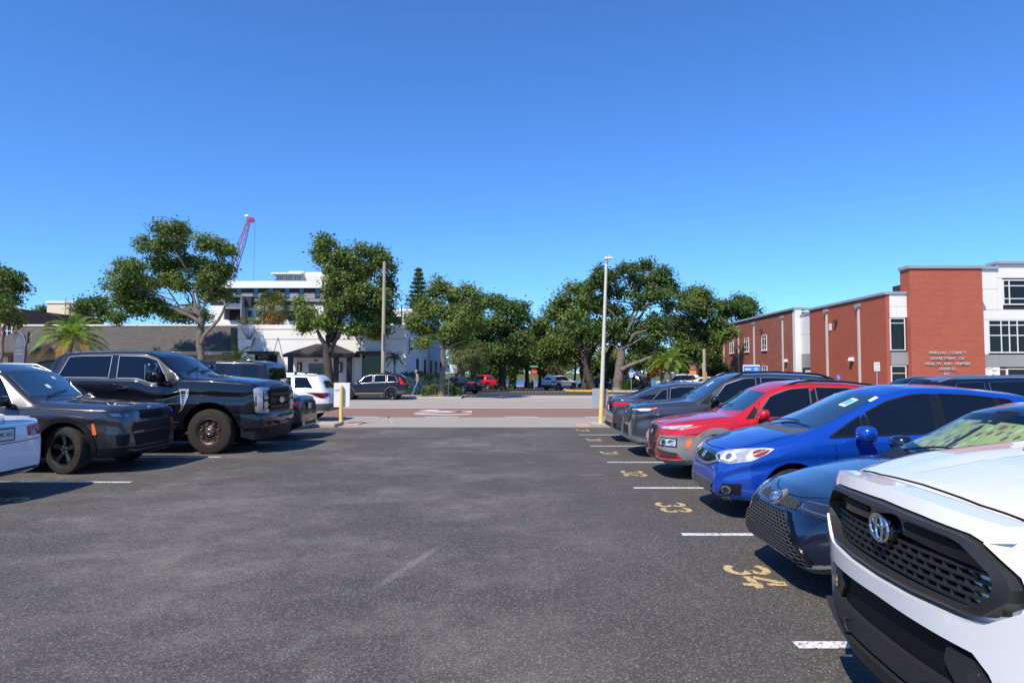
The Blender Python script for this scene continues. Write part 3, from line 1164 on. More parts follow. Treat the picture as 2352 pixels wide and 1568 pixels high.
# ---- red crossover -------------------------------------------------------------------------------
def red_cross():
    L = 4.165
    sp = dict(L=L, W=.90, H=1.55, wheels=(.83, 3.43), R=.335, cowl=(1.12, 1.03), head=(1.72, 1.43), rhead=3.65, deck=4.0, rw=.70,
              T=[(0, .46), (.012, .66), (.035, .77), (.08, .845), (.18, .90), (.45, .95), (.8, .995), (1.12, 1.03), (1.72, 1.43), (2.0, 1.52), (2.4, 1.55), (2.9, 1.54), (3.65, 1.46), (3.8, 1.36), (3.98, 1.05), (4.1, .88), (4.155, .65), (4.165, .52)],
              B=[(0, .42), (.06, .68), (.2, .79), (.6, .87), (1.12, .92), (2.3, .97), (3.4, 1.04), (3.85, 1.02), (4.05, .8), (4.165, .5)], crease=.018, sill=.33, wf=.60, fcorner=1.1,
              Z=[(0, .30), (.12, .24), (.5, .23), (3.5, .23), (3.95, .30), (4.165, .38)])
    c = Car('crossover_car', 'red small crossover with grey plastic cladding and split headlights', 'car', sp, paint('paint_red', (.55, .008, .010), .15, .3), 'cars parked in the numbered row')
    c.windshield(bow=.12)
    c.side_windows([(1.42, 1.7, 2.30, 2.33), (2.42, 2.42, 3.10, 3.05), (3.18, 3.12, 3.50, 3.3)], trim=GREYP, tw=.02)
    c.patch('mirror_sail', BLACKP, 'R', [(1.27, .955), (1.40, .96), (1.55, 1.20), (1.50, 1.19)], off=.004, res=.1)
    c.patch('mirror_sail', BLACKP, 'L', [(1.27, .955), (1.40, .96), (1.55, 1.20), (1.50, 1.19)], off=.004, res=.1)
    tailgate_glass(c, 1.1, 1.38, 36)
    g = rounded([(-17, .77), (-10, .805), (10, .805), (17, .77), (15, .55), (9, .42), (-9, .42), (-15, .55)], .03)
    c.patch('grille', GLOSSB, 'F', g, off=.004, res=.05)
    c.lattice('grille_mesh', mat('grille_grey', (.05, .05, .055), .35, .5), 'F', g, .055, .011, .016, .012, 'diamond')
    c.ribbon('grille_frame', GREYP, 'F', g, w=.016, off=.02, closed=True)
    c.emblem('hyundai', 'F', 0, .70, .13, off=.03)
    c.both('daytime_light', LAMPC, 'F', [(23, .80), (30, .782), (46, .785), (58, .825), (63, .862), (52, .848), (36, .822)], off=.006, res=.03)
    cl = [(24, .50), (26, .60), (30, .675), (52, .70), (64, .70), (80, .70), (86, .60), (74, .40), (66, .34), (54, .33), (50, .43), (30, .47)]
    c.both('bumper_cladding', LGREYP, 'F', cl, off=.010, res=.045)
    c.both('headlight_surround', BLACKP, 'F', rounded([(28, .52), (50, .515), (50, .66), (33, .655)], .03), off=.014, res=.04)
    c.both('headlight', LAMPC, 'F', rounded([(31, .54), (49, .535), (49, .645), (35, .64)], .03), off=.02, res=.04)
    for sg in (1, -1):
        c.patch('headlight_reflector', CHROME, 'F', disc(sg * 38, .59, 3.0, .042), off=.026, res=.02)
        c.patch('headlight_reflector', CHROME, 'F', disc(sg * 45, .59, 2.6, .042), off=.026, res=.02)
    c.both('side_marker', AMBER_L, 'F', [(57, .50), (60, .50), (62, .66), (57.5, .66)], off=.016, res=.04)
    lg = [(22, .46), (49, .425), (49, .375), (34, .37)]
    c.both('lower_grille', BLACKP, 'F', lg, off=.008, res=.04)
    for sg in (1, -1):
        c.lattice('grille_mesh', GREYP, 'F', [(sg * u, v) for u, v in lg], .045, .008, .016, .01, 'diamond')
    c.patch('lower_bumper', LGREYP, 'F', [(-66, .335), (-40, .32), (0, .325), (40, .32), (66, .335), (62, .25), (30, .245), (0, .25), (-30, .245), (-62, .25)], off=.012, res=.06)
    c.patch('lower_intake', BLACKP, 'F', [(-14, .39), (14, .39), (18, .31), (-18, .31)], off=.018, res=.05)
    c.patch('skid_plate', SATIN, 'F', [(-22, .30), (22, .30), (18, .262), (-18, .262)], off=.02, res=.05)
    c.arch_trim(LGREYP, .085, .014, 6)
    c.both('rocker_cladding', LGREYP, 'R', [(1.22, .24), (3.05, .24), (3.02, .37), (1.25, .35)], off=.012, res=.09)
    for sg in (1, -1):
        c.ribbon('hood_gap', SEAM, 'T', [(.14, sg * .50), (.35, sg * .66), (.7, sg * .725), (1.05, sg * .735)], w=.008)
    c.ribbon('hood_gap', SEAM, 'F', [(-24, .845), (-12, .84), (0, .838), (12, .84), (24, .845)], w=.012)
    c.seams([(1.3, 2.36), (2.36, 3.15)])
    c.handles([2.1, 2.95], .88)
    c.mirrors(1.50, 1.03, size=(.10, .12, .078))
    c.rails(1.95, 3.6, BLACKP, h=.035)
    wiper(c, 1.2, -.5, .15)
    c.wheels(SILVERRIM, n=5, rim=.70, width=.21, spoke_w=.06)
    c.text_on('', 'F', 0, .6)if False else None
    return c

# ---- grey suv ------------------------------------------------------------------------------------
def grey_suv():
    L = 4.60
    sp = sp_suv(L, .93, 1.685, (.93, 3.62), .36, hood=1.075, cowl=1.22, head=1.86, belt=1.07, nosez=.97, crease=.02, wf=.66)
    c = Car('suv_car', 'dark grey suv with black roof rails beside the red crossover', 'car', sp, paint('paint_grey', (.075, .078, .088), .6, .32), 'cars parked in the numbered row')
    c.windshield(bow=.12)
    c.side_windows([(1.52, 1.86, 2.42, 2.46), (2.55, 2.56, 3.35, 3.32), (3.45, 3.42, 3.98, 3.72)], trim=SATIN, tw=.012)
    tailgate_glass(c, 1.15, 1.5, 38)
    c.both('mirror_sail', BLACKP, 'R', [(1.30, 1.06), (1.50, 1.065), (1.58, 1.27)], off=.004, res=.1)
    c.both('headlight', LAMPD, 'F', [(25, .885), (40, .845), (52, .875), (62, .955), (66, .985), (54, .985), (40, .965), (27, .945)], off=.008, res=.035)
    c.both('daytime_light', LAMPW, 'F', [(27, .935), (40, .945), (54, .965), (60, .972), (56, .925), (46, .915), (40, .935), (28, .915)], off=.012, res=.03)
    c.both('side_marker', AMBER_L, 'F', [(59, .94), (65, .982), (61, .982), (56.5, .955)], off=.014, res=.03)
    g = [(-24, .90), (-12, .925), (12, .925), (24, .90), (25, .78), (16, .66), (-16, .66), (-25, .78)]
    c.patch('grille', BLACKP, 'F', g, off=.006, res=.05)
    c.lattice('grille_mesh', GREYP, 'F', g, .07, .014, .018, .014, 'hex')
    c.emblem('toyota', 'F', 0, .87, .14, off=.03)
    c.patch('lower_grille', BLACKP, 'F', [(-20, .60), (20, .60), (26, .42), (-26, .42)], off=.006, res=.05)
    c.both('bumper_cladding', GREYP, 'F', [(20, .62), (26, .62), (36, .44), (62, .40), (80, .42), (82, .30), (50, .28), (0, .28), (0, .40), (24, .42)], off=.012, res=.05)
    c.both('skid_trim', mat('skid_grey', (.16, .165, .175), .45), 'F', [(19, .66), (25, .64), (33, .42), (58, .36), (58, .31), (0, .31), (0, .365), (24, .38)], off=.02, res=.05)
    c.arch_trim(BLACKP, .06, .014, 6)
    c.both('rocker_cladding', BLACKP, 'R', [(1.35, .25), (3.2, .25), (3.18, .40), (1.38, .38)], off=.012, res=.09)
    for sg in (1, -1):
        c.ribbon('hood_gap', SEAM, 'T', [(.15, sg * .58), (.4, sg * .72), (.8, sg * .765), (1.12, sg * .76)], w=.008)
        c.ribbon('fender_gap', SEAM, 'F', [(sg * 66, .95), (sg * 74, .84), (sg * 80, .76)], w=.008)
    c.seams([(1.4, 2.48), (2.48, 3.4)])
    c.handles([2.22, 3.15], .97)
    c.mirrors(1.56, 1.13, GLOSSB, size=(.11, .12, .085))
    c.rails(1.95, 4.05, BLACKP, h=.05, r=.02)
    c.patch('toll_tag', mat('permit_white', (.72, .78, .76), .5), 'T', [(1.62, .18), (1.62, .23), (1.76, .26), (1.76, .20)], off=.006, res=.1)
    wiper(c, 1.3, -.5, .15)
    c.wheels(BLACKRIM, n=5, rim=.70, width=.23, spoke_w=.035)
    return c

# ---- grey sedan, tail to the aisle ---------------------------------------------------------------
def grey_sedan():
    L = 4.64
    sp = sp_sedan(L, .908, 1.45, (.92, 3.63), .33, 1.10, crease=.02) if False else sp_sedan(L, .908, 1.45, (.92, 3.63), .33, 1.10)
    c = Car('sedan_car', 'grey sedan reversed in beside the yellow based lamp pole', 'car', sp, paint('paint_steel', (.085, .088, .098), .6, .3), 'cars parked in the numbered row')
    c.windshield()
    c.windshield(GLASS, s0=4.04, s1=3.44, bow=.10, name='rear_window', rear=True)
    c.side_windows([(1.58, 2.02, 2.52, 2.55), (2.62, 2.63, 3.30, 3.22), (3.36, 3.28, 3.72, 3.42)], trim=SATIN, tw=.012)
    c.both('roof_pillar_panel', GLOSSB, 'R', [(3.62, 1.02), (3.86, 1.035), (4.06, 1.075), (3.80, 1.13), (3.60, 1.16)], off=.004, res=.1)
    c.both('taillight', RED_L, 'B', [(20, .885), (36, .868), (52, .872), (66, .90), (69, .955), (52, .968), (36, .955), (20, .925)], off=.008, res=.04)
    c.both('taillight_trim', DRED_L, 'B', [(24, .905), (52, .905), (64, .92), (64, .928), (52, .922), (24, .918)], off=.013, res=.04)
    c.patch('trunk_panel', GLOSSB, 'B', [(-21, .95), (21, .95), (24, .72), (-24, .72)], off=.005, res=.07)
    c.plate('B', .82, w=.30, off=.012)
    c.emblem('ring', 'B', 0, .99, .075, off=.012)
    c.ribbon('trunk_gap', SEAM, 'B', [(-34, .86), (-26, .70), (0, .69), (26, .70), (34, .86)], w=.009)
    c.patch('bumper_insert', BLACKP, 'B', [(-44, .46), (44, .46), (40, .36), (-40, .36)], off=.008, res=.07)
    c.both('reflector', DRED_L, 'B', [(46, .56), (58, .56), (58, .585), (46, .585)], off=.01, res=.05)
    c.both('exhaust_trim', SATIN, 'B', [(33, .44), (37, .44), (38, .37), (35, .37)], off=.016, res=.04)
    c.both('headlight', LAMPC, 'F', [(26, .66), (46, .66), (62, .76), (40, .74)], off=.006, res=.05)
    c.patch('grille', BLACKP, 'F', [(-22, .70), (22, .70), (18, .40), (-18, .40)], off=.006, res=.06)
    for sg in (1, -1):
        c.ribbon('bumper_gap', SEAM, 'B', [(sg * 66, .88), (sg * 76, .76), (sg * 84, .64)], w=.008)
    c.seams([(1.5, 2.58), (2.58, 3.5)])
    c.handles([2.3, 3.3], .87)
    c.mirrors(1.62, .98)
    c.arch_trim(c.paint, .02, .008)
    c.wheels(SILVERRIM, n=5, rim=.70, width=.2, spoke_w=.05)
    return c

# ---- navy sedan with a sunshade ------------------------------------------------------------------
def navy_sedan():
    L = 4.63
    sp = sp_sedan(L, .89, 1.435, (.93, 3.63), .32, wf=.56, fcorner=1.3, nose=-.01, cant=.07)
    sp['T'][1:6] = [(.015, .50), (.05, .60), (.12, .665), (.25, .73), (.6, .83)]
    c = Car('sedan_car', 'navy blue sedan with a patterned sunshade behind its windshield', 'car', sp, paint('paint_navy', (.002, .006, .024), 0, .22), 'cars parked in the numbered row')
    clear = bpy.data.materials.new('clear_glass')
    clear.use_nodes = True
    nt = clear.node_tree
    nt.nodes.clear()
    out = nt.nodes.new('ShaderNodeOutputMaterial')
    tr = nt.nodes.new('ShaderNodeBsdfTransparent')
    tr.inputs[0].default_value = (.86, .93, .90, 1)
    gl = nt.nodes.new('ShaderNodeBsdfGlossy')
    gl.inputs['Roughness'].default_value = .02
    fr = nt.nodes.new('ShaderNodeFresnel')
    fr.inputs[0].default_value = 1.5
    mx = nt.nodes.new('ShaderNodeMixShader')
    nt.links.new(fr.outputs[0], mx.inputs[0])
    nt.links.new(tr.outputs[0], mx.inputs[1])
    nt.links.new(gl.outputs[0], mx.inputs[2])
    nt.links.new(mx.outputs[0], out.inputs[0])
    ws, poly = c.windshield(clear, bow=.14)
    for v in ws.data.vertices:
        pass
    # the printed sunshade lies just inside the pane
    sm = mat('sunshade_print', (.45, .55, .22), .6)
    nt, b = nodes(sm)
    mp = nt.nodes.new('ShaderNodeMapping')
    mp.inputs['Scale'].default_value = (8.0, 15.0, 7.0)
    mp.inputs['Rotation'].default_value = (0, 0, .5)
    nt.links.new(coord(nt), mp.inputs[0])
    vo = nt.nodes.new('ShaderNodeTexVoronoi')
    vo.feature = 'F1'
    vo.inputs['Scale'].default_value = 1.25
    nt.links.new(mp.outputs[0], vo.inputs['Vector'])
    pick = ramp_node(nt, vo.outputs['Color'], [(0, (.20, .11, .15)), (.38, (.36, .46, .46)), (.6, (.17, .09, .12)), (.8, (.12, .13, .26))])
    pick.color_ramp.interpolation = 'CONSTANT'
    msk = ramp_node(nt, vo.outputs['Distance'], [(.36, 1.0), (.40, 0.0)])
    n3 = noise_node(nt, 3, 2, .5, coord(nt))
    base = ramp_node(nt, n3.outputs[0], [(.35, (.24, .33, .12)), (.65, (.33, .40, .22))])
    nt.links.new(mix_node(nt, msk.outputs[0], base.outputs[0], pick.outputs[0]), b.inputs['Base Color'])
    sh = [(max(s + (.06 if s < 1.6 else -.10), 0), y * .93) for s, y in poly]
    c.patch('sunshade', sm, 'T', sh, off=.0015, thick=.003, res=.12)
    c.patch('mirror_housing', BLACKP, 'T', [(1.80, -.10), (1.80, .10), (1.98, .13), (1.98, -.13)], off=.0026, thick=.002, res=.1)
    c.windshield(GLASS, s0=4.04, s1=3.44, bow=.10, name='rear_window', rear=True)
    c.side_windows([(1.58, 2.02, 2.52, 2.55), (2.62, 2.63, 3.30, 3.22), (3.36, 3.28, 3.72, 3.42)], trim=BLACKP, tw=.016)
    # front
    c.both('headlight', LAMPD, 'F', [(25, .612), (44, .60), (58, .625), (68, .685), (66, .70), (50, .695), (36, .685), (26, .668)], off=.007, res=.04)
    for sg in (1, -1):
        c.ribbon('daytime_light', SATIN, 'F', [(sg * 27, .655), (sg * 28, .630), (sg * 44, .620), (sg * 57, .642), (sg * 64, .682)], w=.007, off=.011)
        c.ribbon('headlight_trim', SATIN, 'F', [(sg * 28, .672), (sg * 40, .678), (sg * 62, .694)], w=.006, off=.012)
        c.patch('headlight_reflector', LAMPC, 'F', rounded([(sg * 46, .632), (sg * 56, .645), (sg * 56, .675), (sg * 46, .668)], .01), off=.012, res=.02)
    up = [(-24.5, .655), (-10, .665), (10, .665), (24.5, .655), (24.5, .608), (10, .60), (-10, .60), (-24.5, .608)]
    c.patch('upper_grille', BLACKP, 'F', up, off=.004, res=.05)
    c.lattice('grille_mesh', GREYP, 'F', up, .026, .005, .011, .007, 'hex', sx=1.5)
    g = rounded([(-19, .575), (19, .575), (25, .50), (38, .285), (34, .255), (0, .235), (-34, .255), (-38, .285), (-25, .50)], .03)
    c.patch('grille', mat('grille_black', (.006, .006, .007), .6, 0, .2), 'F', g, off=.004, res=.05)
    c.lattice('grille_mesh', mat('mesh_grey', (.07, .072, .078), .35, .3), 'F', g, .046, .0085, .022, .016, 'hex', sx=1.35)
    c.ribbon('grille_frame', GLOSSB, 'F', g, w=.022, off=.026, closed=True)
    c.ribbon('bumper_lip', GREYP, 'F', [(-46, .27), (-38, .245), (-22, .225), (0, .215), (22, .225), (38, .245), (46, .27)], w=.055, off=.03, thick=.05)
    c.both('bumper_vent', BLACKP, 'F', [(45, .44), (50, .43), (58, .33), (54, .33)], off=.006, res=.04)
    c.emblem('toyota', 'F', 0, .635, .145, off=.035)
    c.patch('emblem_base', LGREYP, 'F', disc(0, .632, 4.6, .058), off=.022, res=.03)
    for sg in (1, -1):
        c.ribbon('hood_gap', SEAM, 'T', [(.16, sg * .50), (.35, sg * .66), (.8, sg * .735), (1.22, sg * .73)], w=.008)
    c.ribbon('hood_gap', SEAM, 'F', [(-38, .72), (-20, .685), (0, .675), (20, .685), (38, .72)], w=.008)
    c.patch('cowl_panel', BLACKP, 'T', [(1.25, -.62), (1.17, -.3), (1.15, 0), (1.17, .3), (1.25, .62), (1.44, .68), (1.35, .3), (1.33, 0), (1.35, -.3), (1.44, -.68)], off=.003, res=.1)
    wiper(c, 1.36, -.4, .25)
    wiper(c, 1.36, .1, .62)
    c.seams([(1.5, 2.58), (2.58, 3.5)])
    c.handles([2.3, 3.3], .87)
    c.mirrors(1.64, .985)
    c.both('taillight', RED_L, 'B', [(24, .86), (50, .86), (66, .90), (60, .95), (24, .94)], off=.006, res=.05)
    c.arch_trim(c.paint, .02, .008)
    c.wheels(SILVERRIM, n=5, rim=.70, width=.2, spoke_w=.035)
    return c
# ---- white pickup with the black hexagonal grille ------------------------------------------------
def white_pickup():
    L, W = 5.40, .975
    sp = dict(L=L, W=W, H=1.87, wheels=(.98, 4.33), R=.405, cowl=(1.50, 1.355), head=(2.08, 1.79), rhead=3.72, deck=3.95, rw=.70, sm=.03,
              T=[(0, 1.03), (.012, 1.09), (.04, 1.135), (.12, 1.17), (.5, 1.255), (1.1, 1.325), (1.5, 1.355), (2.08, 1.79), (2.4, 1.90), (2.9, 1.93), (3.5, 1.91), (3.72, 1.86), (3.88, 1.66), (3.98, 1.28), (4.05, 1.245), (5.33, 1.245), (5.385, 1.20), (5.40, 1.0)],
              B=[(0, 1.0), (.04, 1.07), (.15, 1.11), (.5, 1.185), (1.1, 1.235), (1.5, 1.25), (2.6, 1.23), (3.8, 1.23), (4.1, 1.205), (5.3, 1.205), (5.40, .95)],
              Z=[(0, .62), (.18, .60), (.30, .42), (.6, .36), (4.6, .36), (5.2, .5), (5.4, .6)], sill=.45, arch=.50, archdz=.02, flare=.02,
              Wp=[(0, .60), (.015, .66), (.05, .73), (.12, .81), (.25, .91), (.45, .965), (.8, 1.0), (4.6, 1.0), (5.2, .985), (5.4, .97)], hcrown=.025, crease=.012)
    c = Car('pickup_truck', 'white pickup truck with a large black grille and hood scoop', 'pickup', sp, paint('paint_white', (.78, .78, .77), 0, .3), 'cars parked in the numbered row')
    WH = c.paint
    X0 = L / 2
    def fz(z):   # heights of the front face
        return float(np.interp(z, [0, .19, .30, .50, .59, .60, .858, 1.01, 1.08, 1.2], [.1, .28, .40, .675, .765, .775, .972, 1.085, 1.15, 1.27]))
    def px(y):   # nose plan: how far the front sheet sits behind the nose at y
        return X0 + .075 - .16 * (abs(y) / .9) ** 2.6
    # helper: panel in the (y, z) front view bent to the nose plan, with thickness
    def front(name, m, poly, x_off, thick, res=.07, lean=0.0, z_ref=.9, parent=None, sharp=35, bulge=0.0):
        pts, faces = cdt_fill(poly, res)
        vs = [Vector((px(p.x) + x_off + lean * (z_ref - p.y), p.x, fz(p.y))) for p in pts]
        cnt = {}
        for f in faces:
            for i in range(len(f)):
                e = tuple(sorted((f[i], f[(i + 1) % len(f)])))
                cnt[e] = cnt.get(e, 0) + 1
        fs = [tuple(f) for f in faces]
        base = {}
        for e, k in cnt.items():
            if k == 1:
                for i in e:
                    if i not in base:
                        base[i] = len(vs)
                        vs.append(vs[i] - Vector((thick, 0, 0)))
                fs.append((e[0], e[1], base[e[1]], base[e[0]]))
        return MB().add(vs, fs).build(name, m, parent or c.root, sharp)
    def sym(half):
        return [(y, z) for y, z in half] + [(-y, z) for y, z in half[::-1]]
    # hexagonal grille: recessed back, louvres, egg-crate and a bevelled black frame
    hexo = sym([(.0, 1.012), (.60, .985), (.665, .965), (.80, .855), (.815, .80), (.80, .74), (.69, .635), (.62, .615), (.0, .60)])
    hexo = [(.60, .985), (.665, .965), (.80, .855), (.815, .80), (.80, .74), (.69, .635), (.62, .615), (.3, .605), (0, .60), (-.3, .605), (-.62, .615), (-.69, .635), (-.80, .74), (-.815, .80), (-.80, .855), (-.665, .965), (-.60, .985), (-.3, 1.002), (0, 1.01), (.3, 1.002)]
    hexo = [(y * .905, z) for y, z in hexo]
    front('grille_back', mat('grille_black', (.006, .006, .007), .6, 0, .2), hexo, -.075, .02)
    n = len(hexo)
    inner = []
    for y, z in hexo:
        inner.append((y * .905, .805 + (z - .805) * .82))
    vs, fs = [], []
    for (y, z), (iy, iz) in zip(hexo, inner):
        my, mz = y * .975 + iy * .025, z * .975 + iz * .025
        vs += [(px(y) - .06, y * 1.012, fz(.805 + (z - .805) * 1.02)), (px(y) + .030, y, fz(z)), (px(iy) + .038, iy + (y - iy) * .35, fz(iz + (z - iz) * .35)), (px(iy) - .055, iy, fz(iz))]
    for i in range(n):
        j = (i + 1) % n
        for k in range(3):
            fs.append((i * 4 + k, j * 4 + k, j * 4 + k + 1, i * 4 + k + 1))
    gp = mat('grille_grain', (.022, .022, .023), .48, 0, .45)
    nt, b = nodes(gp)
    bump(nt, b, noise_node(nt, 400, 2, .5, coord(nt)).outputs[0], .25, .002)
    MB().add(vs, fs).build('grille_frame', gp, c.root, 25)
    # smooth upper band with two slots
    band = [(y * 1.0, z) for y, z in [(.56, .94), (.69, .865), (.66, .835), (.40, .845), (.20, .86), (-.20, .86), (-.40, .845), (-.66, .835), (-.69, .865), (-.56, .94), (0, .965)]]
    front('grille_band', GLOSSB, band, -.012, .05)
    front('band_slot', mat('grille_black', (0, 0, 0)), rounded([(.16, .90), (.16, .938), (.42, .932), (.56, .912), (.55, .895), (.40, .892)], .015), -.006, .004)
    front('band_slot', mat('grille_black', (0, 0, 0)), rounded([(-.16, .90), (-.16, .938), (-.42, .932), (-.56, .912), (-.55, .895), (-.40, .892)], .015), -.006, .004)
    eg = mat('egg_crate', (.020, .020, .021), .38, 0, .5)
    for r_ in range(5):
        z = fz(.655 + r_ * .041)
        hw = (.60 + .13 * min(1, (r_ * .041 + .035) / .12)) * .94
        pts = 18
        vs, fs = [], []
        for i in range(pts + 1):
            y = -hw + 2 * hw * i / pts
            vs += [(px(y) - .006, y, z - .004), (px(y) - .006, y, z + .005), (px(y) - .07, y, z + .020), (px(y) - .07, y, z + .012)]
        for i in range(pts):
            for e in range(4):
                e2 = (e + 1) % 4
                fs.append((i * 4 + e, i * 4 + e2, i * 4 + 4 + e2, i * 4 + 4 + e))
        MB().add(vs, fs).build('grille_louvre', eg, c.root)
    for i in range(-9, 10):
        y = i * .074
        if abs(y) > .69:
            continue
        for r_ in range(4):
            z0, z1 = fz(.655 + r_ * .041), fz(.655 + (r_ + 1) * .041)
            sg = 1 if (r_ % 2) else -1
            yy = y + (.037 if r_ % 2 else 0)
            if abs(yy) > .68:
                continue
            w = .028
            MB().add([(px(yy) - .008, yy, z0), (px(yy) - .008, yy, z1), (px(yy) - .07, yy + .012, z0), (px(yy) - .07, yy + .012, z1), (px(yy) - .02, yy + w * .55, z0 + .01)],
                     [(0, 1, 3, 2), (0, 1, 4)]).build('grille_divider', eg, c.root)
    # emblem
    e = c.emblem('toyota', 'FP', 0, .80, .165, CHROME, off=0)
    e.location = (px(0) + .018, 0, fz(.858))
    e.rotation_mode = 'XYZ'
    e.rotation_euler = (0, 0, 0)
    front('emblem_base', GLOSSB, disc(0, .858, .112, .088, 24), .004, .05)
    # painted surround: brow above, bumper bar below, joined at the corners
    # white hood nose above the grille and bumper bar below it
    brow = [(y, z) for y, z in [(.635, .972), (.56, .996), (.3, 1.013), (0, 1.021), (-.3, 1.013), (-.56, .996), (-.635, .972), (-.72, 1.0), (-.69, 1.055), (-.3, 1.075), (0, 1.08), (.3, 1.075), (.69, 1.055), (.72, 1.0)]]
    front('hood_nose', WH, brow, .004, .14, .05, lean=.28, z_ref=.99, sharp=50)
    bar = [(.80, .73), (.66, .615), (.58, .594), (.3, .584), (0, .579), (-.3, .584), (-.58, .594), (-.66, .615), (-.80, .73), (-.90, .70), (-.93, .58), (-.90, .44), (-.87, .33), (-.80, .31), (-.74, .36), (-.66, .46), (-.60, .495),
           (0, .505), (.60, .495), (.66, .46), (.74, .36), (.80, .31), (.87, .33), (.90, .44), (.93, .58), (.90, .70)]
    front('front_bumper', WH, bar, .045, .20, .05, lean=-.05, z_ref=.59, sharp=50)
    # corner fillers behind bumper and grille so that nothing shows through
    front('bumper_core', DARK, rounded([(.88, .95), (.90, .40), (.6, .30), (-.6, .30), (-.90, .40), (-.88, .95)], .05), -.115, .12)
    # cheek: the painted sheet between grille, hood and wheel arch
    for sg in (1, -1):
        pts = []
        ys = [.66, .74, .83, .90, .95, .97]
        def edge_lo(y):
            return .975 - (max(y, .665) - .665) / .135 * .11 if y < .80 else .86 - (y - .80) * .9
        # sheet of quads from the grille's rim back to the arch
        rim = [(.625, .972), (.69, .918), (.757, .862), (.776, .80), (.765, .74), (.75, .70)]
        out_ = [(.70, 1.03), (.80, 1.02), (.90, .98), (.945, .90), (.955, .80), (.95, .72)]
        vs, fs = [], []
        for (y0, z0), (y1, z1) in zip(rim, out_):
            for t in (0, .33, .66, 1.0):
                y, z = y0 + (y1 - y0) * t, z0 + (z1 - z0) * t
                xx = px(y) + .012 * (1 - t) - t * .03 - .22 * max(0, abs(y) - .88)
                vs.append((xx, sg * y, fz(z)))
        for i in range(5):
            for k in range(3):
                fs.append((i * 4 + k, i * 4 + k + 1, i * 4 + 5 + k, i * 4 + 4 + k))
        MB().add(vs, fs).build('fender_cheek', WH, c.root, 60)
        c.both('headlight', LAMPC, 'R', [(.36, .94), (.44, .92), (.62, .97), (.66, 1.07), (.52, 1.08), (.38, 1.03)], off=.006, res=.04) if sg == 1 else None
    # lower black bumper: intake, fog pods and skid
    gp2 = gp
    low = [(.60, .492), (.66, .455), (.73, .365), (.70, .30), (.5, .275), (-.5, .275), (-.70, .30), (-.73, .365), (-.66, .455), (-.60, .492), (0, .502)]
    front('lower_intake', mat('grille_black', (0, 0, 0)), low, .000, .05)
    front('lower_band', gp2, [(.62, .40), (.70, .34), (.66, .30), (-.66, .30), (-.70, .34), (-.62, .40), (-.45, .375), (.45, .375)], .030, .06)
    for sg in (1, -1):
        front('fog_pod', gp2, [(sg * y, z) for y, z in rounded([(.46, .478), (.60, .472), (.655, .43), (.69, .35), (.52, .37), (.44, .43)], .02)], .022, .05)
        front('fog_light', LAMPD, [(sg * y, z) for y, z in rounded([(.545, .452), (.605, .446), (.635, .40), (.56, .405)], .01)], .027, .01)
        MB().tube([(px(.36) - .0, sg * .36, fz(.34)), (px(.36) + .05, sg * .36, fz(.335)), (px(.36) + .05, sg * .33, fz(.30)), (px(.36), sg * .33, fz(.295))], .012, 8).build('tow_hook', BLACKP, c.root, 60)
    front('skid_plate', gp2, [(.74, .33), (.78, .285), (.62, .235), (.40, .215), (.36, .195), (-.36, .195), (-.40, .215), (-.62, .235), (-.78, .285), (-.74, .33), (-.5, .285), (.5, .285)], .055, .22, lean=-.5, z_ref=.30)
    # hood joint, ridges and scoop
    for sg in (1, -1):
        c.ribbon('hood_gap', SEAM, 'T', [(.13, sg * .66), (.20, sg * .73), (.4, sg * .79), (1.0, sg * .815), (1.42, sg * .80)], w=.007)
    c.ribbon('hood_gap', SEAM, 'T', [(.13, -.66), (.105, -.4), (.10, 0), (.105, .4), (.13, .66)], w=.009, off=.004)
    ridge = MB()
    for sg in (1, -1):
        pts = []
        for i in range(13):
            s = .20 + 1.15 * i / 12
            wd = .46 - .06 * i / 12
            hit, _ = c.proj('T', s, sg * wd)
            hin, _ = c.proj('T', s, sg * (wd - .13))
            hou, _ = c.proj('T', s, sg * (wd + .05))
            rise = .020 * min(1, i / 4)
            ridge_pts = (hou + Vector((0, 0, .001)), hit + Vector((0, 0, rise)), hin + Vector((0, 0, rise * .7)), (c.proj('T', s, sg * (wd - .24))[0]) + Vector((0, 0, .001)))
            pts.append(ridge_pts)
        vs = [p for r_ in pts for p in r_]
        fs = [(i * 4 + k, i * 4 + k + 1, i * 4 + 5 + k, i * 4 + 4 + k) for i in range(12) for k in range(3)]
        MB().add(vs, fs).build('hood_ridge', WH, c.root, 60)
    hz = c.proj('T', .85, 0)[0].z
    sx = X0 - .70
    sc = MB()
    prof_ = [(0.0, .24), (.10, .26), (.35, .24), (.62, .20)]
    vs, fs = [], []
    for d_, hw in prof_:
        s = .70 + d_
        z0 = c.proj('T', s, 0)[0].z
        rise = .062 if d_ < .3 else (.04 if d_ < .5 else .004)
        row = [(-hw - .05, -.01), (-hw, rise * .8), (-hw * .5, rise), (0, rise * 1.05), (hw * .5, rise), (hw, rise * .8), (hw + .05, -.01)]
        vs += [(X0 - s, y, z0 + r_) for y, r_ in row]
    for i in range(3):
        for k in range(6):
            fs.append((i * 7 + k, i * 7 + k + 1, i * 7 + 8 + k, i * 7 + 7 + k))
    sco = MB().add(vs, fs).build('hood_scoop', WH, c.root, 50)
    z0 = c.proj('T', .70, 0)[0].z
    MB().prism([(-.235, -.004), (.235, -.004), (.215, .048), (0, .058), (-.215, .048)], 'x', X0 - .70 - .01, X0 - .70 + .006).xform(Matrix.Translation((0, 0, z0))).build('scoop_mesh', BLACKP, sco)
    for k in range(4):
        MB().box(X0 - .70 + .006, X0 - .70 + .014, -.21, .21, z0 + .006 + k * .012, z0 + .010 + k * .012).build('scoop_bar', GREYP, sco)
    c.windshield(bow=.12)
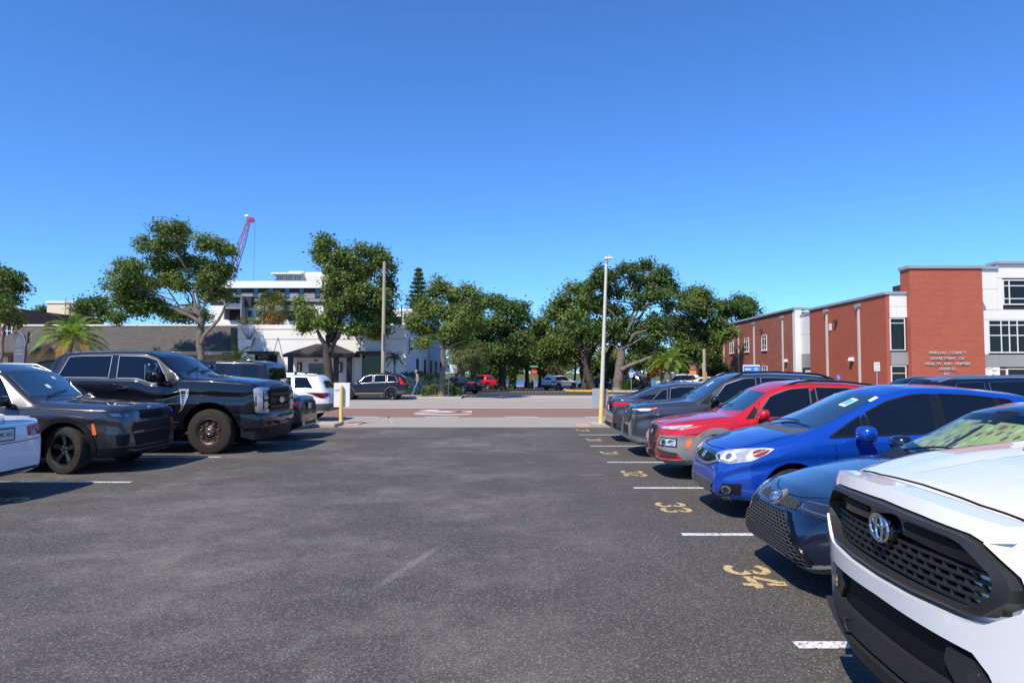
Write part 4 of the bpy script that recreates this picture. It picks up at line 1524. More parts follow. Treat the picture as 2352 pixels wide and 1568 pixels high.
    c.side_windows([(1.80, 2.1, 2.75, 2.78), (2.86, 2.88, 3.68, 3.62)], trim=BLACKP)
    c.arch_trim(BLACKP, .07, .03, 8)
    c.seams([(1.65, 2.82), (2.82, 3.78)])
    c.handles([2.52, 3.5], 1.02)
    c.mirrors(1.80, 1.28, size=(.12, .13, .10))
    c.patch('bed_cover', BLACKP, 'T', [(4.1, -.82), (5.3, -.82), (5.3, .82), (4.1, .82)], off=.006, res=.3)
    c.wheels(BLACKRIM, n=6, rim=.62, width=.26, spoke_w=.05)
    return c

# ---- charcoal suv --------------------------------------------------------------------------------
def charcoal_suv():
    L = 4.91
    sp = sp_suv(L, .975, 1.79, (.92, 3.88), .385, hood=1.115, cowl=1.45, head=2.12, belt=1.13, nosez=1.03, rhead=4.42, crease=.012, wf=.72, sharp=28,
                tail=[(4.56, 1.60), (4.76, 1.2), (4.85, 1.0), (4.90, .75), (4.91, .6)])
    c = Car('suv_car', 'charcoal suv with black wheels and an orange side marker by its front tyre', 'car', sp, paint('paint_charcoal', (.048, .048, .054), .55, .34), 'cars along the left of the aisle')
    c.windshield(GLASS if False else SHIELD, bow=.12)
    c.side_windows([(1.78, 2.12, 2.72, 2.75), (2.85, 2.86, 3.70, 3.66), (3.80, 3.76, 4.35, 4.15)], trim=SATIN, tw=.007)
    tailgate_glass(c, 1.2, 1.6, 38)
    c.both('headlight', LAMPD, 'F', [(24, .945), (25, .905), (44, .885), (53, .905), (60, .985), (57, 1.0), (40, .985), (26, .965)], off=.008, res=.04)
    for sg in (1, -1):
        c.patch('headlight_lens', mat('lamp_blue', (.10, .16, .32), .08, .5, .6, 1.0), 'F', rounded([(sg * 44, .905), (sg * 51, .915), (sg * 54, .962), (sg * 47, .955)], .012), off=.013, res=.03)
        c.patch('headlight_lens', mat('lamp_blue', (.1, .1, .1)), 'F', rounded([(sg * 38, .905), (sg * 42.5, .903), (sg * 43.5, .952), (sg * 39, .945)], .012), off=.013, res=.03)
    c.patch('grille', BLACKP, 'F', [(-24, .985), (24, .985), (24, .86), (18, .84), (-18, .84), (-24, .86)], off=.008, res=.06)
    for k in range(7):
        u = -19.2 + 6.4 * k
        c.patch('grille_slot', mat('grille_black', (0, 0, 0)), 'F', rounded([(u - 2.4, .865), (u + 2.4, .865), (u + 2.4, .97), (u - 2.4, .97)], .015), off=.018, res=.05)
    c.patch('bumper_upper', BLACKP, 'F', [(-33, .80), (33, .80), (36, .66), (-36, .66)], off=.007, res=.06)
    c.patch('lower_grille', mat('grille_black', (0, 0, 0)), 'F', [(-34, .62), (34, .62), (30, .42), (-30, .42)], off=.006, res=.06)
    c.both('fog_recess', BLACKP, 'F', rounded([(38, .62), (49, .62), (48, .44), (40, .44)], .03), off=.007, res=.05)
    c.patch('bumper_lower', BLACKP, 'F', [(-62, .42), (0, .40), (62, .42), (60, .30), (0, .28), (-60, .30)], off=.010, res=.07)
    c.both('side_marker', AMBER_L, 'R', [(.48, .80), (.44, .80), (.395, .64), (.42, .62), (.455, .64)], off=.02, res=.05)
    c.ribbon('hood_gap', SEAM, 'F', [(-52, 1.005), (-26, .992), (0, .99), (26, .992), (52, 1.005)], w=.009)
    for sg in (1, -1):
        c.ribbon('hood_gap', SEAM, 'R' if sg < 0 else 'L', [(.62, 1.01), (.9, 1.025), (1.4, 1.04), (1.75, 1.055)], w=.012)
        c.ribbon('bumper_gap', SEAM, 'F', [(sg * 58, .90), (sg * 64, .86), (sg * 69, .84)], w=.008)
    # raised panel in the hood
    c.patch('hood_panel', mat('hood_panel_black', (.016, .016, .018), .3, 0, .5, .6), 'T', rounded([(.55, -.36), (1.30, -.42), (1.30, .42), (.55, .36)], .12, 5), off=.006, res=.12)
    c.text_on('Jeep', 'F', 0, 1.035, .055, SATIN, off=.004)
    c.arch_trim(BLACKP, .075, .020, 6)
    c.both('rocker_cladding', BLACKP, 'R', [(1.40, .26), (3.40, .26), (3.38, .42), (1.42, .40)], off=.012, res=.1)
    c.seams([(1.66, 2.78), (2.78, 3.76)])
    c.handles([2.5, 3.5], 1.0)
    c.mirrors(1.86, 1.17, GLOSSB, size=(.12, .13, .085))
    c.rails(2.2, 4.4, SATIN, h=.045)
    for a_, b_ in (((1.70, -.20), (1.78, -.12)), ((1.92, .24), (1.98, .31))):
        c.patch('sticker', mat('permit_white', (.7, .7, .7)), 'T', [(a_[0], a_[1]), (a_[0], b_[1]), (b_[0], b_[1]), (b_[0], a_[1])], off=.006, res=.1)
    wiper(c, 1.52, -.5, .15)
    c.wheels(BLACKRIM, n=5, rim=.66, width=.245, spoke_w=.038, steer=rad(-16))
    return c

# ---- black heavy pickup --------------------------------------------------------------------------
def black_truck():
    L, W = 6.35, 1.015
    sp = dict(L=L, W=W, H=2.04, wheels=(1.0, 5.06), R=.435, cowl=(1.60, 1.56), head=(2.13, 1.96), rhead=4.08, deck=4.30, rw=.76, sm=.03, cant=.055,
              T=[(0, 1.22), (.012, 1.30), (.04, 1.36), (.12, 1.42), (.5, 1.475), (1.2, 1.53), (1.60, 1.56), (2.13, 1.96), (2.35, 2.025), (3.0, 2.04), (3.7, 2.035), (4.08, 2.0), (4.20, 1.88), (4.32, 1.50), (4.36, 1.46), (6.3, 1.46), (6.34, 1.42), (6.35, 1.2)],
              B=[(0, 1.16), (.04, 1.28), (.2, 1.355), (1.0, 1.42), (1.58, 1.43), (1.85, 1.34), (2.15, 1.33), (2.45, 1.43), (3.3, 1.445), (4.2, 1.45), (4.5, 1.42), (6.3, 1.42), (6.35, 1.15)],
              Z=[(0, .74), (.2, .70), (.34, .50), (.6, .46), (5.5, .46), (6.2, .55), (6.35, .62)], sill=.55, arch=.545, archdz=.03, flare=.018, crease=.012,
              Wp=[(0, .86), (.02, .90), (.06, .93), (.15, .96), (.4, .99), (.9, 1.0), (6.1, 1.0), (6.35, .985)], hcrown=.06)
    c = Car('pickup_truck', 'large black pickup truck with bronze eight hole wheels', 'pickup', sp, paint('paint_black', (.005, .006, .011), 0, .3), 'cars along the left of the aisle')
    c.windshield(GLASS, bow=.12)
    bright = mat('bright_trim', (.72, .72, .72), .22, .9)
    c.side_windows([(1.84, 2.14, 2.86, 2.90), (3.02, 3.04, 4.02, 3.90)], trim=bright, tw=.009, hi=.075, lo=.035)
    # lamp clusters with a bright bracket round them
    for sg in (1, -1):
        f = lambda pts: [(sg * u, z) for u, z in pts]
        c.patch('headlight_bracket', mat('bracket_silver', (.50, .50, .51), .25, .5), 'F', f([(53, 1.255), (50, 1.285), (33, 1.275), (33, 1.225), (45.0, 1.23), (45.5, 1.20), (45.2, .86), (33, .845), (33, .795), (48, .79), (51, .82)]), off=.018, thick=.05, res=.04)
        c.patch('headlight', LAMPD, 'F', f([(45.2, 1.22), (33, 1.22), (33, .85), (45.2, .865)]), off=.004, res=.06)
        for za, zb in ((1.07, 1.19), (.885, 1.0)):
            c.patch('headlight_lens', mat('lamp_blue', (.1, .1, .1)), 'F', rounded(f([(44, za), (37, za), (37, zb), (44, zb)]), .02), off=.012, res=.04)
        c.patch('lamp_divider', BLACKP, 'F', f([(45, 1.015), (33, 1.015), (33, 1.05), (45, 1.05)]), off=.016, res=.06)
        c.patch('side_marker', DRED_L, 'F', f([(51.6, 1.12), (50.2, 1.12), (50.2, .93), (51.4, .93)]), off=.024, thick=.03, res=.05)
    c.patch('grille', mat('grille_black', (0, 0, 0)), 'F', [(-33, 1.285), (33, 1.285), (33, .79), (-33, .79)], off=.004, res=.1)
    for z, h, mm in ((1.255, .045, BLACKP), (1.135, .055, BLACKP), (1.02, .085, BLACKP), (.885, .055, BLACKP), (.815, .04, BLACKP)):
        c.patch('grille_bar', mm, 'F', [(-33, z - h / 2), (33, z - h / 2), (33, z + h / 2), (-33, z + h / 2)], off=.035, thick=.04, res=.1)
        c.ribbon('grille_edge', mat('edge_bronze', (.10, .08, .065), .35, .5), 'F', [(-32, z + h / 2 - .006), (0, z + h / 2 - .006), (32, z + h / 2 - .006)], w=.006, off=.037)
    c.lattice('grille_mesh', BLACKP, 'F', [(-33, 1.285), (33, 1.285), (33, .79), (-33, .79)], .06, .012, .018, .012, 'hex')
    c.emblem('oval', 'F', 0, 1.02, .27, SATIN, off=.055)
    c.text_on('SUPER DUTY', 'F', 0, 1.325, .085, mat('badge_dark', (.05, .05, .055), .3, .5), off=.012, space=1.5)
    # fender badge
    for v in 'LR':
        bd = c.patch('fender_vent', bright, v, [(1.40, 1.26), (1.60, 1.26), (1.585, 1.215), (1.55, .90), (1.60, .80), (1.52, .86), (1.42, 1.12)], off=.012, res=.08)
        c.patch('vent_insert', BLACKP, v, [(1.47, 1.225), (1.56, 1.225), (1.53, .93), (1.49, 1.0)], off=.016, res=.08, parent=bd)
        for k in range(6):
            c.patch('vent_bar', bright, v, [(1.46, 1.20 - k * .045), (1.53, 1.20 - k * .045), (1.53, 1.185 - k * .045), (1.46, 1.185 - k * .045)], off=.019, res=.08, parent=bd)
    # bumper stands forward of the sheet metal
    bp = [(-.98, .0), (-.92, .10), (-.70, .16), (-.3, .185), (0, .19), (.3, .185), (.70, .16), (.92, .10), (.98, .0)]
    vs, fs = [], []
    zs = [(.50, -.03), (.56, .0), (.66, .0), (.72, -.005), (.765, -.03), (.77, -.09)]
    for z, dx in zs:
        for y, x in bp:
            vs.append((L / 2 - .09 + x + dx, y, z))
    nb = len(bp)
    for i in range(len(zs) - 1):
        for k in range(nb - 1):
            fs.append((i * nb + k, i * nb + k + 1, (i + 1) * nb + k + 1, (i + 1) * nb + k))
    for sg, k in ((-1, 0), (1, nb - 1)):
        o = len(vs)
        for z, dx in zs:
            vs.append((L / 2 - .40, sg * 1.0, z))
        for i in range(len(zs) - 1):
            fs.append((i * nb + k, (i + 1) * nb + k, o + i + 1, o + i))
    MB().add(vs, fs).build('front_bumper', c.paint, c.root, 30)
    for sg in (1, -1):
        MB().bbox(L / 2 + .0, L / 2 + .075, sg * .62 - .13, sg * .62 + .13, .545, .635, .01).build('fog_recess', BLACKP, c.root)
        MB().tube([(L / 2 + .06, sg * .42, .60), (L / 2 + .15, sg * .42, .60), (L / 2 + .15, sg * .36, .57), (L / 2 + .06, sg * .36, .56)], .014, 8).build('tow_hook', BLACKP, c.root, 60)
    av = []
    for y, x in bp:
        av.append((L / 2 - .11 + x, y * .97))
    mb = MB()
    for k in range(nb - 1):
        (xa, ya), (xb, yb) = av[k], av[k + 1]
        mb.quad((xa, ya, .52), (xb, yb, .52), (xb - .05, yb, .27), (xa - .05, ya, .27))
    for k in (0, nb - 1):
        xa, ya = av[k]
        mb.quad((xa, ya, .52), (xa - .30, ya * 1.0, .52), (xa - .30, ya, .33), (xa - .05, ya, .27))
    mb.build('air_dam', GREYP if False else BLACKP, c.root)
    c.seams([(1.66, 2.96), (2.96, 4.12)])
    c.handles([2.62, 3.78], 1.27, BLACKP, .2)
    for v in 'LR':
        c.ribbon('rocker_trim', SATIN, v, [(1.60, .62), (4.3, .62)], w=.012)
    MB().bbox(L / 2 - 4.3, L / 2 - 1.65, -1.10, -.93, .42, .50, .02).build('running_board', BLACKP, c.root)
    MB().bbox(L / 2 - 4.3, L / 2 - 1.65, .93, 1.10, .42, .50, .02).build('running_board', BLACKP, c.root)
    # tall trailer mirrors
    for sg in (1, -1):
        y = sg * (W + .26)
        x = L / 2 - 2.02
        mb = MB().bbox(x - .05, x + .10, y - .13, y + .13, 1.40, 1.76, .04)
        o = mb.build('mirror', GLOSSB, c.root, 50)
        MB().bbox(x - .058, x - .05, y - .11, y + .11, 1.43, 1.73, .003).build('mirror_glass', CHROME, o)
        MB().bbox(x + .09, x + .107, y - .11, y + .02, 1.535, 1.575, .005).build('mirror_lamp', LAMPC, o)
        MB().bbox(x - .02, x + .04, min(sg * .90, y), max(sg * .90, y), 1.42, 1.50, .02).build('mirror_arm', BLACKP, o)
        MB().bbox(x - .03, x + .05, sg * .97 - .05, sg * .97 + .05, 1.33, 1.62, .02).build('mirror_base', BLACKP, o)
    MB().tube([(L / 2 - 1.35, -.80, 1.46), (L / 2 - 1.36, -.80, 1.98)], [.006, .003], 6).build('antenna', BLACKP, c.root)
    wiper(c, 1.66, -.55, .1)
    wiper(c, 1.66, .05, .70)
    c.patch('bed_cover', BLACKP, 'T', [(4.42, -.86), (6.28, -.86), (6.28, .86), (4.42, .86)], off=.006, res=.3)
    tm = mat('dusty_tyre', (.034, .030, .027), .85, 0, .2)
    c.arch_trim(c.paint, .035, .012)
    c.wheels(BRONZE, 'holes', n=8, rim=.60, width=.29, inset=-.005, tyre=tm)
    return c

# ---- white sedan tail ----------------------------------------------------------------------------
def white_sedan():
    L = 4.88
    sp = sp_sedan(L, .925, 1.46, (.95, 3.73), .335, 1.075)
    c = Car('sedan_car', 'white sedan showing its tail with red lamps and chrome strip', 'car', sp, paint('paint_pearl', (.74, .75, .76), 0, .28), 'cars along the left of the aisle')
    c.windshield()
    c.windshield(GLASS, s0=4.26, s1=3.62, bow=.10, name='rear_window', rear=True)
    c.side_windows([(1.66, 2.12, 2.66, 2.70), (2.76, 2.77, 3.48, 3.40), (3.54, 3.46, 3.92, 3.62)], trim=SATIN, tw=.012)
    tl = [(27, .80), (28, .93), (44, .955), (62, .965), (66, .94), (60, .835), (44, .805)]
    c.both('taillight', RED_L, 'B', tl, off=.010, res=.04)
    c.both('taillight_inner', DRED_L, 'B', [(29, .815), (30, .88), (44, .885), (56, .88), (54, .84), (44, .82)], off=.014, res=.04)
    c.both('reverse_light', LAMPC, 'B', [(50, .962), (60, .968), (57, 1.0), (51, .99)], off=.010, res=.03)
    c.ribbon('chrome_strip', CHROME, 'B', [(-42, .972), (-26, .965), (0, .962), (26, .965), (42, .972)], w=.035, off=.016)
    c.plate('B', .845, text='BC 653', off=.014)
    c.emblem('honda', 'B', 0, 1.025, .10, SATIN, off=.014)
    c.ribbon('trunk_gap', SEAM, 'B', [(-44, .80), (-38, .755), (-20, .735), (0, .73), (20, .735), (38, .755), (44, .80)], w=.010)
    c.text_on('SPORT', 'B', 38, .785, .03, mat('badge_dark', (.05, .05, .055), .3, .5))
    c.patch('rear_diffuser', BLACKP, 'B', [(-70, .43), (-40, .385), (0, .375), (40, .385), (70, .43), (66, .36), (0, .34), (-66, .36)], off=.008, res=.07)
    c.both('spoiler_lip', c.paint, 'T', [(4.74, .0), (4.74, .55), (4.70, .66), (4.78, .66), (4.80, .55), (4.80, .0)], off=.022, thick=.03, res=.1)
    c.seams([(1.6, 2.72), (2.72, 3.7)])
    c.handles([2.45, 3.45], .89)
    c.mirrors(1.75, .99)
    c.both('headlight', LAMPC, 'F', [(26, .66), (46, .66), (62, .76), (40, .74)], off=.006, res=.05)
    c.patch('grille', BLACKP, 'F', [(-22, .70), (22, .70), (18, .50), (-18, .50)], off=.006, res=.06)
    c.arch_trim(c.paint, .02, .008)
    c.wheels(SILVERRIM, n=5, rim=.72, width=.22)
    return c

# ---- black sedan tail ----------------------------------------------------------------------------
def black_sedan(name_label, pm, group, plate_text=None, tails='slim', rim=SILVERRIM, trim=BLACKP, dims=(4.71, .915, 1.445)):
    L, W, H = dims
    sp = sp_sedan(L, W, H, (.90, L - .98), .335, 1.09)
    c = Car('sedan_car', name_label, 'car', sp, pm, group)
    k = L / 4.63
    c.windshield()
    c.windshield(GLASS, s0=4.04 * k, s1=3.44 * k, bow=.10, name='rear_window', rear=True)
    c.side_windows([(1.58 * k, 2.02 * k, 2.52 * k, 2.55 * k), (2.62 * k, 2.63 * k, 3.30 * k, 3.22 * k), (3.36 * k, 3.28 * k, 3.72 * k, 3.42 * k)], trim=trim, tw=.012)
    c.both('taillight', RED_L, 'B', [(26, .87), (44, .855), (60, .88), (66, .955), (48, .95), (28, .93)], off=.010, res=.04)
    c.both('taillight_inner', DRED_L, 'B', [(30, .885), (44, .88), (56, .90), (44, .91)], off=.014, res=.04)
    if tails == 'chrome':
        c.both('reverse_light', LAMPC, 'B', [(24, .93), (48, .95), (52, .968), (24, .955)], off=.012, res=.04)
    c.plate('B', .83, off=.012)
    c.emblem('ring', 'B', 0, .985, .06, off=.012)
    c.ribbon('trunk_gap', SEAM, 'B', [(-40, .86), (-34, .73), (0, .72), (34, .73), (40, .86)], w=.009)
    c.patch('rear_diffuser', BLACKP, 'B', [(-44, .44), (44, .44), (40, .36), (-40, .36)], off=.008, res=.07)
    c.both('exhaust_tip', SATIN, 'B', rounded([(28, .38), (35, .38), (35, .43), (28, .43)], .02), off=.02, res=.04)
    c.both('headlight', LAMPC, 'F', [(26, .66), (46, .66), (62, .76), (40, .74)], off=.006, res=.05)
    c.patch('grille', BLACKP, 'F', [(-22, .70), (22, .70), (18, .45), (-18, .45)], off=.006, res=.06)
    c.seams([(1.5 * k, 2.58 * k), (2.58 * k, 3.5 * k)])
    c.handles([2.3 * k, 3.3 * k], .88)
    c.mirrors(1.64 * k, .985)
    c.arch_trim(c.paint, .02, .008)
    c.wheels(rim, n=5, rim=.70, width=.2, spoke_w=.035)
    return c

# ---- boxy black off-roader -----------------------------------------------------------------------
def boxy_suv():
    L, W = 4.75, .98
    sp = dict(L=L, W=W, H=2.03, wheels=(.90, 3.85), R=.40, cowl=(1.42, 1.27), head=(1.86, 1.84), rhead=4.55, deck=4.70, rw=.83, sm=.03, rcrown=.03, cant=.05,
              T=[(0, .8), (.012, 1.0), (.04, 1.13), (.10, 1.18), (.6, 1.22), (1.42, 1.26), (1.86, 1.84), (2.05, 1.98), (2.4, 2.03), (4.3, 2.03), (4.55, 1.99), (4.64, 1.88), (4.70, 1.30), (4.73, 1.0), (4.745, .8), (4.75, .6)],
              B=[(0, .75), (.05, 1.06), (.3, 1.12), (1.4, 1.19), (4.4, 1.22), (4.68, 1.18), (4.75, .6)], Z=[(0, .45), (.2, .38), (4.3, .36), (4.75, .5)], sill=.45,
              Wp=[(0, .86), (.03, .91), (.1, .95), (.3, .985), (.8, 1), (4.4, 1.0), (4.65, .985), (4.75, .95)])
    c = Car('off_road_suv', 'tall boxy black suv with a covered spare wheel on its back', 'car', sp, paint('paint_black', (0, 0, 0)), 'cars along the left of the aisle')
    c.windshield(bow=.05)
    c.side_windows([(1.60, 1.9, 2.55, 2.55), (2.66, 2.66, 3.45, 3.45), (3.95, 3.95, 4.45, 4.40)], hi=.10, trim=BLACKP)
    c.both('side_panel', GLOSSB, 'R', rounded([(3.50, 1.27), (3.92, 1.27), (3.92, 1.86), (3.50, 1.86)], .03), off=.006, res=.1)
    c.patch('rear_window', GLASS, 'B', rounded([(-36, 1.30), (36, 1.30), (36, 1.82), (-36, 1.82)], .05), off=.005, res=.1)
    sw = MB().lathe([(0, -.235), (.33, -.235), (.365, -.215), (.375, -.18), (.375, .0), (0, 0)], 'x', 40, (-L / 2 - .005, 0, 1.12))
    o = sw.build('spare_wheel', mat('spare_tyre', (.02, .02, .02), .8), c.root, 35)
    MB().lathe([(0, -.245), (.31, -.245), (.33, -.234)], 'x', 40, (-L / 2 - .005, 0, 1.12)).build('spare_cover', GLOSSB, o, 35)
    MB().lathe([(.335, -.24), (.372, -.225), (.382, -.18), (.382, -.02), (.372, 0)], 'x', 40, (-L / 2 - .005, 0, 1.12)).build('spare_band', mat('band_grey', (.30, .29, .28), .45, .4), o, 35)
    c.both('taillight', RED_L, 'B', [(42, 1.20), (46, 1.20), (46, 1.48), (42, 1.48)], off=.01, res=.05)
    c.rails(2.2, 4.3, BLACKP, y=.70, h=.03, r=.014)
    c.seams([(1.5, 2.6), (2.6, 3.5)])
    c.handles([2.3, 3.2], 1.10, BLACKP)
    c.mirrors(1.7, 1.32, GLOSSB, size=(.11, .13, .11))
    c.both('headlight', LAMPC, 'F', [(36, .95), (48, .95), (48, 1.08), (36, 1.08)], off=.008, res=.05)
    c.patch('grille', BLACKP, 'F', [(-34, .95), (34, .95), (34, 1.08), (-34, 1.08)], off=.006, res=.07)
    c.arch_trim(BLACKP, .06, .02)
    hit, _ = c.proj('T', 3.9, .2)
    MB().ellipsoid(tuple(hit + Vector((0, 0, .01))), (.10, .05, .035)).build('roof_antenna', SATIN, c.root, 60)
    c.wheels(BLACKRIM, n=6, rim=.64, width=.25)
    return c

# ---- generic suvs for the street and the far lot -------------------------------------------------
def street_suv(label, pm, group, name='suv_car', rim=SILVERRIM, dims=(4.63, .93, 1.665), trim=SATIN, rails=SATIN, clad=GREYP, tail='wedge', bars=False, rp=.70, sill_trim=False, sharp_win=True, glass=None):
    L, W, H = dims
    sp = sp_suv(L, W, H, (.92, L - 1.0), .365, hood=1.05, cowl=L * .262, head=L * .405, belt=1.06, nosez=.93, rhead=L - .50, crease=.016)
    c = Car(name, label, 'car', sp, pm, group)
    g = glass or GLASS
    c.windshield(bow=.12)
    a = L / 4.63
    c.side_windows([(1.56 * a, 1.9 * a, 2.42 * a, 2.45 * a), (2.53 * a, 2.54 * a, 3.30 * a, 3.24 * a), (3.40 * a, 3.33 * a, 4.06 * a, 3.78 * a)], m=g, trim=trim, tw=.008)
    tailgate_glass(c, 1.16, H - .17, 40)
    if tail == 'wedge':
        c.both('taillight', DRED_L, 'B', [(30, .98), (30, .94), (44, .86), (54, .80), (58, .82), (70, .93), (84, 1.00), (60, .99)], off=.010, res=.04)
    elif tail == 'tall':
        c.both('taillight', RED_L, 'B', [(52, .98), (38, .98), (38, 1.02), (50, 1.04), (56, 1.30), (60, 1.44), (64, 1.44), (64, 1.16), (62, .98)], off=.010, res=.04)
    else:
        c.both('taillight', RED_L, 'B', [(26, .96), (60, .95), (66, 1.04), (26, 1.03)], off=.010, res=.04)
    c.patch('rear_bumper', clad, 'B', [(-78, .60), (-50, .62), (0, .60), (50, .62), (78, .60), (80, .40), (50, .37), (0, .37), (-50, .37), (-80, .40)], off=.012, res=.06)
    c.plate('B', .80)
    c.both('headlight', LAMPC, 'F', [(26, .82), (48, .80), (62, .90), (40, .92)], off=.008, res=.05)
    c.patch('grille', BLACKP, 'F', [(-24, .90), (24, .90), (20, .55), (-20, .55)], off=.008, res=.06)
    c.arch_trim(clad, .06, .014, 6)
    c.both('rocker_cladding', clad, 'R', [(1.40, .25), (L - 1.48, .25), (L - 1.50, .39), (1.42, .38)], off=.012, res=.09)
    if sill_trim:
        c.both('sill_trim', SATIN, 'R', [(1.42, .40), (L - 1.50, .41), (L - 1.50, .45), (1.42, .44)], off=.016, res=.09)
    c.both('side_reflector', DRED_L, 'B', [(82, .66), (84, .66), (86, .56), (84, .55)], off=.03, res=.05)
    c.both('tail_spoiler', pm, 'T', [(L - .56, 0), (L - .56, .55), (L - .36, .52), (L - .36, 0)], off=.02, thick=.02, res=.1)
    c.seams([(1.45 * a, 2.48 * a), (2.48 * a, 3.42 * a)])
    c.handles([2.22 * a, 3.12 * a], .97)
    c.mirrors(1.62 * a, 1.10)
    if rails:
        c.rails(2.0 * a, L - .62, rails, h=.045)
    if bars:
        for s in (2.45, 3.35):
            l_, _ = c.proj('T', s, rp * W * .93)
            r_, _ = c.proj('T', s, -rp * W * .93)
            MB().tube([l_ + Vector((0, .03, .10)), r_ + Vector((0, -.03, .10))], .020, 8).build('roof_bar', SATIN, c.root, 60)
            for q in (l_, r_):
                MB().bbox(q.x - .05, q.x + .05, q.y - .03, q.y + .03, q.z + .02, q.z + .11, .015).build('bar_foot', BLACKP, c.root)
    c.wheels(rim, n=5, rim=.70, width=.23, spoke_w=.06)
    return c

def red_pickup():
    L, W = 5.35, .94
    sp = dict(L=L, W=W, H=1.79, wheels=(.92, 4.16), R=.385, cowl=(1.45, 1.16), head=(2.0, 1.64), rhead=3.5, deck=3.72, rw=.70, sm=.035,
              T=[(0, .85), (.012, .95), (.04, 1.02), (.12, 1.05), (.5, 1.10), (1.45, 1.16), (2.0, 1.64), (2.3, 1.76), (2.8, 1.79), (3.4, 1.77), (3.6, 1.66), (3.74, 1.2), (3.8, 1.15), (5.28, 1.15), (5.34, 1.1), (5.35, .9)],
              B=[(0, .8), (.06, .96), (.3, 1.02), (1.4, 1.06), (3.6, 1.10), (5.3, 1.11), (5.35, .85)], Z=[(0, .5), (.2, .42), (4.8, .42), (5.35, .55)], sill=.5, arch=.46,
              Wp=[(0, .74), (.04, .82), (.12, .89), (.3, .95), (.7, 1), (5.1, 1), (5.35, .97)])
    c = Car('pickup_truck', 'bright red pickup truck in the far lot by the lake', 'pickup', sp, paint('paint_fire_red', (.55, .008, .006), .05, .3), 'vehicles in the far lot')
    c.windshield(bow=.1)
    c.side_windows([(1.72, 2.0, 2.62, 2.64), (2.72, 2.74, 3.42, 3.36)], trim=BLACKP)
    c.patch('rear_window', GLASS, 'T', [(3.56, -.5), (3.56, .5), (3.72, .55), (3.72, -.55)], off=.004, res=.2)
    c.patch('bed_floor', BLACKP, 'T', [(3.84, -.80), (5.24, -.80), (5.24, .80), (3.84, .80)], off=.006, res=.3)
    c.both('taillight', RED_L, 'B', [(42, .88), (47, .88), (47, 1.06), (42, 1.06)], off=.01, res=.05)
    MB().bbox(-L / 2 - .12, -L / 2 + .05, -.9, .9, .52, .68, .03).build('rear_bumper', CHROME, c.root)
    c.plate('B', .78)
    c.both('headlight', LAMPC, 'F', [(36, .86), (50, .86), (50, .98), (36, .98)], off=.008, res=.05)
    c.patch('grille', BLACKP, 'F', [(-34, .82), (34, .82), (34, .98), (-34, .98)], off=.006, res=.07)
    c.seams([(1.6, 2.68), (2.68, 3.6)])
    c.handles([2.4, 3.3], .98, BLACKP)
    c.mirrors(1.76, 1.16, BLACKP)
    c.arch_trim(BLACKP, .04, .02)
    c.wheels(SILVERRIM, n=5, rim=.62, width=.25, spoke_w=.06)
    return c
# ------------------------------------------------------------------ parked vehicles
LINE_Z = [4.25 + 2.86 * k for k in range(6)]
def nose_left(c, x_nose, y, yaw=0.0):      # front to -X
    c.place(x_nose + c.L / 2, y, PI + rad(yaw))
def nose_right(c, x_nose, y, yaw=0.0):     # front to +X
    c.place(x_nose - c.L / 2, y, rad(yaw))
def tail_right(c, x_tail, y, yaw=0.0):     # rear to +X
    c.place(x_tail - c.L / 2, y, PI + rad(yaw))
def tail_left(c, x_tail, y, yaw=0.0):
    c.place(x_tail + c.L / 2, y, rad(yaw))

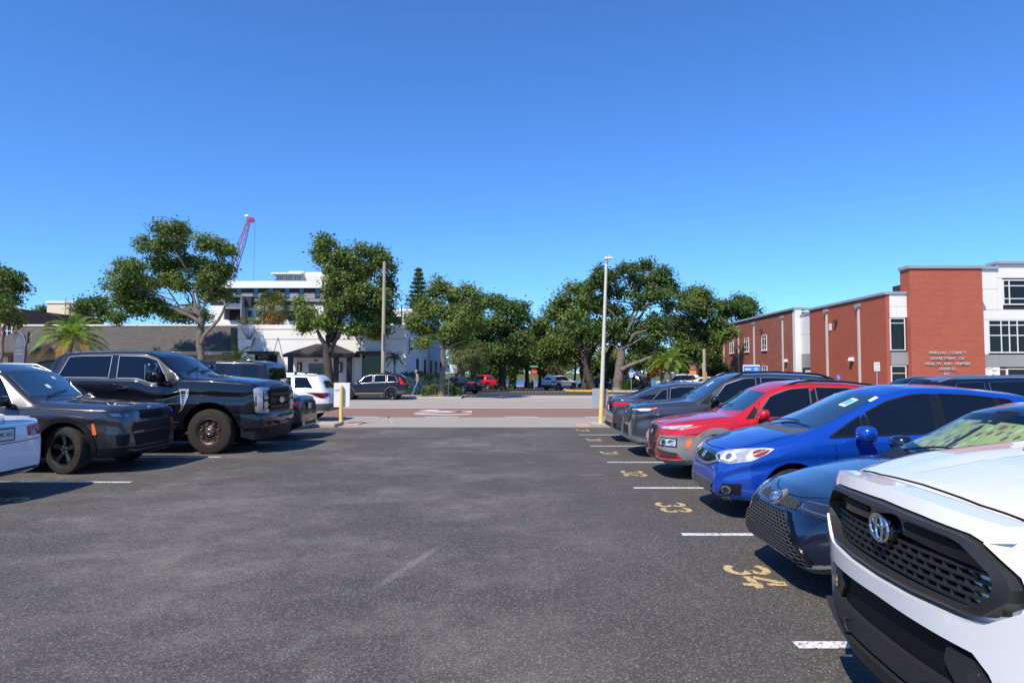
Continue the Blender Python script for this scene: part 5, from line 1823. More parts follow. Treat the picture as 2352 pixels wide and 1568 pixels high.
def all_cars():
    c = white_pickup()
    a = rad(-3.2)
    c.place(1.70 + c.L / 2 * math.cos(a), 3.06 + c.L / 2 * math.sin(a), PI + a)
    nose_left(navy_sedan(), 2.06, 5.64, -0.5)
    nose_left(blue_hatch(), 2.28, 8.45, 0.5)
    nose_left(red_cross(), 2.26, 11.4, 0.0)
    nose_left(grey_suv(), 2.30, 14.3, 0.0)
    tail_left(grey_sedan(), 2.32, 17.2, 0.0)
    c = street_suv('silver grey suv half hidden behind the dark grey suv', paint('paint_silver', (.22, .23, .25), .6, .3), 'cars parked in the numbered row', dims=(4.65, .93, 1.70))
    nose_left(c, 4.0, 20.2)
    c = charcoal_suv()
    c.root.scale = (1.03,) * 3
    nose_right(c, -6.47 - c.L * .015, 12.2)
    c = black_truck()
    c.root.scale = (1.06,) * 3
    nose_right(c, -5.24 - c.L * .03, 15.12)
    tail_right(white_sedan(), -6.70, 8.95, 1.0)
    tail_right(black_sedan('black sedan tail to the aisle beside the black pickup', paint('paint_black', (0, 0, 0)), 'cars along the left of the aisle'), -5.35, 17.75)
    tail_right(boxy_suv(), -6.95, 20.1)
    # along the street
    c = street_suv('white suv with silver crossbars on its roof', paint('paint_pearl', (0, 0, 0)), 'cars on the street', bars=True, rails=SATIN, trim=SATIN)
    tail_right(c, -6.42, 24.45)
    c = street_suv('black suv parked at the far kerb before the white building', paint('paint_black', (0, 0, 0)), 'cars on the street', dims=(4.69, .93, 1.68), rim=BLACKRIM, tail='tall', rails=BLACKP, sill_trim=True)
    p = G(930, 912)
    tail_right(c, -6.85, 44.0)
    # far lot
    c = black_sedan('dark sedan parked across the street behind the green hedge', paint('paint_ink', (.008, .010, .018), 0, .3), 'vehicles in the far lot', tails='chrome', trim=SATIN)
    c.place(-5.0, 57.2, rad(145))
    c = red_pickup()
    c.place(-4.0, 84, rad(143))
    ws = street_suv('white suv standing nose away beside the tree island', paint('paint_pearl', (0, 0, 0)), 'vehicles in the far lot', rails=None, trim=BLACKP, dims=(4.65, .93, 1.66))
    ws.place(4.9, 77, rad(48))
    c = street_suv('white suv behind the blue parking signs', paint('paint_pearl', (0, 0, 0)), 'vehicles in the far lot', rails=None, trim=BLACKP, dims=(4.7, .94, 1.75))
    c.place(16.6, 70, rad(172))
    c = street_suv('dark suv in the shade behind the big oak trunk', paint('paint_ink', (0, 0, 0)), 'vehicles in the far lot', rails=None, trim=BLACKP, dims=(4.65, .93, 1.68))
    c.place(13.3, 80.5, rad(160))
    c = black_sedan('black sedan in the shade between the lake trees', paint('paint_ink', (0, 0, 0)), 'vehicles in the far lot')
    c.place(10.2, 87, rad(200))
    c = street_suv('dark red suv behind the twin palm trunks', paint('paint_maroon', (.06, .012, .014), .3, .3), 'vehicles in the far lot', rails=None, trim=BLACKP)
    c.place(21.0, 80, rad(175))
    c = black_sedan('white sedan by the grey bin near the brick building', paint('paint_pearl', (0, 0, 0)), 'vehicles in the far lot')
    c.place(18.6, 66, rad(5))
    # beyond the numbered row
    c = street_suv('long black suv with chrome window arcs before the brick tower', paint('paint_black', (0, 0, 0)), 'cars behind the numbered row', dims=(5.15, .99, 1.62), rails=SATIN, trim=CHROME)
    c.place(9.85, 13.6, rad(2))
CARS_FAR = []
all_cars()
for o in list(scene.objects):
    if o.type == 'EMPTY' and o.location.y > 50:
        o.location.z = float(np.interp(o.location.y, [58, 90, 118], [-.03, -.36, -.55])) + .035
# ================================================================== ground
GP = [(-60, -.03), (58, -.03), (90, -.36), (118, -.55), (136, -.75), (144, -1.25), (150, -1.8), (266, -1.8), (275, -.9), (292, .9), (330, 1.2), (1500, 2.5)]
def gh(y):
    return float(np.interp(y, [p[0] for p in GP], [p[1] for p in GP]))
def sheet(name, m, x0, x1, y0, y1, dz, kind=True):
    ys = sorted(set([y0, y1] + [p[0] for p in GP if y0 < p[0] < y1]))
    vs, fs = [], []
    for y in ys:
        vs += [(x0, y, gh(y) + dz), (x1, y, gh(y) + dz)]
    for i in range(len(ys) - 1):
        fs.append((2 * i, 2 * i + 1, 2 * i + 3, 2 * i + 2))
    o = MB().add(vs, fs).build(name, m)
    return struct(o) if kind else o

def asphalt(name, base, worn, scale=.35, speck=.5, worn_pos=(.45, .72), streak=False, rough=.85, gs=110):
    m = mat(name, base, rough, 0, .3)
    nt, b = nodes(m)
    co = world_pos(nt)
    big = noise_node(nt, scale, 8, .72, co)
    mid = noise_node(nt, scale * 6, 5, .7, co)
    fine = noise_node(nt, gs * .75, 2, .7, co)
    vf = nt.nodes.new('ShaderNodeTexVoronoi')
    vf.inputs['Scale'].default_value = gs
    nt.links.new(co, vf.inputs['Vector'])
    r = ramp_node(nt, big.outputs[0], [(worn_pos[0], 0.0), (worn_pos[1], 1.0)])
    r2 = ramp_node(nt, mid.outputs[0], [(.35, .25), (.7, 1.0)])
    f = mix_node(nt, 1.0, r.outputs[0], r2.outputs[0], 'MULTIPLY')
    if streak:
        # the driven middle of the aisle is worn most
        gx = nt.nodes.new('ShaderNodeSeparateXYZ')
        nt.links.new(co, gx.inputs[0])
        ma = nt.nodes.new('ShaderNodeMapRange')
        ma.interpolation_type = 'SMOOTHSTEP'
        nt.links.new(gx.outputs[0], ma.inputs[0])
        for i_, v_ in enumerate((-.6, 2.2, 1.25, .25)):
            ma.inputs[i_ + 1].default_value = v_
        f = mix_node(nt, 1.0, f, ma.outputs[0], 'MULTIPLY')
    c = mix_node(nt, f, tuple(base), tuple(worn))
    # pale aggregate grains
    g = ramp_node(nt, vf.outputs['Color'], [(.55, 0.0), (.95, speck)])
    g2 = ramp_node(nt, fine.outputs[0], [(.40, .25), (.70, 1.0)])
    gg = mix_node(nt, 1.0, g.outputs[0], g2.outputs[0], 'MULTIPLY')
    c = mix_node(nt, gg, c, tuple(min(1, w * 2.2) for w in worn))
    # dark tar grains
    dk = ramp_node(nt, fine.outputs[0], [(.30, .55), (.48, 0.0)])
    c = mix_node(nt, dk.outputs[0], c, tuple(x * .45 for x in base))
    if streak:
        # one scraped scar and a few faint tyre sweeps
        sep = nt.nodes.new('ShaderNodeSeparateXYZ')
        nt.links.new(co, sep.inputs[0])
        def math_(op, a, bb=None, cl=False):
            n = nt.nodes.new('ShaderNodeMath')
            n.operation = op
            n.use_clamp = cl
            for i, v in enumerate((a, bb)):
                if v is None:
                    continue
                if isinstance(v, (int, float)):
                    n.inputs[i].default_value = v
                else:
                    nt.links.new(v, n.inputs[i])
            return n.outputs[0]
        for (ax, ay), (bx, by), wd, amt in (((-1.12, 5.2), (-.72, 6.7), .06, .42), ((-1.40, 3.95), (-1.25, 4.5), .10, .22), ((-1.2, 3.4), (-1.05, 3.9), .06, .25), ((.95, 11.2), (1.5, 11.3), .10, .5), ((1.55, 4.9), (1.2, 6.4), .06, .12)):
            dx, dy = bx - ax, by - ay
            ln = math.hypot(dx, dy)
            ux, uy = dx / ln, dy / ln
            px_ = math_('SUBTRACT', sep.outputs[0], ax)
            py_ = math_('SUBTRACT', sep.outputs[1], ay)
            al = math_('ADD', math_('MULTIPLY', px_, ux), math_('MULTIPLY', py_, uy))
            ac = math_('ABSOLUTE', math_('ADD', math_('MULTIPLY', px_, -uy), math_('MULTIPLY', py_, ux)))
            inl = math_('MULTIPLY', math_('MULTIPLY', al, 4.0 / ln, True), math_('MULTIPLY', math_('SUBTRACT', ln, al), 4.0 / ln, True))
            inw = math_('SUBTRACT', 1.0, math_('DIVIDE', ac, wd), True)
            f2 = math_('MULTIPLY', math_('MULTIPLY', inl, inw), amt)
            f3 = mix_node(nt, 1.0, f2, ramp_node(nt, fine.outputs[0], [(.42, 0.0), (.6, 1.0)]).outputs[0], 'MULTIPLY')
            c = mix_node(nt, f3, c, (.42, .41, .39))
    nt.links.new(c, b.inputs['Base Color'])
    bump(nt, b, fine.outputs[0], .5, .012)
    return m

GRASS = rough_mat('grass_ground', (.055, .085, .018), (.14, .15, .045), .6, .9, .2, .4, 25, .03)
DRYG = rough_mat('dry_verge', (.13, .10, .045), (.20, .16, .075), 1.5, .9, .2, .4, 30, .02)
LOT = asphalt('lot_asphalt', (.063, .058, .053), (.200, .184, .162), .42, .62, (.44, .72), True, gs=92)
FARLOT = asphalt('far_lot_asphalt', (.050, .046, .046), (.105, .085, .078), .25, .2)
ROAD = asphalt('road_surface', (.31, .285, .25), (.37, .34, .30), .5, .25)
REDL = asphalt('red_lane', (.24, .135, .108), (.27, .155, .125), .6, .10)
CONC = rough_mat('concrete_paving', (.36, .31, .26), (.44, .385, .33), 1.2, .85, .3, .15, 30)
KERB = rough_mat('kerb_concrete', (.40, .37, .33), (.48, .45, .40), 2.0, .85, .3, .2, 40)
def worn_paint(name, col, under=(.06, .06, .06), amount=.42):
    m = mat(name, col, .6, 0, .35)
    nt, b = nodes(m)
    co = world_pos(nt)
    n = noise_node(nt, 28, 5, .75, co)
    r = ramp_node(nt, n.outputs[0], [(amount - .05, 1.0), (amount + .03, 0.0)])
    n2 = noise_node(nt, 4, 3, .6, co)
    r2 = ramp_node(nt, n2.outputs[0], [(.3, tuple(x * .82 for x in col)), (.7, col)])
    nt.links.new(mix_node(nt, r.outputs[0], r2.outputs[0], tuple(under)), b.inputs['Base Color'])
    return m
LINEW = worn_paint('line_white', (.72, .72, .70), amount=.45)
LINEY = worn_paint('number_yellow', (.60, .44, .22), amount=.44)
ROADW = worn_paint('road_white', (.78, .77, .74), (.25, .24, .22), .36)
FADEDW = worn_paint('faded_white', (.42, .40, .37), (.27, .255, .235), .48)

sheet('ground', GRASS, -700, 700, -60, 1500, 0.0)
LOTZ = .030
def flat(name, m, x0, x1, y0, y1, z):
    # z is measured from the level of the lot's surface
    return struct(MB().box(x0, x1, y0, y1, z - .012, z).build(name, m))
lot = struct(MB().add([(-60, -40, 0), (40, -40, 0), (40, 21.25, 0), (-60, 21.05, 0)], [(0, 1, 2, 3)]).build('parking_lot', LOT))
road = struct(MB().quad((-250, 21.0, -.004), (250, 21.0, -.004), (250, 45.4, -.004), (-250, 45.4, -.004)).build('road', ROAD))
red = struct(MB().quad((-250, 26.15, 0), (250, 26.15, 0), (250, 32.9, 0), (-250, 32.9, 0)).build('bus_lane', REDL))
def mark(name, m, pts, z=.004, kind=True):
    o = MB().add([(x, y, z) for x, y in pts], [tuple(range(len(pts)))]).build(name, m)
    return struct(o)
def bar(name, m, x0, x1, y0, y1, z=.004):
    return mark(name, m, [(x0, y0), (x1, y0), (x1, y1), (x0, y1)], z)
# street lines
bar('edge_line', ROADW, -250, 250, 32.85, 33.10, .004)
for k in range(-12, 14):
    bar('lane_dash', ROADW, -12.6 + k * 3.05, -12.6 + k * 3.05 + 1.25, 26.05, 26.28, .004)
bar('edge_line', ROADW, -250, -5.6, 38.3, 38.5, 0.0)
bar('edge_line', ROADW, 4.2, 250, 38.5, 38.7, 0.0)
bar('edge_line', ROADW, -250, 250, 41.9, 42.15, 0.0)
# stretched letter painted in the bus lane
def V2(px, py):
    p = G(px, py)
    return (p.x, p.y)
for quad in ([(947, 951.2), (1030, 953.0), (1030, 951.6), (962, 949.8)], [(962, 943.6), (968, 942.4), (1085, 945.4), (1083, 946.8)], [(950, 948.4), (955, 947.2), (1083, 944.0), (1085, 945.2)], [(1030, 951.4), (1030, 952.8), (1082, 951.6), (1083, 950.4)], [(972, 942.0), (985, 940.6), (1010, 941.4), (1004, 942.6)]):
    mark('lane_lettering', ROADW, [V2(*q) for q in quad], .004)
for quad in ([(868, 972.5), (874, 972.5), (897, 956.5), (890, 956.5)], [(890, 956.5), (897, 956.5), (906, 974), (899, 974)]):
    mark('lane_chevron', FADEDW, [V2(*q) for q in quad], 0.0)
# near kerbs and footway either side of the drive
for x0, x1 in ((-60, -5.6), (2.35, 60)):
    struct(MB().bbox(x0, x1, 21.15, 22.35, -.02, .10, .015).build('kerb', CONC))
# far kerb, footway, verges
struct(MB().bbox(-250, -3.6, 45.4, 45.62, -.05, .12, .02).build('kerb', KERB))
struct(MB().bbox(6.2, 250, 45.4, 45.62, -.05, .12, .02).build('kerb', KERB))
struct(MB().quad((-250, 47.2, .11), (-3.4, 47.2, .11), (-3.4, 49.8, .11), (-250, 49.8, .11)).build('pavement', CONC))
struct(MB().quad((6.2, 47.2, .11), (250, 47.2, .11), (250, 50.3, .11), (6.2, 50.3, .11)).build('pavement', CONC))
MULCH = rough_mat('mulch', (.075, .032, .022), (.16, .09, .06), 3, .95, .1, .6, 40, .03)
struct(MB().box(-250, -3.6, 45.62, 47.2, .0, .105).build('verge', MULCH))
struct(MB().box(6.2, 250, 45.62, 47.2, .0, .105).build('verge', DRYG))
struct(MB().add([(-3.6, 45.4, -.003), (6.2, 45.4, -.003), (6.2, 50.3, .06), (-3.4, 50.3, .06)], [(0, 1, 2, 3)]).build('driveway', CONC))
struct(MB().box(-40, -8.6, 49.8, 54.2, -.02, .10).build('forecourt', CONC))
struct(MB().box(24.5, 60, 50.3, 52, -.02, .09).build('forecourt', CONC))
sheet('far_lot', FARLOT, -8.6, 24.5, 50.2, 104, .035)
for xx in (6.4, 9.4):
    mark('bay_line', ROADW, [(xx, 51.2), (xx + .14, 51.2), (xx + 1.6, 55.5), (xx + 1.46, 55.5)], .012)
# speed table of pale setts in the far lot
for r_ in range(2):
    for k in range(22):
        x = -.6 + k * .34 + r_ * .17
        y = 63.5 + r_ * 6.5
        struct(MB().box(x, x + .18, y, y + .5, gh(y) - .02, gh(y) + .045).build('paving_sett', KERB))
# lake
WATER = mat('lake_water', (.05, .13, .27), .35, 0, .5)  # the sky's reflection is put into the blue base colour
nt, b = nodes(WATER)
n = noise_node(nt, .9, 3, .6, world_pos(nt))
bump(nt, b, n.outputs[0], .8, .6)
struct(MB().quad((-500, 138, -.95), (500, 138, -.95), (500, 282, -.95), (-500, 282, -.95)).build('lake', WATER))
# low lake wall
tag(MB().box(-40, 30, 118, 118.5, -.8, -.38).build('lake_wall', KERB), 'low pale wall along the near edge of the lake', 'wall')
struct(sheet('far_road', CONC, -400, 400, 296, 303, .05))

# ------------------------------------------------------------------ bays and numbers of the lot
for y in LINE_Z:
    bar('bay_line', LINEW, 1.70, 6.9, y - .055, y + .055, .004)
bar('bay_line', LINEW, 1.70, 6.9, 1.39 - .055, 1.39 + .055, .004)
for y in (7.4, 10.45, 13.6, 16.5, 18.9):
    bar('bay_line', LINEW, -11.2, -5.86, y - .055, y + .055, .004)

def arc(cx, cy, rx, ry, a0, a1, n=9):
    return [(cx + rx * math.cos(rad(a0 + (a1 - a0) * i / n)), cy + ry * math.sin(rad(a0 + (a1 - a0) * i / n))) for i in range(n + 1)]
DIG = {
    '3': [arc(.30, .74, .24, .20, 165, -80), arc(.30, .26, .26, .24, 75, -165)],
    '4': [[(.46, 1.0), (.46, .56)], [(.46, .44), (.46, 0)], [(.40, .98), (.04, .40)], [(.0, .30), (.36, .30)], [(.54, .30), (.66, .30)]],
    '2': [arc(.30, .74, .25, .23, 170, -20), [(.50, .60), (.06, .12)], [(.02, .04), (.58, .04)]],
    '1': [[(.30, 1.0), (.30, .05)], [(.30, 1.0), (.12, .84)]],
    '0': [arc(.30, .5, .26, .46, 100, 260), arc(.30, .5, .26, .46, 80, -80)],
    '9': [arc(.30, .70, .25, .26, -20, 330), [(.55, .70), (.40, .04)]],
    '5': [[(.56, .96), (.10, .96)], [(.10, .90), (.08, .56)], arc(.28, .32, .27, .28, 130, -150)],
    '6': [arc(.30, .30, .25, .26, 0, 350), [(.06, .34), (.30, .98)]],
}
def number(txt, cx, cy, ux, uy, h=.34, w=.33, z=.004, t=.068):
    """painted figures; (ux, uy) is the direction of the top of the figures"""
    rx, ry = uy, -ux
    for i, ch in enumerate(txt):
        o = (i - (len(txt) - 1) / 2) * w
        for st in DIG[ch]:
            pts = [Vector(((px_ - .3) * .47 + o, (py_ - .5) * h)) for px_, py_ in st]
            L_, R_ = [], []
            for k, p in enumerate(pts):
                d = (pts[min(k + 1, len(pts) - 1)] - pts[max(k - 1, 0)]).normalized()
                nn = Vector((-d.y, d.x)) * t / 2
                L_.append(p + nn)
                R_.append(p - nn)
            ring = L_ + R_[::-1]
            w3 = lambda p: (cx + rx * p.x + ux * p.y, cy + ry * p.x + uy * p.y, z)
            n = len(L_)
            fs = [(k, k + 1, 2 * n - 2 - k, 2 * n - 1 - k) for k in range(n - 1)]
            struct(MB().add([w3(p) for p in ring], fs).build('bay_number', LINEY))
for txt, k in (('34', 0), ('33', 1), ('32', 2), ('31', 3), ('30', 4), ('29', 5)):
    number(txt, 1.95, 5.68 + 2.86 * k, 1, 0)
number('35', 1.95, 2.82, 1, 0)
number('5', -6.62, 9.0, -1, 0, h=.42)
# ================================================================== buildings
def brick_mat(name, c1, c2, mortar, bw=.26, rh=.087, ms=.010, white=0.0):
    m = mat(name, c1, .85, 0, .25)
    nt, b = nodes(m)
    pos = world_pos(nt)
    sep = nt.nodes.new('ShaderNodeSeparateXYZ')
    nt.links.new(pos, sep.inputs[0])
    ad = nt.nodes.new('ShaderNodeMath')
    ad.operation = 'ADD'
    nt.links.new(sep.outputs[0], ad.inputs[0])
    nt.links.new(sep.outputs[1], ad.inputs[1])
    cb = nt.nodes.new('ShaderNodeCombineXYZ')
    nt.links.new(ad.outputs[0], cb.inputs[0])
    nt.links.new(sep.outputs[2], cb.inputs[1])
    bt = nt.nodes.new('ShaderNodeTexBrick')
    nt.links.new(cb.outputs[0], bt.inputs['Vector'])
    bt.inputs['Color1'].default_value = (*c1, 1)
    bt.inputs['Color2'].default_value = (*c2, 1)
    bt.inputs['Mortar'].default_value = (*mortar, 1)
    bt.inputs['Scale'].default_value = 1.0
    bt.inputs['Brick Width'].default_value = bw
    bt.inputs['Row Height'].default_value = rh
    bt.inputs['Mortar Size'].default_value = ms
    bt.inputs['Mortar Smooth'].default_value = .15
    bt.inputs['Bias'].default_value = -.1
    n = noise_node(nt, .5, 4, .6, pos)
    c = mix_node(nt, ramp_node(nt, n.outputs[0], [(.35, 0.0), (.75, .30)]).outputs[0], bt.outputs['Color'], tuple(x * .72 for x in c1))
    if white:
        n2 = noise_node(nt, 1.3, 6, .7, pos)
        c = mix_node(nt, ramp_node(nt, n2.outputs[0], [(.48, 0.0), (.75, white)]).outputs[0], c, (.42, .27, .22))
    nt.links.new(c, b.inputs['Base Color'])
    iv = nt.nodes.new('ShaderNodeMath')
    iv.operation = 'SUBTRACT'
    iv.inputs[0].default_value = 1
    nt.links.new(bt.outputs['Fac'], iv.inputs[1])
    bump(nt, b, iv.outputs[0], .5, .012)
    return m
BRICK = brick_mat('red_brick', (.40, .080, .043), (.32, .058, .032), (.48, .22, .155))
BRICK2 = brick_mat('old_red_brick', (.32, .085, .056), (.26, .064, .042), (.42, .26, .21), white=.45)
BRICK3 = brick_mat('brown_brick', (.20, .06, .045), (.15, .045, .035), (.38, .28, .24), .24, .08)
WPAN = rough_mat('white_panel', (.72, .71, .69), (.78, .77, .75), .6, .55, .4, .03, 12)
GPAN = rough_mat('grey_panel', (.27, .27, .265), (.31, .31, .305), .6, .5, .4, .03, 12)
COPE = mat('metal_coping', (.42, .425, .43), .4, .4)
DKJ = mat('joint_dark', (.03, .03, .03), .9)  # dark backing colour seen in the panel joints
WFRAME = mat('window_frame_white', (.72, .72, .70), .45)
BWIN = mat('building_glass', (.008, .010, .011), .04, 0, .4)
BWIN2 = mat('blue_glass', (.03, .06, .10), .05, 0, .8)
STUC = rough_mat('white_stucco', (.76, .75, .72), (.83, .82, .80), .5, .8, .3, .08, 18)
BLKM = mat('black_metal', (.012, .012, .013), .45, 0, .4)
TAN = rough_mat('tan_stucco', (.30, .24, .17), (.34, .275, .20), .5, .85, .2, .08, 18)

def window(parent, axis, a0, a1, z0, z1, at, depth=.12, frame=WFRAME, glass=BWIN, vb=(), hb=(), fw=.07, sill=True, out=1):
    """window in a wall; axis 'y' = wall facing -Y (a along X), axis 'x' = wall facing -X (a along Y). out=-1 flips"""
    def bx(mb, u0, u1, d0, d1, w0, w1):
        d0, d1 = sorted((at + d0 * -out, at + d1 * -out))
        if axis == 'y':
            mb.box(u0, u1, d0, d1, w0, w1)
        else:
            mb.box(d0, d1, u0, u1, w0, w1)
    g = MB()
    bx(g, a0, a1, -.005, .012, z0, z1)
    o = g.build('window', glass, parent)
    f = MB()
    bx(f, a0 - fw, a0, -.02, .07, z0 - fw, z1 + fw)
    bx(f, a1, a1 + fw, -.02, .07, z0 - fw, z1 + fw)
    bx(f, a0, a1, -.02, .069, z1, z1 + fw)
    bx(f, a0, a1, -.02, .069, z0 - fw, z0)
    f.build('window_frame', frame, o)
    for t in vb:
        q = MB()
        c = a0 + (a1 - a0) * t
        bx(q, c - fw * .4, c + fw * .4, 0, .055, z0, z1)
        q.build('window_bar', frame, o)
    for t in hb:
        q = MB()
        c = z0 + (z1 - z0) * t
        bx(q, a0, a1, 0, .050, c - fw * .4, c + fw * .4)
        q.build('window_bar', frame, o)
    if sill:
        q = MB()
        bx(q, a0 - .12, a1 + .12, -.01, .13, z0 - fw - .10, z0 - fw - .002)
        q.build('window_sill', WPAN, o)
    return o

# ------------------------------------------------------------------ brick health building on the right
hb = thing('office_building', 'two storey red brick building with a lettered tower and white panels', 'building', (0, 0, 0))
MB().box(28.9, 34.2, 50.0, 51.26, -.1, 9.35).build('tower_wall', BRICK, hb)
MB().bbox(28.78, 34.32, 49.88, 51.35, 9.352, 9.60, .02).build('tower_coping', COPE, hb)
MB().box(27.4, 33.5, 51.27, 63.7, -.1, 7.48).box(27.4, 28.85, 50.75, 51.27, -.1, 7.50).build('wing_wall', BRICK, hb)
MB().bbox(27.28, 28.4, 50.45, 63.8, 7.502, 7.72, .02).build('wing_coping', COPE, hb)
MB().box(27.4, 27.64, 50.56, 50.749, -.1, 7.495).build('wing_return', BRICK, hb)
MB().box(27.66, 28.89, 50.58, 50.745, -.1, 7.52).build('recess_back', DKJ, hb)
MB().bbox(27.60, 28.895, 50.36, 50.9, 7.525, 7.70, .01).build('recess_coping', COPE, hb)
for x0, x1 in ((27.66, 28.11), (28.13, 28.895)):
    for z0, z1, m in ((6.62, 7.52, WPAN), (5.80, 6.60, WPAN)):
        MB().box(x0, x1, 50.46, 50.579, z0, z1).build('wall_panel', m, hb)
MB().box(27.66, 28.895, 50.46, 50.579, 2.29, 3.24).build('wall_panel', GPAN, hb)
window(hb, 'y', 27.70, 28.70, 3.42, 5.70, 50.56, hb=(.86,), fw=.06, sill=False)
window(hb, 'y', 27.70, 28.70, .4, 2.18, 50.56, hb=(.72,), fw=.06, sill=False)
# link between the wings
MB().box(29.25, 36, 63.72, 70.0, -.1, 7.55).build('link_wall', DKJ, hb)
for y0, y1 in ((65.72, 67.6), (67.63, 69.9)):
    for z0, z1, m in ((5.6, 7.55, WPAN), (3.62, 5.57, WPAN), (2.25, 3.58, GPAN)):
        MB().box(29.18, 29.248, y0, y1, z0, z1).build('wall_panel', m, hb)
MB().box(29.1, 36, 65.62, 69.98, 7.552, 7.75).build('link_coping', COPE, hb)
lv = MB().box(29.15, 29.248, 66.2, 69.0, .2, 2.0).build('louvre_frame', WPAN, hb)
for k in range(7):
    MB().box(29.10, 29.148, 66.35, 68.85, .35 + k * .22, .47 + k * .22).build('louvre', DKJ, lv)
MB().box(28.6, 29.3, 69.99, 70.6, -.1, 8.22).build('pilaster', WPAN, hb)
MB().box(28.62, 40, 70.61, 100, -.1, 8.0).build('far_wing_wall', BRICK2, hb)
MB().bbox(28.45, 30, 69.95, 100.1, 8.222, 8.45, .02).build('far_wing_coping', COPE, hb)
for ya, yb in ((78.0, 79.4), (84.0, 85.4), (89.9, 91.3), (95.9, 97.4)):
    window(hb, 'x', ya, yb, 4.45, 6.0, 28.62, vb=(.5,), hb=(.28, .78), fw=.09)
    window(hb, 'x', ya, yb, .9, 2.45, 28.62, vb=(.5,), hb=(.28, .78), fw=.09)
for y, x, zt in ((54.5, 27.4, 6.85), (60.1, 27.4, 6.95), (73.2, 28.62, 7.45), (82, 28.62, 7.45), (87.7, 28.62, 7.45), (93.9, 28.62, 7.45)):
    ds = MB().box(x - .14, x - .001, y - .09, y + .09, .05, zt).build('downspout', mat('pipe_grey', (.50, .49, .47), .5), hb)
    MB().prism([(y - .15, zt), (y + .15, zt), (y + .24, zt + .16), (y + .24, zt + .34), (y - .24, zt + .34), (y - .24, zt + .16)], 'x', x - .26, x - .001).build('rain_head', COPE, ds)
for (y, x, z) in ((55.7, 27.4, 2.7), (72.3, 28.62, 2.9)):
    MB().prism([(x - .32, z), (x - .001, z - .05), (x - .001, z + .28), (x - .2, z + .28)], 'y', y - .22, y + .22).build('wall_lamp', WPAN, hb)
for (y, z, x_) in ((58.3, 6.0, 27.4), (79.4, 6.55, 28.62)):
    MB().bbox(x_ - .3, x_ - .001, y - .16, y + .16, z, z + .24, .02).build('wall_lamp', mat('lamp_bronze', (.05, .05, .05), .4), hb)
MB().box(27.32, 27.399, 59.3, 59.65, 5.4, 6.0).build('wall_box', WPAN, hb)
# lettering
MET = mat('steel_letter', (.50, .49, .47), .4, .2)
for txt, py in (('PINELLAS  COUNTY', 810.5), ('DEPARTMENT  OF', 823.5), ('HEALTH  AND  HUMAN', 835.5), ('SERVICES', 847.3), ('647', 858.5)):
    p = P(2176.5, py, 49.95)
    ws_ = [(.17 if ch == ' ' else (.11 if ch == 'I' else .36 if ch in 'MOHNDU' else .28)) * .62 for ch in txt]
    xx = p.x - sum(ws_) / 2
    for ch, w_ in zip(txt, ws_):
        if ch != ' ':
            me = text_mesh(ch, .29, .025, bold=.003)
            me.materials.clear()
            me.materials.append(MET)
            link('sign_letter', me, hb, (xx + w_ / 2, 49.955, p.z), (PI / 2, 0, 0))
        xx += w_
# white panelled block right of the tower
MB().box(34.25, 62, 51.9, 62, -.1, 9.55).build('block_wall', DKJ, hb)
def panel(x0, x1, z0, z1, m=WPAN, y=51.8):
    MB().box(x0 + .012, x1 - .012, y, 51.899, z0 + .012, z1 - .012).build('wall_panel', m, hb)
for x0, x1 in ((34.25, 35.0), (35.0, 36.55)):
    for z0, z1 in ((8.05, 9.55), (6.50, 8.05), (5.10, 6.50), (3.95, 5.10), (3.10, 3.95), (-.1, 2.15)):
        if x0 > 34.9 and 3.0 < z0 < 5.9:
            continue
        panel(x0, x1, z0, z1, y=51.8 if x0 > 34.9 else 51.86)
panel(34.25, 36.55, 2.15, 3.10, GPAN)
panel(36.55, 45, 8.9, 9.95)
panel(36.55, 36.95, 6.5, 8.9)
panel(35.0, 45, 5.75, 6.5)
panel(35.0, 35.75, 3.1, 5.75)
panel(36.55, 45, 2.15, 3.10, GPAN)
MB().bbox(34.2, 36.6, 51.65, 53, 9.56, 9.80, .02).build('block_coping', COPE, hb)
MB().bbox(36.5, 48, 51.6, 53, 9.96, 10.18, .02).build('block_coping', COPE, hb)
window(hb, 'y', 35.85, 44, 3.30, 5.65, 51.86, vb=(.11, .185, .26, .40, .55, .7), hb=(.53, .86), fw=.09, sill=False)
window(hb, 'y', 37.05, 44, 6.95, 8.70, 51.86, vb=(.06, .30, .6), hb=(.22, .78), fw=.09, sill=False)
window(hb, 'y', 36.1, 37.0, .1, 1.95, 51.86, glass=mat('door_glass_red', (.10, .012, .012), .1), fw=.06, sill=False)
window(hb, 'y', 37.15, 42, .1, 1.98, 51.86, fw=.06, sill=False, vb=(.3, .6))
cb_ = MB().tube([(34.4, 51.75, 2.35), (34.9, 51.5, 2.3), (35.4, 51.4, 2.0), (35.75, 51.4, 2.1)], .03, 6).build('camera_arm', COPE, hb, 60)
MB().ellipsoid((35.85, 51.4, 1.95), (.16, .16, .14)).build('camera_dome', WPAN, hb, 60)
# utility annex behind the far wing
ax = thing('utility_cabin', 'small grey cabin at the far end of the brick building', 'building', (26.2, 97, gh(97)))
MB().box(-.9, 1.9, -1, 4, -.2, 3.6).build('wall', GPAN, ax)
MB().box(-1.0, 2.0, -1.1, 4.1, 3.602, 3.9).build('roof', WPAN, ax)
MB().box(-.55, .55, -1.06, -1.001, 0, 2.2).build('door', WPAN, ax)

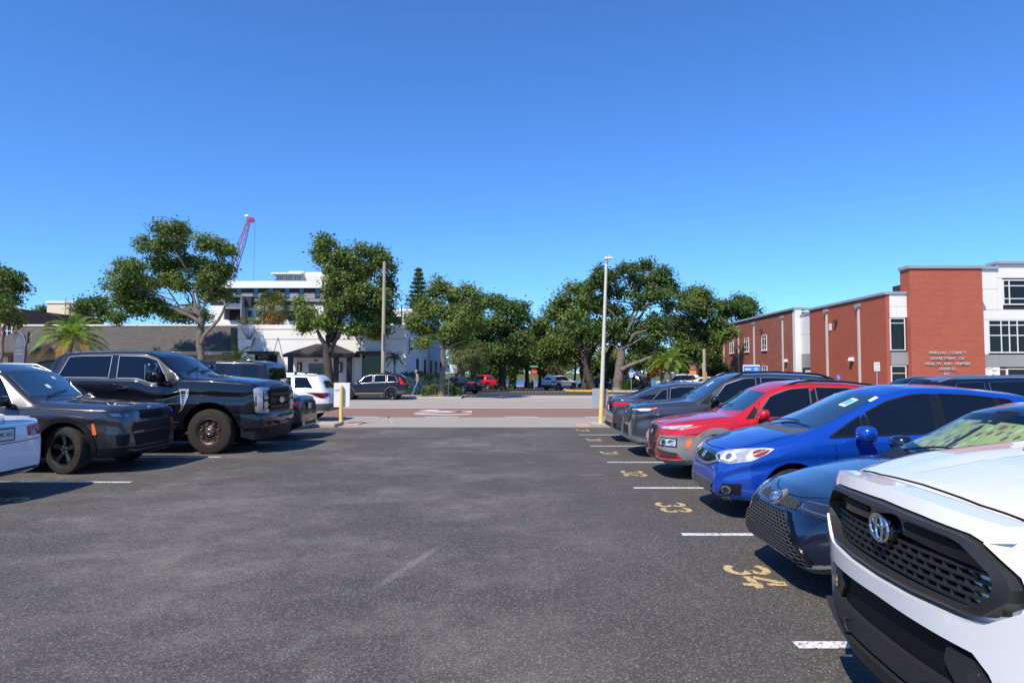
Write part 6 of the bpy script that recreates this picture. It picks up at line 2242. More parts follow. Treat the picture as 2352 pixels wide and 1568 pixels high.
# ------------------------------------------------------------------ white single storey building
wb = thing('white_building', 'low white stucco building with dark tiled porch and black awnings', 'building')
FY = 54.0
xl, xr = P(546, 800, FY).x, P(933, 800, FY).x
def hz(py, Y=FY):
    return CAM_H + (858 - py) * Y / FPX
MB().box(xl, xr, FY, 84, -.1, 4.36).build('wall', STUC, wb)
MB().box(xl - .02, xr + .02, FY - .03, 84, 4.385, 5.16).build('parapet', STUC, wb)
MB().box(xl - .06, xr + .06, FY - .07, 84, 5.185, 5.52).build('parapet_cap', STUC, wb)
for z in (4.372, 5.172):
    MB().box(xl + .02, xr - .02, FY + .04, 83.9, z - .013, z + .013).build('reveal', DKJ, wb)
def opening(va, vb_, ztop, awn=True):
    xa, xb = P(va, 800, FY).x, P(vb_, 800, FY).x
    w = MB().box(xa, xb, FY - .012, FY + .05, .35, ztop).build('shopfront', BWIN, wb)
    f = MB()
    f.box(xa - .06, xa, FY - .05, FY + .02, .3, ztop + .06)
    f.box(xb, xb + .06, FY - .05, FY + .02, .3, ztop + .06)
    f.box(xa, xb, FY - .049, FY + .02, ztop, ztop + .06)
    f.build('shopfront_frame', BLKM, w)
    if awn:
        a = MB().box(xa - .35, xb + .18, FY - 1.0, FY - .001, ztop + .10, ztop + .30).build('awning', BLKM, wb)
        for xx in (xa - .1, xb + .1):
            MB().tube([(xx, FY - .9, ztop + .28), (xx, FY - .0, ztop + 1.45)], .03, 6).build('awning_rod', BLKM, a)
opening(588, 636, hz(816))
opening(834, 878, hz(816))
# porch: hipped tiled roof on posts
pxl, pxr = P(655, 800, FY - 1.6).x, P(813, 800, FY - 1.6).x
py0 = FY - 1.75
ze, zr = 3.15, 3.98
TILE = rough_mat('dark_tile', (.035, .033, .034), (.060, .057, .056), 4, .6, .4, .2, 30)
por = MB()
ridge_y = FY - .05
for r_ in range(8):
    t0, t1 = r_ / 8, (r_ + 1) / 8
    za, zb = ze + (zr - ze) * t0, ze + (zr - ze) * t1
    ya, yb = py0 + (ridge_y - py0) * t0, py0 + (ridge_y - py0) * t1
    ia, ib = 2.0 * t0, 2.0 * t1
    MB().add([(pxl + ia, ya, za + .05), (pxr - ia, ya, za + .05), (pxr - ib, yb + .05, zb + .03), (pxl + ib, yb + .05, zb + .03), (pxl + ia, ya, za), (pxr - ia, ya, za), (pxr - ib, yb, zb - .02), (pxl + ib, yb, zb - .02)],
             [(0, 1, 2, 3), (4, 5, 6, 7), (0, 1, 5, 4), (1, 2, 6, 5), (3, 0, 4, 7)]).build('roof_tile_course', TILE, wb)
    for sgx in (0, 1):
        q = [(pxl + ia, ya, za + .05), (pxl + ib, yb, zb + .05), (pxl + ib, FY, zb + .05), (pxl + ia, FY, za + .05)]
        if sgx:
            q = [(pxl + pxr - x, y, z) for x, y, z in q]
        MB().add(q, [(0, 1, 2, 3)]).build('roof_tile_course', TILE, wb)
MB().box(pxl - .1, pxr + .1, py0 - .12, FY - .002, ze - .22, ze - .002).build('porch_fascia', BLKM, wb)
for va in (667, 742 if False else 772, 802):
    x = P(va, 830, FY - 1.5).x
    MB().box(x - .17, x + .17, FY - 1.62, FY - 1.30, -.05, ze - .222).build('porch_post', BLKM, wb)
MB().box(pxl + .5, pxr - .4, FY - .06, FY - .001, 0, ze - .23).build('porch_wall', rough_mat('porch_white', (.66, .65, .63), (.70, .69, .67), .6, .8, .3, .05), wb)
xd = P(727, 840, FY - .1).x
dr = MB().box(xd - .62, xd + .62, FY - .12, FY - .061, 0, 2.45).build('door', mat('door_grey', (.10, .105, .11), .4), wb)
MB().box(xd - .40, xd + .40, FY - .13, FY - .1201, .3, 2.1).build('door_pane', BWIN, dr)
me = text_mesh('801', .30, .01, bold=.004)
me.materials.clear(); me.materials.append(BLKM)
link('house_number', me, wb, (xd, FY - .075, 2.68), (PI / 2, 0, 0))
for va in (688.5, 780.5):
    x = P(va, 830, FY - .1).x
    s_ = MB().box(x - .17, x + .17, FY - .22, FY - .062, 1.75, 2.55).build('wall_sconce', mat('copper_dark', (.10, .035, .02), .4, .5), wb)
    MB().box(x - .05, x + .05, FY - .235, FY - .2201, 1.85, 2.45).build('sconce_glass', mat('sconce_glass', (.75, .66, .52), .3), s_)
rl = MB()
xa = P(795, 850, 51.5).x
for k in range(9):
    rl.tube([(xa + .25 * k, 51.6, .1), (xa + .25 * k, 51.6, 1.05 - .06 * k)], .014, 5)
rl.tube([(xa, 51.6, 1.05), (xa + 2.0, 51.6, .57)], .02, 6)
tag(rl.build('hand_rail', BLKM), 'thin black handrail sloping down beside the white porch', 'handrail')
# side wall facing the drive
for ya in (59.6, 64.6, 69.2, 73.6, 78):
    w = MB().box(xr - .02, xr + .012, ya, ya + 1.0, 1.15, 2.9).build('window', BWIN2, wb)
    f = MB()
    f.box(xr - .01, xr + .05, ya - .08, ya, 1.1, 2.98)
    f.box(xr - .01, xr + .05, ya + 1.0, ya + 1.08, 1.1, 2.98)
    f.box(xr - .01, xr + .049, ya, ya + 1.0, 2.9, 2.98)
    f.build('window_frame', BLKM, w)
    MB().box(xr - .01, xr + .09, ya - .1, ya + 1.1, 1.02, 1.099).build('window_sill', STUC, w)
for txt, yy, zz, sz in (('J', 55.4, 4.05, 1.5), ('500', 56.6, 3.75, .55)):
    me = text_mesh(txt, sz, .02)
    me.materials.clear(); me.materials.append(BLKM)
    link('wall_lettering', me, wb, (xr + .03, yy, zz), (PI / 2, 0, PI / 2))
MB().box(xr + .001, xr + .06, 68, 68.08, .5, 4.3).build('cable', BLKM, wb)
# roof terrace: upper storey and cable rail
MB().box(P(880, 720, 64).x, xr - .3, 64, 80, 5.4, hz(714, 64)).build('upper_storey', STUC, wb)
MB().box(P(878, 720, 64).x, xr - .2, 63.8, 80, hz(713.5, 64), hz(709, 64)).build('upper_cornice', STUC, wb)
window(wb, 'y', P(905, 730, 64).x, P(922, 730, 64).x, hz(744, 64), hz(728, 64), 64, frame=BLKM, sill=False)
for va in (566, 606, 700, 758, 840, 922):
    x = P(va, 740, 55).x
    MB().box(x - .04, x + .04, 55, 55.08, 5.5, hz(700 if va in (566, 606, 922) else 728, 55)).build('terrace_post', BLKM, wb)
for k in range(4):
    MB().box(xl + .3, xr - .3, 55.02, 55.04, 5.68 + k * .22, 5.70 + k * .22).build('terrace_cable', BLKM, wb)
pl = thing('wall_scupper', 'small white planter on the white building wall with twigs in place of a shrub shadow', 'scupper', (P(572, 790, FY - .2).x, FY - .25, hz(793)))
MB().prism([(-.35, .45), (.35, .45), (.25, -.1), (-.25, -.1)], 'y', -.25, .24).build('scupper_box', STUC, pl)
sh = MB()  # twigs modelled in place of a shrub's cast shadow on the wall
rr_ = random.Random(4)
for k in range(9):
    a = rr_.uniform(-1.0, 1.0)
    sh.tube([(0, 0, .45), (a * .5, rr_.uniform(-.2, .2), .95), (a * 1.1, rr_.uniform(-.2, .2), 1.5 + rr_.random() * .4)], [.022, .015, .006], 5)
sh.build('stem', rough_mat('shadow_twig', (.16, .12, .09), (.22, .17, .13), 5), pl)

# ------------------------------------------------------------------ grey mansard building
mb_ = thing('shop_building', 'low tan shop building under a deep grey shingled mansard roof', 'building')
SHING = mat('grey_shingle', (.085, .080, .078), .9, 0, .2)
nt, b = nodes(SHING)
pos = world_pos(nt)
sep = nt.nodes.new('ShaderNodeSeparateXYZ'); nt.links.new(pos, sep.inputs[0])
cbn = nt.nodes.new('ShaderNodeCombineXYZ'); nt.links.new(sep.outputs[0], cbn.inputs[0]); nt.links.new(sep.outputs[2], cbn.inputs[1])
bt = nt.nodes.new('ShaderNodeTexBrick'); nt.links.new(cbn.outputs[0], bt.inputs['Vector'])
for k_, v_ in (('Scale', 1.0), ('Brick Width', .34), ('Row Height', .135), ('Mortar Size', .018), ('Mortar Smooth', .4)):
    bt.inputs[k_].default_value = v_
bt.inputs['Color1'].default_value = (.125, .118, .112, 1)
bt.inputs['Color2'].default_value = (.095, .090, .087, 1)
bt.inputs['Mortar'].default_value = (.045, .042, .040, 1)
nn_ = noise_node(nt, .8, 5, .65, pos)
nt.links.new(mix_node(nt, ramp_node(nt, nn_.outputs[0], [(.35, 0.0), (.7, .4)]).outputs[0], bt.outputs['Color'], (.075, .07, .067)), b.inputs['Base Color'])
x1 = xl - .05
x0 = -42.5
MB().box(x0 + .8, x1, 54.6, 75, -.1, 3.55).build('wall', TAN, mb_)
slope = MB().add([(x0, 53.6, 3.45), (x1, 53.6, 3.45), (x1, 55.7, 5.55), (x0 + 2.2, 55.7, 5.55), (x0, 75, 3.45), (x0 + 2.2, 75, 5.55), (x1, 75, 5.55)], [(0, 1, 2, 3), (4, 0, 3, 5), (3, 2, 6, 5)])
slope.build('mansard_roof', SHING, mb_)
MB().add([(x1 + .002, 53.6, 3.45), (x1 + .002, 55.7, 5.55), (x1 + .002, 75, 5.55), (x1 + .002, 75, 3.45)], [(0, 1, 2, 3)]).build('roof_gable', SHING, mb_)
MB().box(x0, x1, 53.55, 54.6, 3.30, 3.449).build('eave_soffit', mat('soffit_dark', (.10, .085, .07), .8), mb_)
MB().box(P(175, 800, 53.6).x, x1, 53.50, 53.549, 3.12, 3.40).build('eave_gutter', rough_mat('gutter_cream', (.42, .38, .32), (.46, .42, .36), 2), mb_)
MB().box(x0 + 2.1, x1, 55.6, 55.95, 5.552, 5.68).build('roof_flashing', WPAN, mb_)
MB().box(x1 - .5, x1 - .02, 53.9, 55.4, 3.45, 5.3).build('roof_post', SHING, mb_)
xa = P(127, 850, 54.5).x
arch_ = [(-1.8, .2), (1.8, .2), (1.8, 2.0), (1.5, 2.45), (.8, 2.62), (0, 2.66), (-.8, 2.62), (-1.5, 2.45), (-1.8, 2.0)]
w = MB().prism(arch_, 'y', 54.55, 54.62).xform(Matrix.Translation((xa, 0, 0))).build('shop_window', BWIN, mb_)
fr_ = MB()
ring = [(xa + a, 54.53, c) for a, c in arch_]
fr_.tube(ring + [ring[0]], .07, 6)
fr_.box(xa - .04, xa + .04, 54.50, 54.56, .2, 2.64)
fr_.build('window_frame', BLKM, w)
MB().box(P(0, 830, 54.5).x - 1, P(20, 830, 54.5).x, 54.52, 54.59, .2, 3.0).build('cream_panel', rough_mat('cream_wall', (.62, .52, .36), (.66, .56, .40), 1), mb_)  # cream panel set on the tan shop wall
MB().box(P(20, 830, 54.4).x, P(29, 830, 54.4).x, 54.3, 54.58, 0, 3.0).build('brick_pier', BRICK3, mb_)
# ------------------------------------------------------------------ things behind it on the left
bb = thing('brick_building', 'brown brick building with white sash window behind the mansard roof', 'building')
MB().box(-75, P(38, 760, 66).x, 66, 80, -.1, 8.0).build('wall', BRICK3, bb)
MB().box(-75, P(38, 760, 66).x + .1, 65.9, 66.4, hz(795, 66), hz(785, 66)).build('band', WPAN, bb)
window(bb, 'y', P(7, 760, 66).x, P(27, 760, 66).x, hz(774, 66), hz(745, 66), 66, hb=(.5,), vb=(.5,), fw=.1)
tb = thing('flat_roof_building', 'grey tan flat roofed building edge behind the shop roof', 'building')
q = [P(56, 713, 85), P(118, 730, 85), P(230, 745, 85)]
MB().prism([(-75, -.1), (q[2].x, -.1), (q[2].x, hz(748, 85)), (q[1].x, hz(733, 85)), (q[0].x, hz(724, 85)), (q[0].x, hz(712, 85)), (-75, hz(712, 85))], 'y', 85, 95).build('wall', rough_mat('grey_tan_wall', (.27, .235, .20), (.30, .265, .225), .4, .85, .2, .05), tb)
bt_ = thing('stair_tower', 'cream stair tower with white coping and a roof ladder', 'building')
a, c_ = P(108, 700, 96), P(168, 700, 96)
MB().box(a.x, c_.x, 96, 101, -.1, hz(695, 96)).build('wall', rough_mat('cream_stucco', (.70, .60, .44), (.74, .64, .48), .4, .85, .2, .05), bt_)
MB().box(a.x - .12, c_.x + .12, 95.85, 101.1, hz(695, 96), hz(690.5, 96)).build('coping', WPAN, bt_)
ld = MB()
xx = P(157, 700, 95.7).x
for dx in (-.35, .35):
    ld.tube([(xx + dx, 95.6, 6), (xx + dx, 95.6, hz(683 if dx < 0 else 692, 96))], .05, 5)
for k in range(12):
    ld.tube([(xx - .35, 95.6, 7 + k * .42), (xx + .35, 95.6, 7 + k * .42)], .03, 5)
ld.build('ladder', mat('rusty_steel', (.25, .15, .11), .7), bt_)

# ------------------------------------------------------------------ apartment block and penthouse
AY = 112.0
ab = thing('apartment_building', 'modern apartment block with white top band and dark upper storey', 'building')
def ax_(v, Y=AY):
    return P(v, 700, Y).x
def az(v, Y=AY):
    return CAM_H + (858 - v) * Y / FPX
DK = rough_mat('dark_cladding', (.028, .028, .034), (.04, .04, .046), .3, .6, .3, 0)
LG = rough_mat('pale_cladding', (.26, .26, .275), (.30, .30, .31), .3, .6, .3, 0)
MB().box(ax_(480), ax_(748), AY, AY + 22, -.5, az(701)).build('lower_wall', STUC, ab)
MB().box(ax_(482), ax_(747), AY + .15, AY + 21, az(701), az(662)).build('upper_wall', DK, ab)
MB().box(ax_(480), ax_(749), AY - .6, AY + 22, az(661), az(645)).build('top_band', STUC, ab)
wins = [543, 582, 616, 654, 687, 724]
edges = [500] + [w_ + t for w_ in wins for t in (-.8, 11.2)] + [746]
for k in range(0, len(edges), 2):
    MB().box(ax_(edges[k]), ax_(edges[k + 1]), AY - .02, AY + .149, az(684), az(671)).build('cladding_panel', LG, ab)
MB().box(ax_(500), ax_(746), AY - .02, AY + .149, az(692), az(685)).build('cladding_panel', LG, ab)
for w_ in wins:
    wo_ = MB().box(ax_(w_), ax_(w_ + 10.2), AY + .02, AY + .16, az(682), az(659)).build('window', BWIN2, ab)
    MB().box(ax_(w_ - .9), ax_(w_ - .05), AY - .06, AY + .16, az(682), az(659)).build('window_frame', DK, wo_)
# balcony frame bays
def bay(v0, v1, y0, y1, name='balcony'):
    o = MB().box(ax_(v0), ax_(v0 + 2), AY - 2.2, AY - .03, az(y1), az(y0)).box(ax_(v1 - 2), ax_(v1), AY - 2.2, AY - .03, az(y1), az(y0))
    o.box(ax_(v0 + 2.01), ax_(v1 - 2.01), AY - 2.2, AY - .03, az(y0 + 3), az(y0))
    o.box(ax_(v0 + 2.01), ax_(v1 - 2.01), AY - 2.2, AY - .03, az((y0 + y1) / 2 + 3), az((y0 + y1) / 2))
    o = o.build(name, LG, ab)
    MB().box(ax_(v0 + 2.1), ax_(v1 - 2.1), AY - .12, AY - .035, az(y1), az(y0 + 3)).build('balcony_back', DK, o)
    for t in (.18, .62):
        va = v0 + (v1 - v0) * t
        MB().box(ax_(va), ax_(va + 9), AY - .2, AY - .121, az((y0 + y1) / 2 - 1), az(y0 + 8)).build('balcony_door', BWIN2, o)
        MB().box(ax_(va - 1), ax_(va), AY - .22, AY - .121, az((y0 + y1) / 2 - 1), az(y0 + 7)).build('door_frame', WPAN, o)
    MB().box(ax_(v0 + 2.1), ax_(v1 - 2.1), AY - 2.15, AY - 2.1, az((y0 + y1) / 2), az((y0 + y1) / 2 - 9)).build('balcony_glass', mat('balcony_glass', (.12, .15, .17), .1), o)
    return o
bay(527, 567, 681, 735)
MB().box(ax_(567.2), ax_(582), AY - .9, AY - .03, az(706), az(681)).build('fin_wall', DK, ab)
bay(662, 700, 690, 735)
for k in range(6):
    MB().box(ax_(570 + k * 18), ax_(584 + k * 18), AY - .05, AY - .001, az(728), az(712)).build('window', BWIN2, ab)
ph = thing('penthouse_building', 'cream penthouse tower rising behind the apartment block', 'building')
PY_ = 150.0
def bx_(v): return P(v, 650, PY_).x
def bz_(v): return CAM_H + (858 - v) * PY_ / FPX
CRM = rough_mat('cream_white', (.72, .69, .60), (.78, .75, .66), .3, .8, .2, 0)
MB().box(bx_(633), bx_(760), PY_, PY_ + 18, -.5, bz_(630)).build('wall', CRM, ph)
MB().box(bx_(627), bx_(697), PY_ - 1.4, PY_ + 16, bz_(630), bz_(626)).build('roof_slab', CRM, ph)
MB().box(bx_(656), bx_(690), PY_ + 2, PY_ + 12, bz_(626), bz_(618)).build('plant_room', CRM, ph)
MB().box(bx_(698), bx_(770), PY_ + 1, PY_ + 17, bz_(630), bz_(622)).build('side_roof', CRM, ph)
for v in (636, 656, 676):
    o = MB().box(bx_(v), bx_(v + 16), PY_ - .08, PY_ - .001, bz_(641), bz_(632.5)).build('window', BWIN2, ph)
    for t in (0, .33, .66, 1):
        xx = bx_(v) + (bx_(v + 16) - bx_(v)) * t
        MB().box(xx - .12, xx + .12, PY_ - .14, PY_ - .081, bz_(641), bz_(632.5)).build('window_bar', CRM, o)
    MB().box(bx_(v), bx_(v + 16), PY_ - .15, PY_ - .141, bz_(634.5), bz_(633.8)).build('window_bar', CRM, o)
for v in range(634, 700, 5):
    MB().box(bx_(v), bx_(v + 2.6), PY_ - 1.3, PY_ - 1.25, bz_(645), bz_(641.5)).build('balustrade', mat('terracotta', (.22, .14, .11), .7), ph)

# ------------------------------------------------------------------ crane
CY = 230.0
cr = thing('lattice_crane', 'magenta lattice boom crane rising behind the apartment block', 'crane', (P(500, 860, CY).x, CY, 0))
A, B_ = P(527, 650, CY), P(572.5, 503, CY)
dirv = (B_ - A)
A = A - dirv * (A.z - 2) / dirv.z
CRM_ = mat('crane_magenta', (.36, .030, .10), .5)
lo_ = cr.location
d = (B_ - A).normalized()
sx_ = Vector((0, 1, 0))
sy_ = d.cross(sx_).normalized()
n = 34
mbm = MB()
def corner(t, i):
    w = .85 if t < .85 else .85 - (t - .85) / .15 * .5
    return A + (B_ - A) * t + sx_ * (w * (1 if i in (0, 1) else -1)) + sy_ * (w * (1 if i in (0, 3) else -1)) - Vector(lo_)
for i in range(4):
    mbm.tube([corner(k / n, i) for k in range(n + 1)], .12, 5)
mbm.build('boom', CRM_, cr)
br = MB()
for k in range(n):
    for i in range(4):
        j = (i + 1) % 4
        a_, b_ = (i, j) if k % 2 else (j, i)
        br.tube([corner(k / n, a_), corner((k + 1) / n, b_)], .055, 4)
br.build('lacing', CRM_, cr)
MB().ellipsoid(tuple(B_ + Vector((-.8, 0, .9)) - Vector(lo_)), (.8, .6, .6)).build('aircraft_ball', mat('ball_white', (.75, .72, .72), .6), cr, 60)
hd = MB().lathe([(0, -.4), (.9, -.4), (.9, .4), (0, .4)], 'y', 16, tuple(B_ + Vector((.8, 0, -.3)) - Vector(lo_)))
hd.build('sheave', CRM_, cr)
p_ = P(574.5, 640, CY) - Vector(lo_)
MB().tube([tuple(B_ + Vector((2.0, 0, -.5)) - Vector(lo_)), (B_.x + 1.8 - lo_.x, 0, 6)], .045, 5).build('hoist_cable', BLKM, cr)
MB().tube([tuple(corner(.80, 0) + Vector((-1.5, 0, 0))), tuple(corner(.2, 0) + Vector((-6, 0, 0)))], .06, 5).build('stay_cable', BLKM, cr)
MB().bbox(A.x - lo_.x - 4, A.x - lo_.x + 3, -2.5, 2.5, .3, 4, .2).build('cab', CRM_, cr)
# ================================================================== vegetation
def foliage(name, stops, transl=.25):
    m = bpy.data.materials.new(name)
    m.use_nodes = True
    nt = m.node_tree
    b = nt.nodes['Principled BSDF']
    b.inputs['Roughness'].default_value = .55
    b.inputs['Specular IOR Level'].default_value = .2
    geo = nt.nodes.new('ShaderNodeNewGeometry')
    n = noise_node(nt, .55, 3, .6, geo.outputs['Position'])
    ad = nt.nodes.new('ShaderNodeMath')
    ad.operation = 'MULTIPLY_ADD'
    nt.links.new(geo.outputs['Random Per Island'], ad.inputs[0])
    ad.inputs[1].default_value = .62
    sb = nt.nodes.new('ShaderNodeMath')
    sb.operation = 'MULTIPLY_ADD'
    nt.links.new(n.outputs[0], sb.inputs[0])
    sb.inputs[1].default_value = 1.1
    sb.inputs[2].default_value = -.35
    nt.links.new(sb.outputs[0], ad.inputs[2])
    r = ramp_node(nt, ad.outputs[0], stops)
    nt.links.new(r.outputs[0], b.inputs['Base Color'])
    tr = nt.nodes.new('ShaderNodeBsdfTranslucent')
    br = nt.nodes.new('ShaderNodeMixRGB')
    br.blend_type = 'MULTIPLY'
    br.inputs[0].default_value = 1
    nt.links.new(r.outputs[0], br.inputs[1])
    br.inputs[2].default_value = (1.3, 1.45, .6, 1)
    nt.links.new(br.outputs[0], tr.inputs[0])
    mx = nt.nodes.new('ShaderNodeMixShader')
    mx.inputs[0].default_value = transl
    nt.links.new(b.outputs[0], mx.inputs[1])
    nt.links.new(tr.outputs[0], mx.inputs[2])
    nt.links.new(mx.outputs[0], nt.nodes['Material Output'].inputs['Surface'])
    return m
OAK = foliage('oak_leaf', [(.05, (0.032, 0.069, 0.015)), (.40, (0.092, 0.152, 0.035)), (.72, (0.172, 0.230, 0.058)), (.95, (0.304, 0.277, 0.076))])
OAK2 = foliage('dark_oak_leaf', [(.05, (0.024, 0.056, 0.015)), (.45, (0.066, 0.120, 0.030)), (.80, (0.143, 0.202, 0.058)), (1.0, (0.214, 0.242, 0.076))])
OAKB = foliage('bronze_oak_leaf', [(.05, (0.045, 0.069, 0.017)), (.40, (0.112, 0.148, 0.035)), (.70, (0.214, 0.225, 0.062)), (.95, (0.406, 0.288, 0.087))])
BUSH = foliage('hedge_leaf', [(.05, (0.018, 0.045, 0.012)), (.45, (0.045, 0.093, 0.021)), (.80, (0.105, 0.173, 0.039)), (1.0, (0.180, 0.225, 0.075))])
OLIVE = foliage('olive_leaf', [(.05, (.06, .07, .03)), (.5, (.13, .14, .06)), (1.0, (.24, .22, .10))])
FLAME = foliage('flame_leaf', [(.1, (.05, .09, .02)), (.45, (.10, .15, .03)), (.55, (.45, .09, .03)), (.9, (.55, .12, .04))])
PALM = foliage('palm_leaf', [(.05, (0.069, 0.132, 0.022)), (.45, (0.176, 0.274, 0.046)), (.8, (0.332, 0.405, 0.090)), (1.0, (0.585, 0.446, 0.108))], .35)
PALMD = foliage('dark_palm_leaf', [(.05, (0.018, 0.045, 0.012)), (.5, (0.045, 0.090, 0.021)), (1.0, (0.120, 0.165, 0.045))], .25)
PALMY = foliage('dry_palm_leaf', [(.1, (.16, .10, .03)), (.5, (.32, .18, .05)), (1.0, (.45, .26, .09))], .3)
FAN = foliage('fan_palm_leaf', [(.05, (0.053, 0.075, 0.024)), (.5, (0.128, 0.158, 0.053)), (1.0, (0.255, 0.255, 0.090))], .25)
BARK = rough_mat('oak_bark', (.13, .105, .085), (.24, .21, .18), 4, .95, .15, .8, 18, .05)
BARKD = rough_mat('dark_bark', (.055, .045, .038), (.11, .095, .08), 4, .95, .15, .8, 18, .05)
PBARK = rough_mat('palm_bark', (.15, .125, .10), (.25, .22, .185), 5, .95, .15, .9, 14, .04)

def leaf_mesh(name, pos, size, nrm_up, rng, m, aspect=.55):
    """rhombic leaves at pos (N,3) with random facing"""
    n = len(pos)
    d = rng.normal(size=(n, 3))
    d /= np.linalg.norm(d, axis=1, keepdims=True) + 1e-9
    nn = rng.normal(size=(n, 3)) + nrm_up
    nn /= np.linalg.norm(nn, axis=1, keepdims=True) + 1e-9
    d = d - nn * np.sum(d * nn, axis=1, keepdims=True)
    d /= np.linalg.norm(d, axis=1, keepdims=True) + 1e-9
    sd = np.cross(nn, d)
    ln = (size * rng.uniform(.65, 1.35, size=n))[:, None]
    V = np.empty((n, 4, 3))
    V[:, 0] = pos - d * ln * .5
    V[:, 1] = pos + sd * ln * aspect * .5 + nn * ln * .06
    V[:, 2] = pos + d * ln * .5 - nn * ln * .10
    V[:, 3] = pos - sd * ln * aspect * .5 + nn * ln * .06
    me = bpy.data.meshes.new(name)
    me.vertices.add(n * 4)
    me.loops.add(n * 4)
    me.polygons.add(n)
    me.vertices.foreach_set('co', V.reshape(-1))
    me.loops.foreach_set('vertex_index', np.arange(n * 4, dtype=np.int32))
    me.polygons.foreach_set('loop_start', np.arange(0, n * 4, 4, dtype=np.int32))
    me.polygons.foreach_set('loop_total', np.full(n, 4, dtype=np.int32))
    me.materials.append(m)
    me.update()
    return me

def clump_points(blobs, rng, density, clump_r, fill=.25, flat=.8):
    """points gathered in tufts over the skin of each blob (centre, radii)"""
    out, ups = [], []
    for c, r, k in blobs:
        area = 4 * PI * ((r[0] * r[1] + r[0] * r[2] + r[1] * r[2]) / 3)
        nc = max(3, int(area / (clump_r * clump_r * 2.2)))
        u = rng.normal(size=(nc, 3))
        u /= np.linalg.norm(u, axis=1, keepdims=True)
        u[:, 2] = np.where(u[:, 2] < -.55, u[:, 2] * .5, u[:, 2])
        rad_ = rng.uniform(.62, 1.08, size=(nc, 1))
        inner = rng.random(nc) < fill
        rad_[inner] *= .55
        cc = np.array(c)[None] + u * np.array(r)[None] * rad_
        per = max(6, int(density * k * clump_r * clump_r))
        for q, uu in zip(cc, u):
            cr = clump_r * rng.uniform(.55, 1.25)
            nn = int(per * (cr / clump_r) ** 2 * rng.uniform(.6, 1.2)) + 2
            g = rng.normal(size=(nn, 3)) * np.array([cr * .55, cr * .55, cr * .42])
            out.append(q[None] + g)
            up = np.tile(uu * .7 + np.array([0, 0, .55]), (nn, 1)) + g / cr * .6
            ups.append(up)
    return np.concatenate(out), np.concatenate(ups)

def limb(mb, a, b, r0, r1, rng, seg=7, wob=.12, n=6, sag=0.0):
    a, b = Vector(a), Vector(b)
    L_ = (b - a).length
    pts, rs = [], []
    off = Vector((0, 0, 0))
    for i in range(n + 1):
        t = i / n
        p = a.lerp(b, t)
        if 0 < i < n:
            p += Vector((rng.normal(), rng.normal(), rng.normal() * .6)) * wob * L_ * .25
        p.z += sag * L_ * math.sin(PI * t)
        pts.append(p)
        rs.append(r0 + (r1 - r0) * t)
    mb.tube(pts, rs, seg)
    return pts

def tree(name, label, Y, base, fork, clusters, conv, seed, leaf=0.206, dens=410, clump=.55, m=OAK, bark=BARK, r0=.28, limbs=7, group=None, depth=.95, extra=(), twigs=0, spread=1.0, bz=None, trunks=None):
    """base / fork and clusters (x, y, rx, ry[, density]) in picture coordinates mapped by conv to the frame; Y is the distance"""
    rng = np.random.default_rng(seed)
    bx, by = conv(*base)
    zb = (gh(Y) if bz is None else bz)
    bp = P(bx, by, Y)
    bp.z = zb
    root = thing(name, label, 'tree', bp, 0, group)
    k = Y / FPX
    blobs = []
    for cl in clusters:
        cx, cy = conv(cl[0], cl[1])
        ex, ey = conv(cl[0] + cl[2], cl[1] + cl[3])
        dn = cl[4] if len(cl) > 4 else 1.0
        rx, rz = abs(ex - cx) * k, abs(ey - cy) * k
        dy = rng.uniform(-depth, depth) * spread * 2.0
        c = P(cx, cy, Y + dy) - bp
        blobs.append((c, (rx, (rx + rz) * .55, rz), dn))
    pts, ups = clump_points(blobs, rng, dens, clump)
    me = leaf_mesh('crown', pts, leaf, ups, rng, m)
    link('crown', me, root)
    fx, fy = conv(*fork)
    fp = P(fx, fy, Y) - bp
    tb = MB()
    limb(tb, (0, 0, -.15), fp, r0 * 1.15, r0 * .85, rng, 10, .05, 6)
    tb.lathe([(r0 * 1.9, -.1), (r0 * 1.35, .12), (r0 * 1.12, .45)], 'z', 10)
    order = sorted(range(len(blobs)), key=lambda i: -(blobs[i][1][0] * blobs[i][1][2]))
    trunk = tb.build('trunk', bark, root, 60)
    mains = []
    for i in order[:limbs]:
        lb = MB()
        c = Vector(blobs[i][0])
        pts_ = limb(lb, fp, c, r0 * .34, r0 * .06, rng, 7, .16, 7, .04)
        for _ in range(4):
            s_ = pts_[rng.integers(3, 7)]
            e = c + Vector(rng.normal(size=3)) * Vector(blobs[i][1]).length * .5
            limb(lb, s_, e, r0 * .09, .012, rng, 5, .2, 4)
        lb.build('limb', bark, root, 60)
        mains.append(pts_)
    for i in order[limbs:]:
        c = Vector(blobs[i][0])
        best = min((p for q in mains for p in q[2:]), key=lambda p: (p - c).length)
        lb = MB()
        limb(lb, best, c, r0 * .14, r0 * .04, rng, 6, .2, 5)
        lb.build('limb', bark, root, 60)
    for a, b, ra, rb in extra:
        lb = MB()
        (ax2, ay2), (bx2, by2) = conv(*a), conv(*b)
        limb(lb, P(ax2, ay2, Y - .6) - bp, P(bx2, by2, Y - 1.0) - bp, ra, rb, rng, 7, .10, 6, .03)
        lb.build('limb', bark, root, 60)
    return root

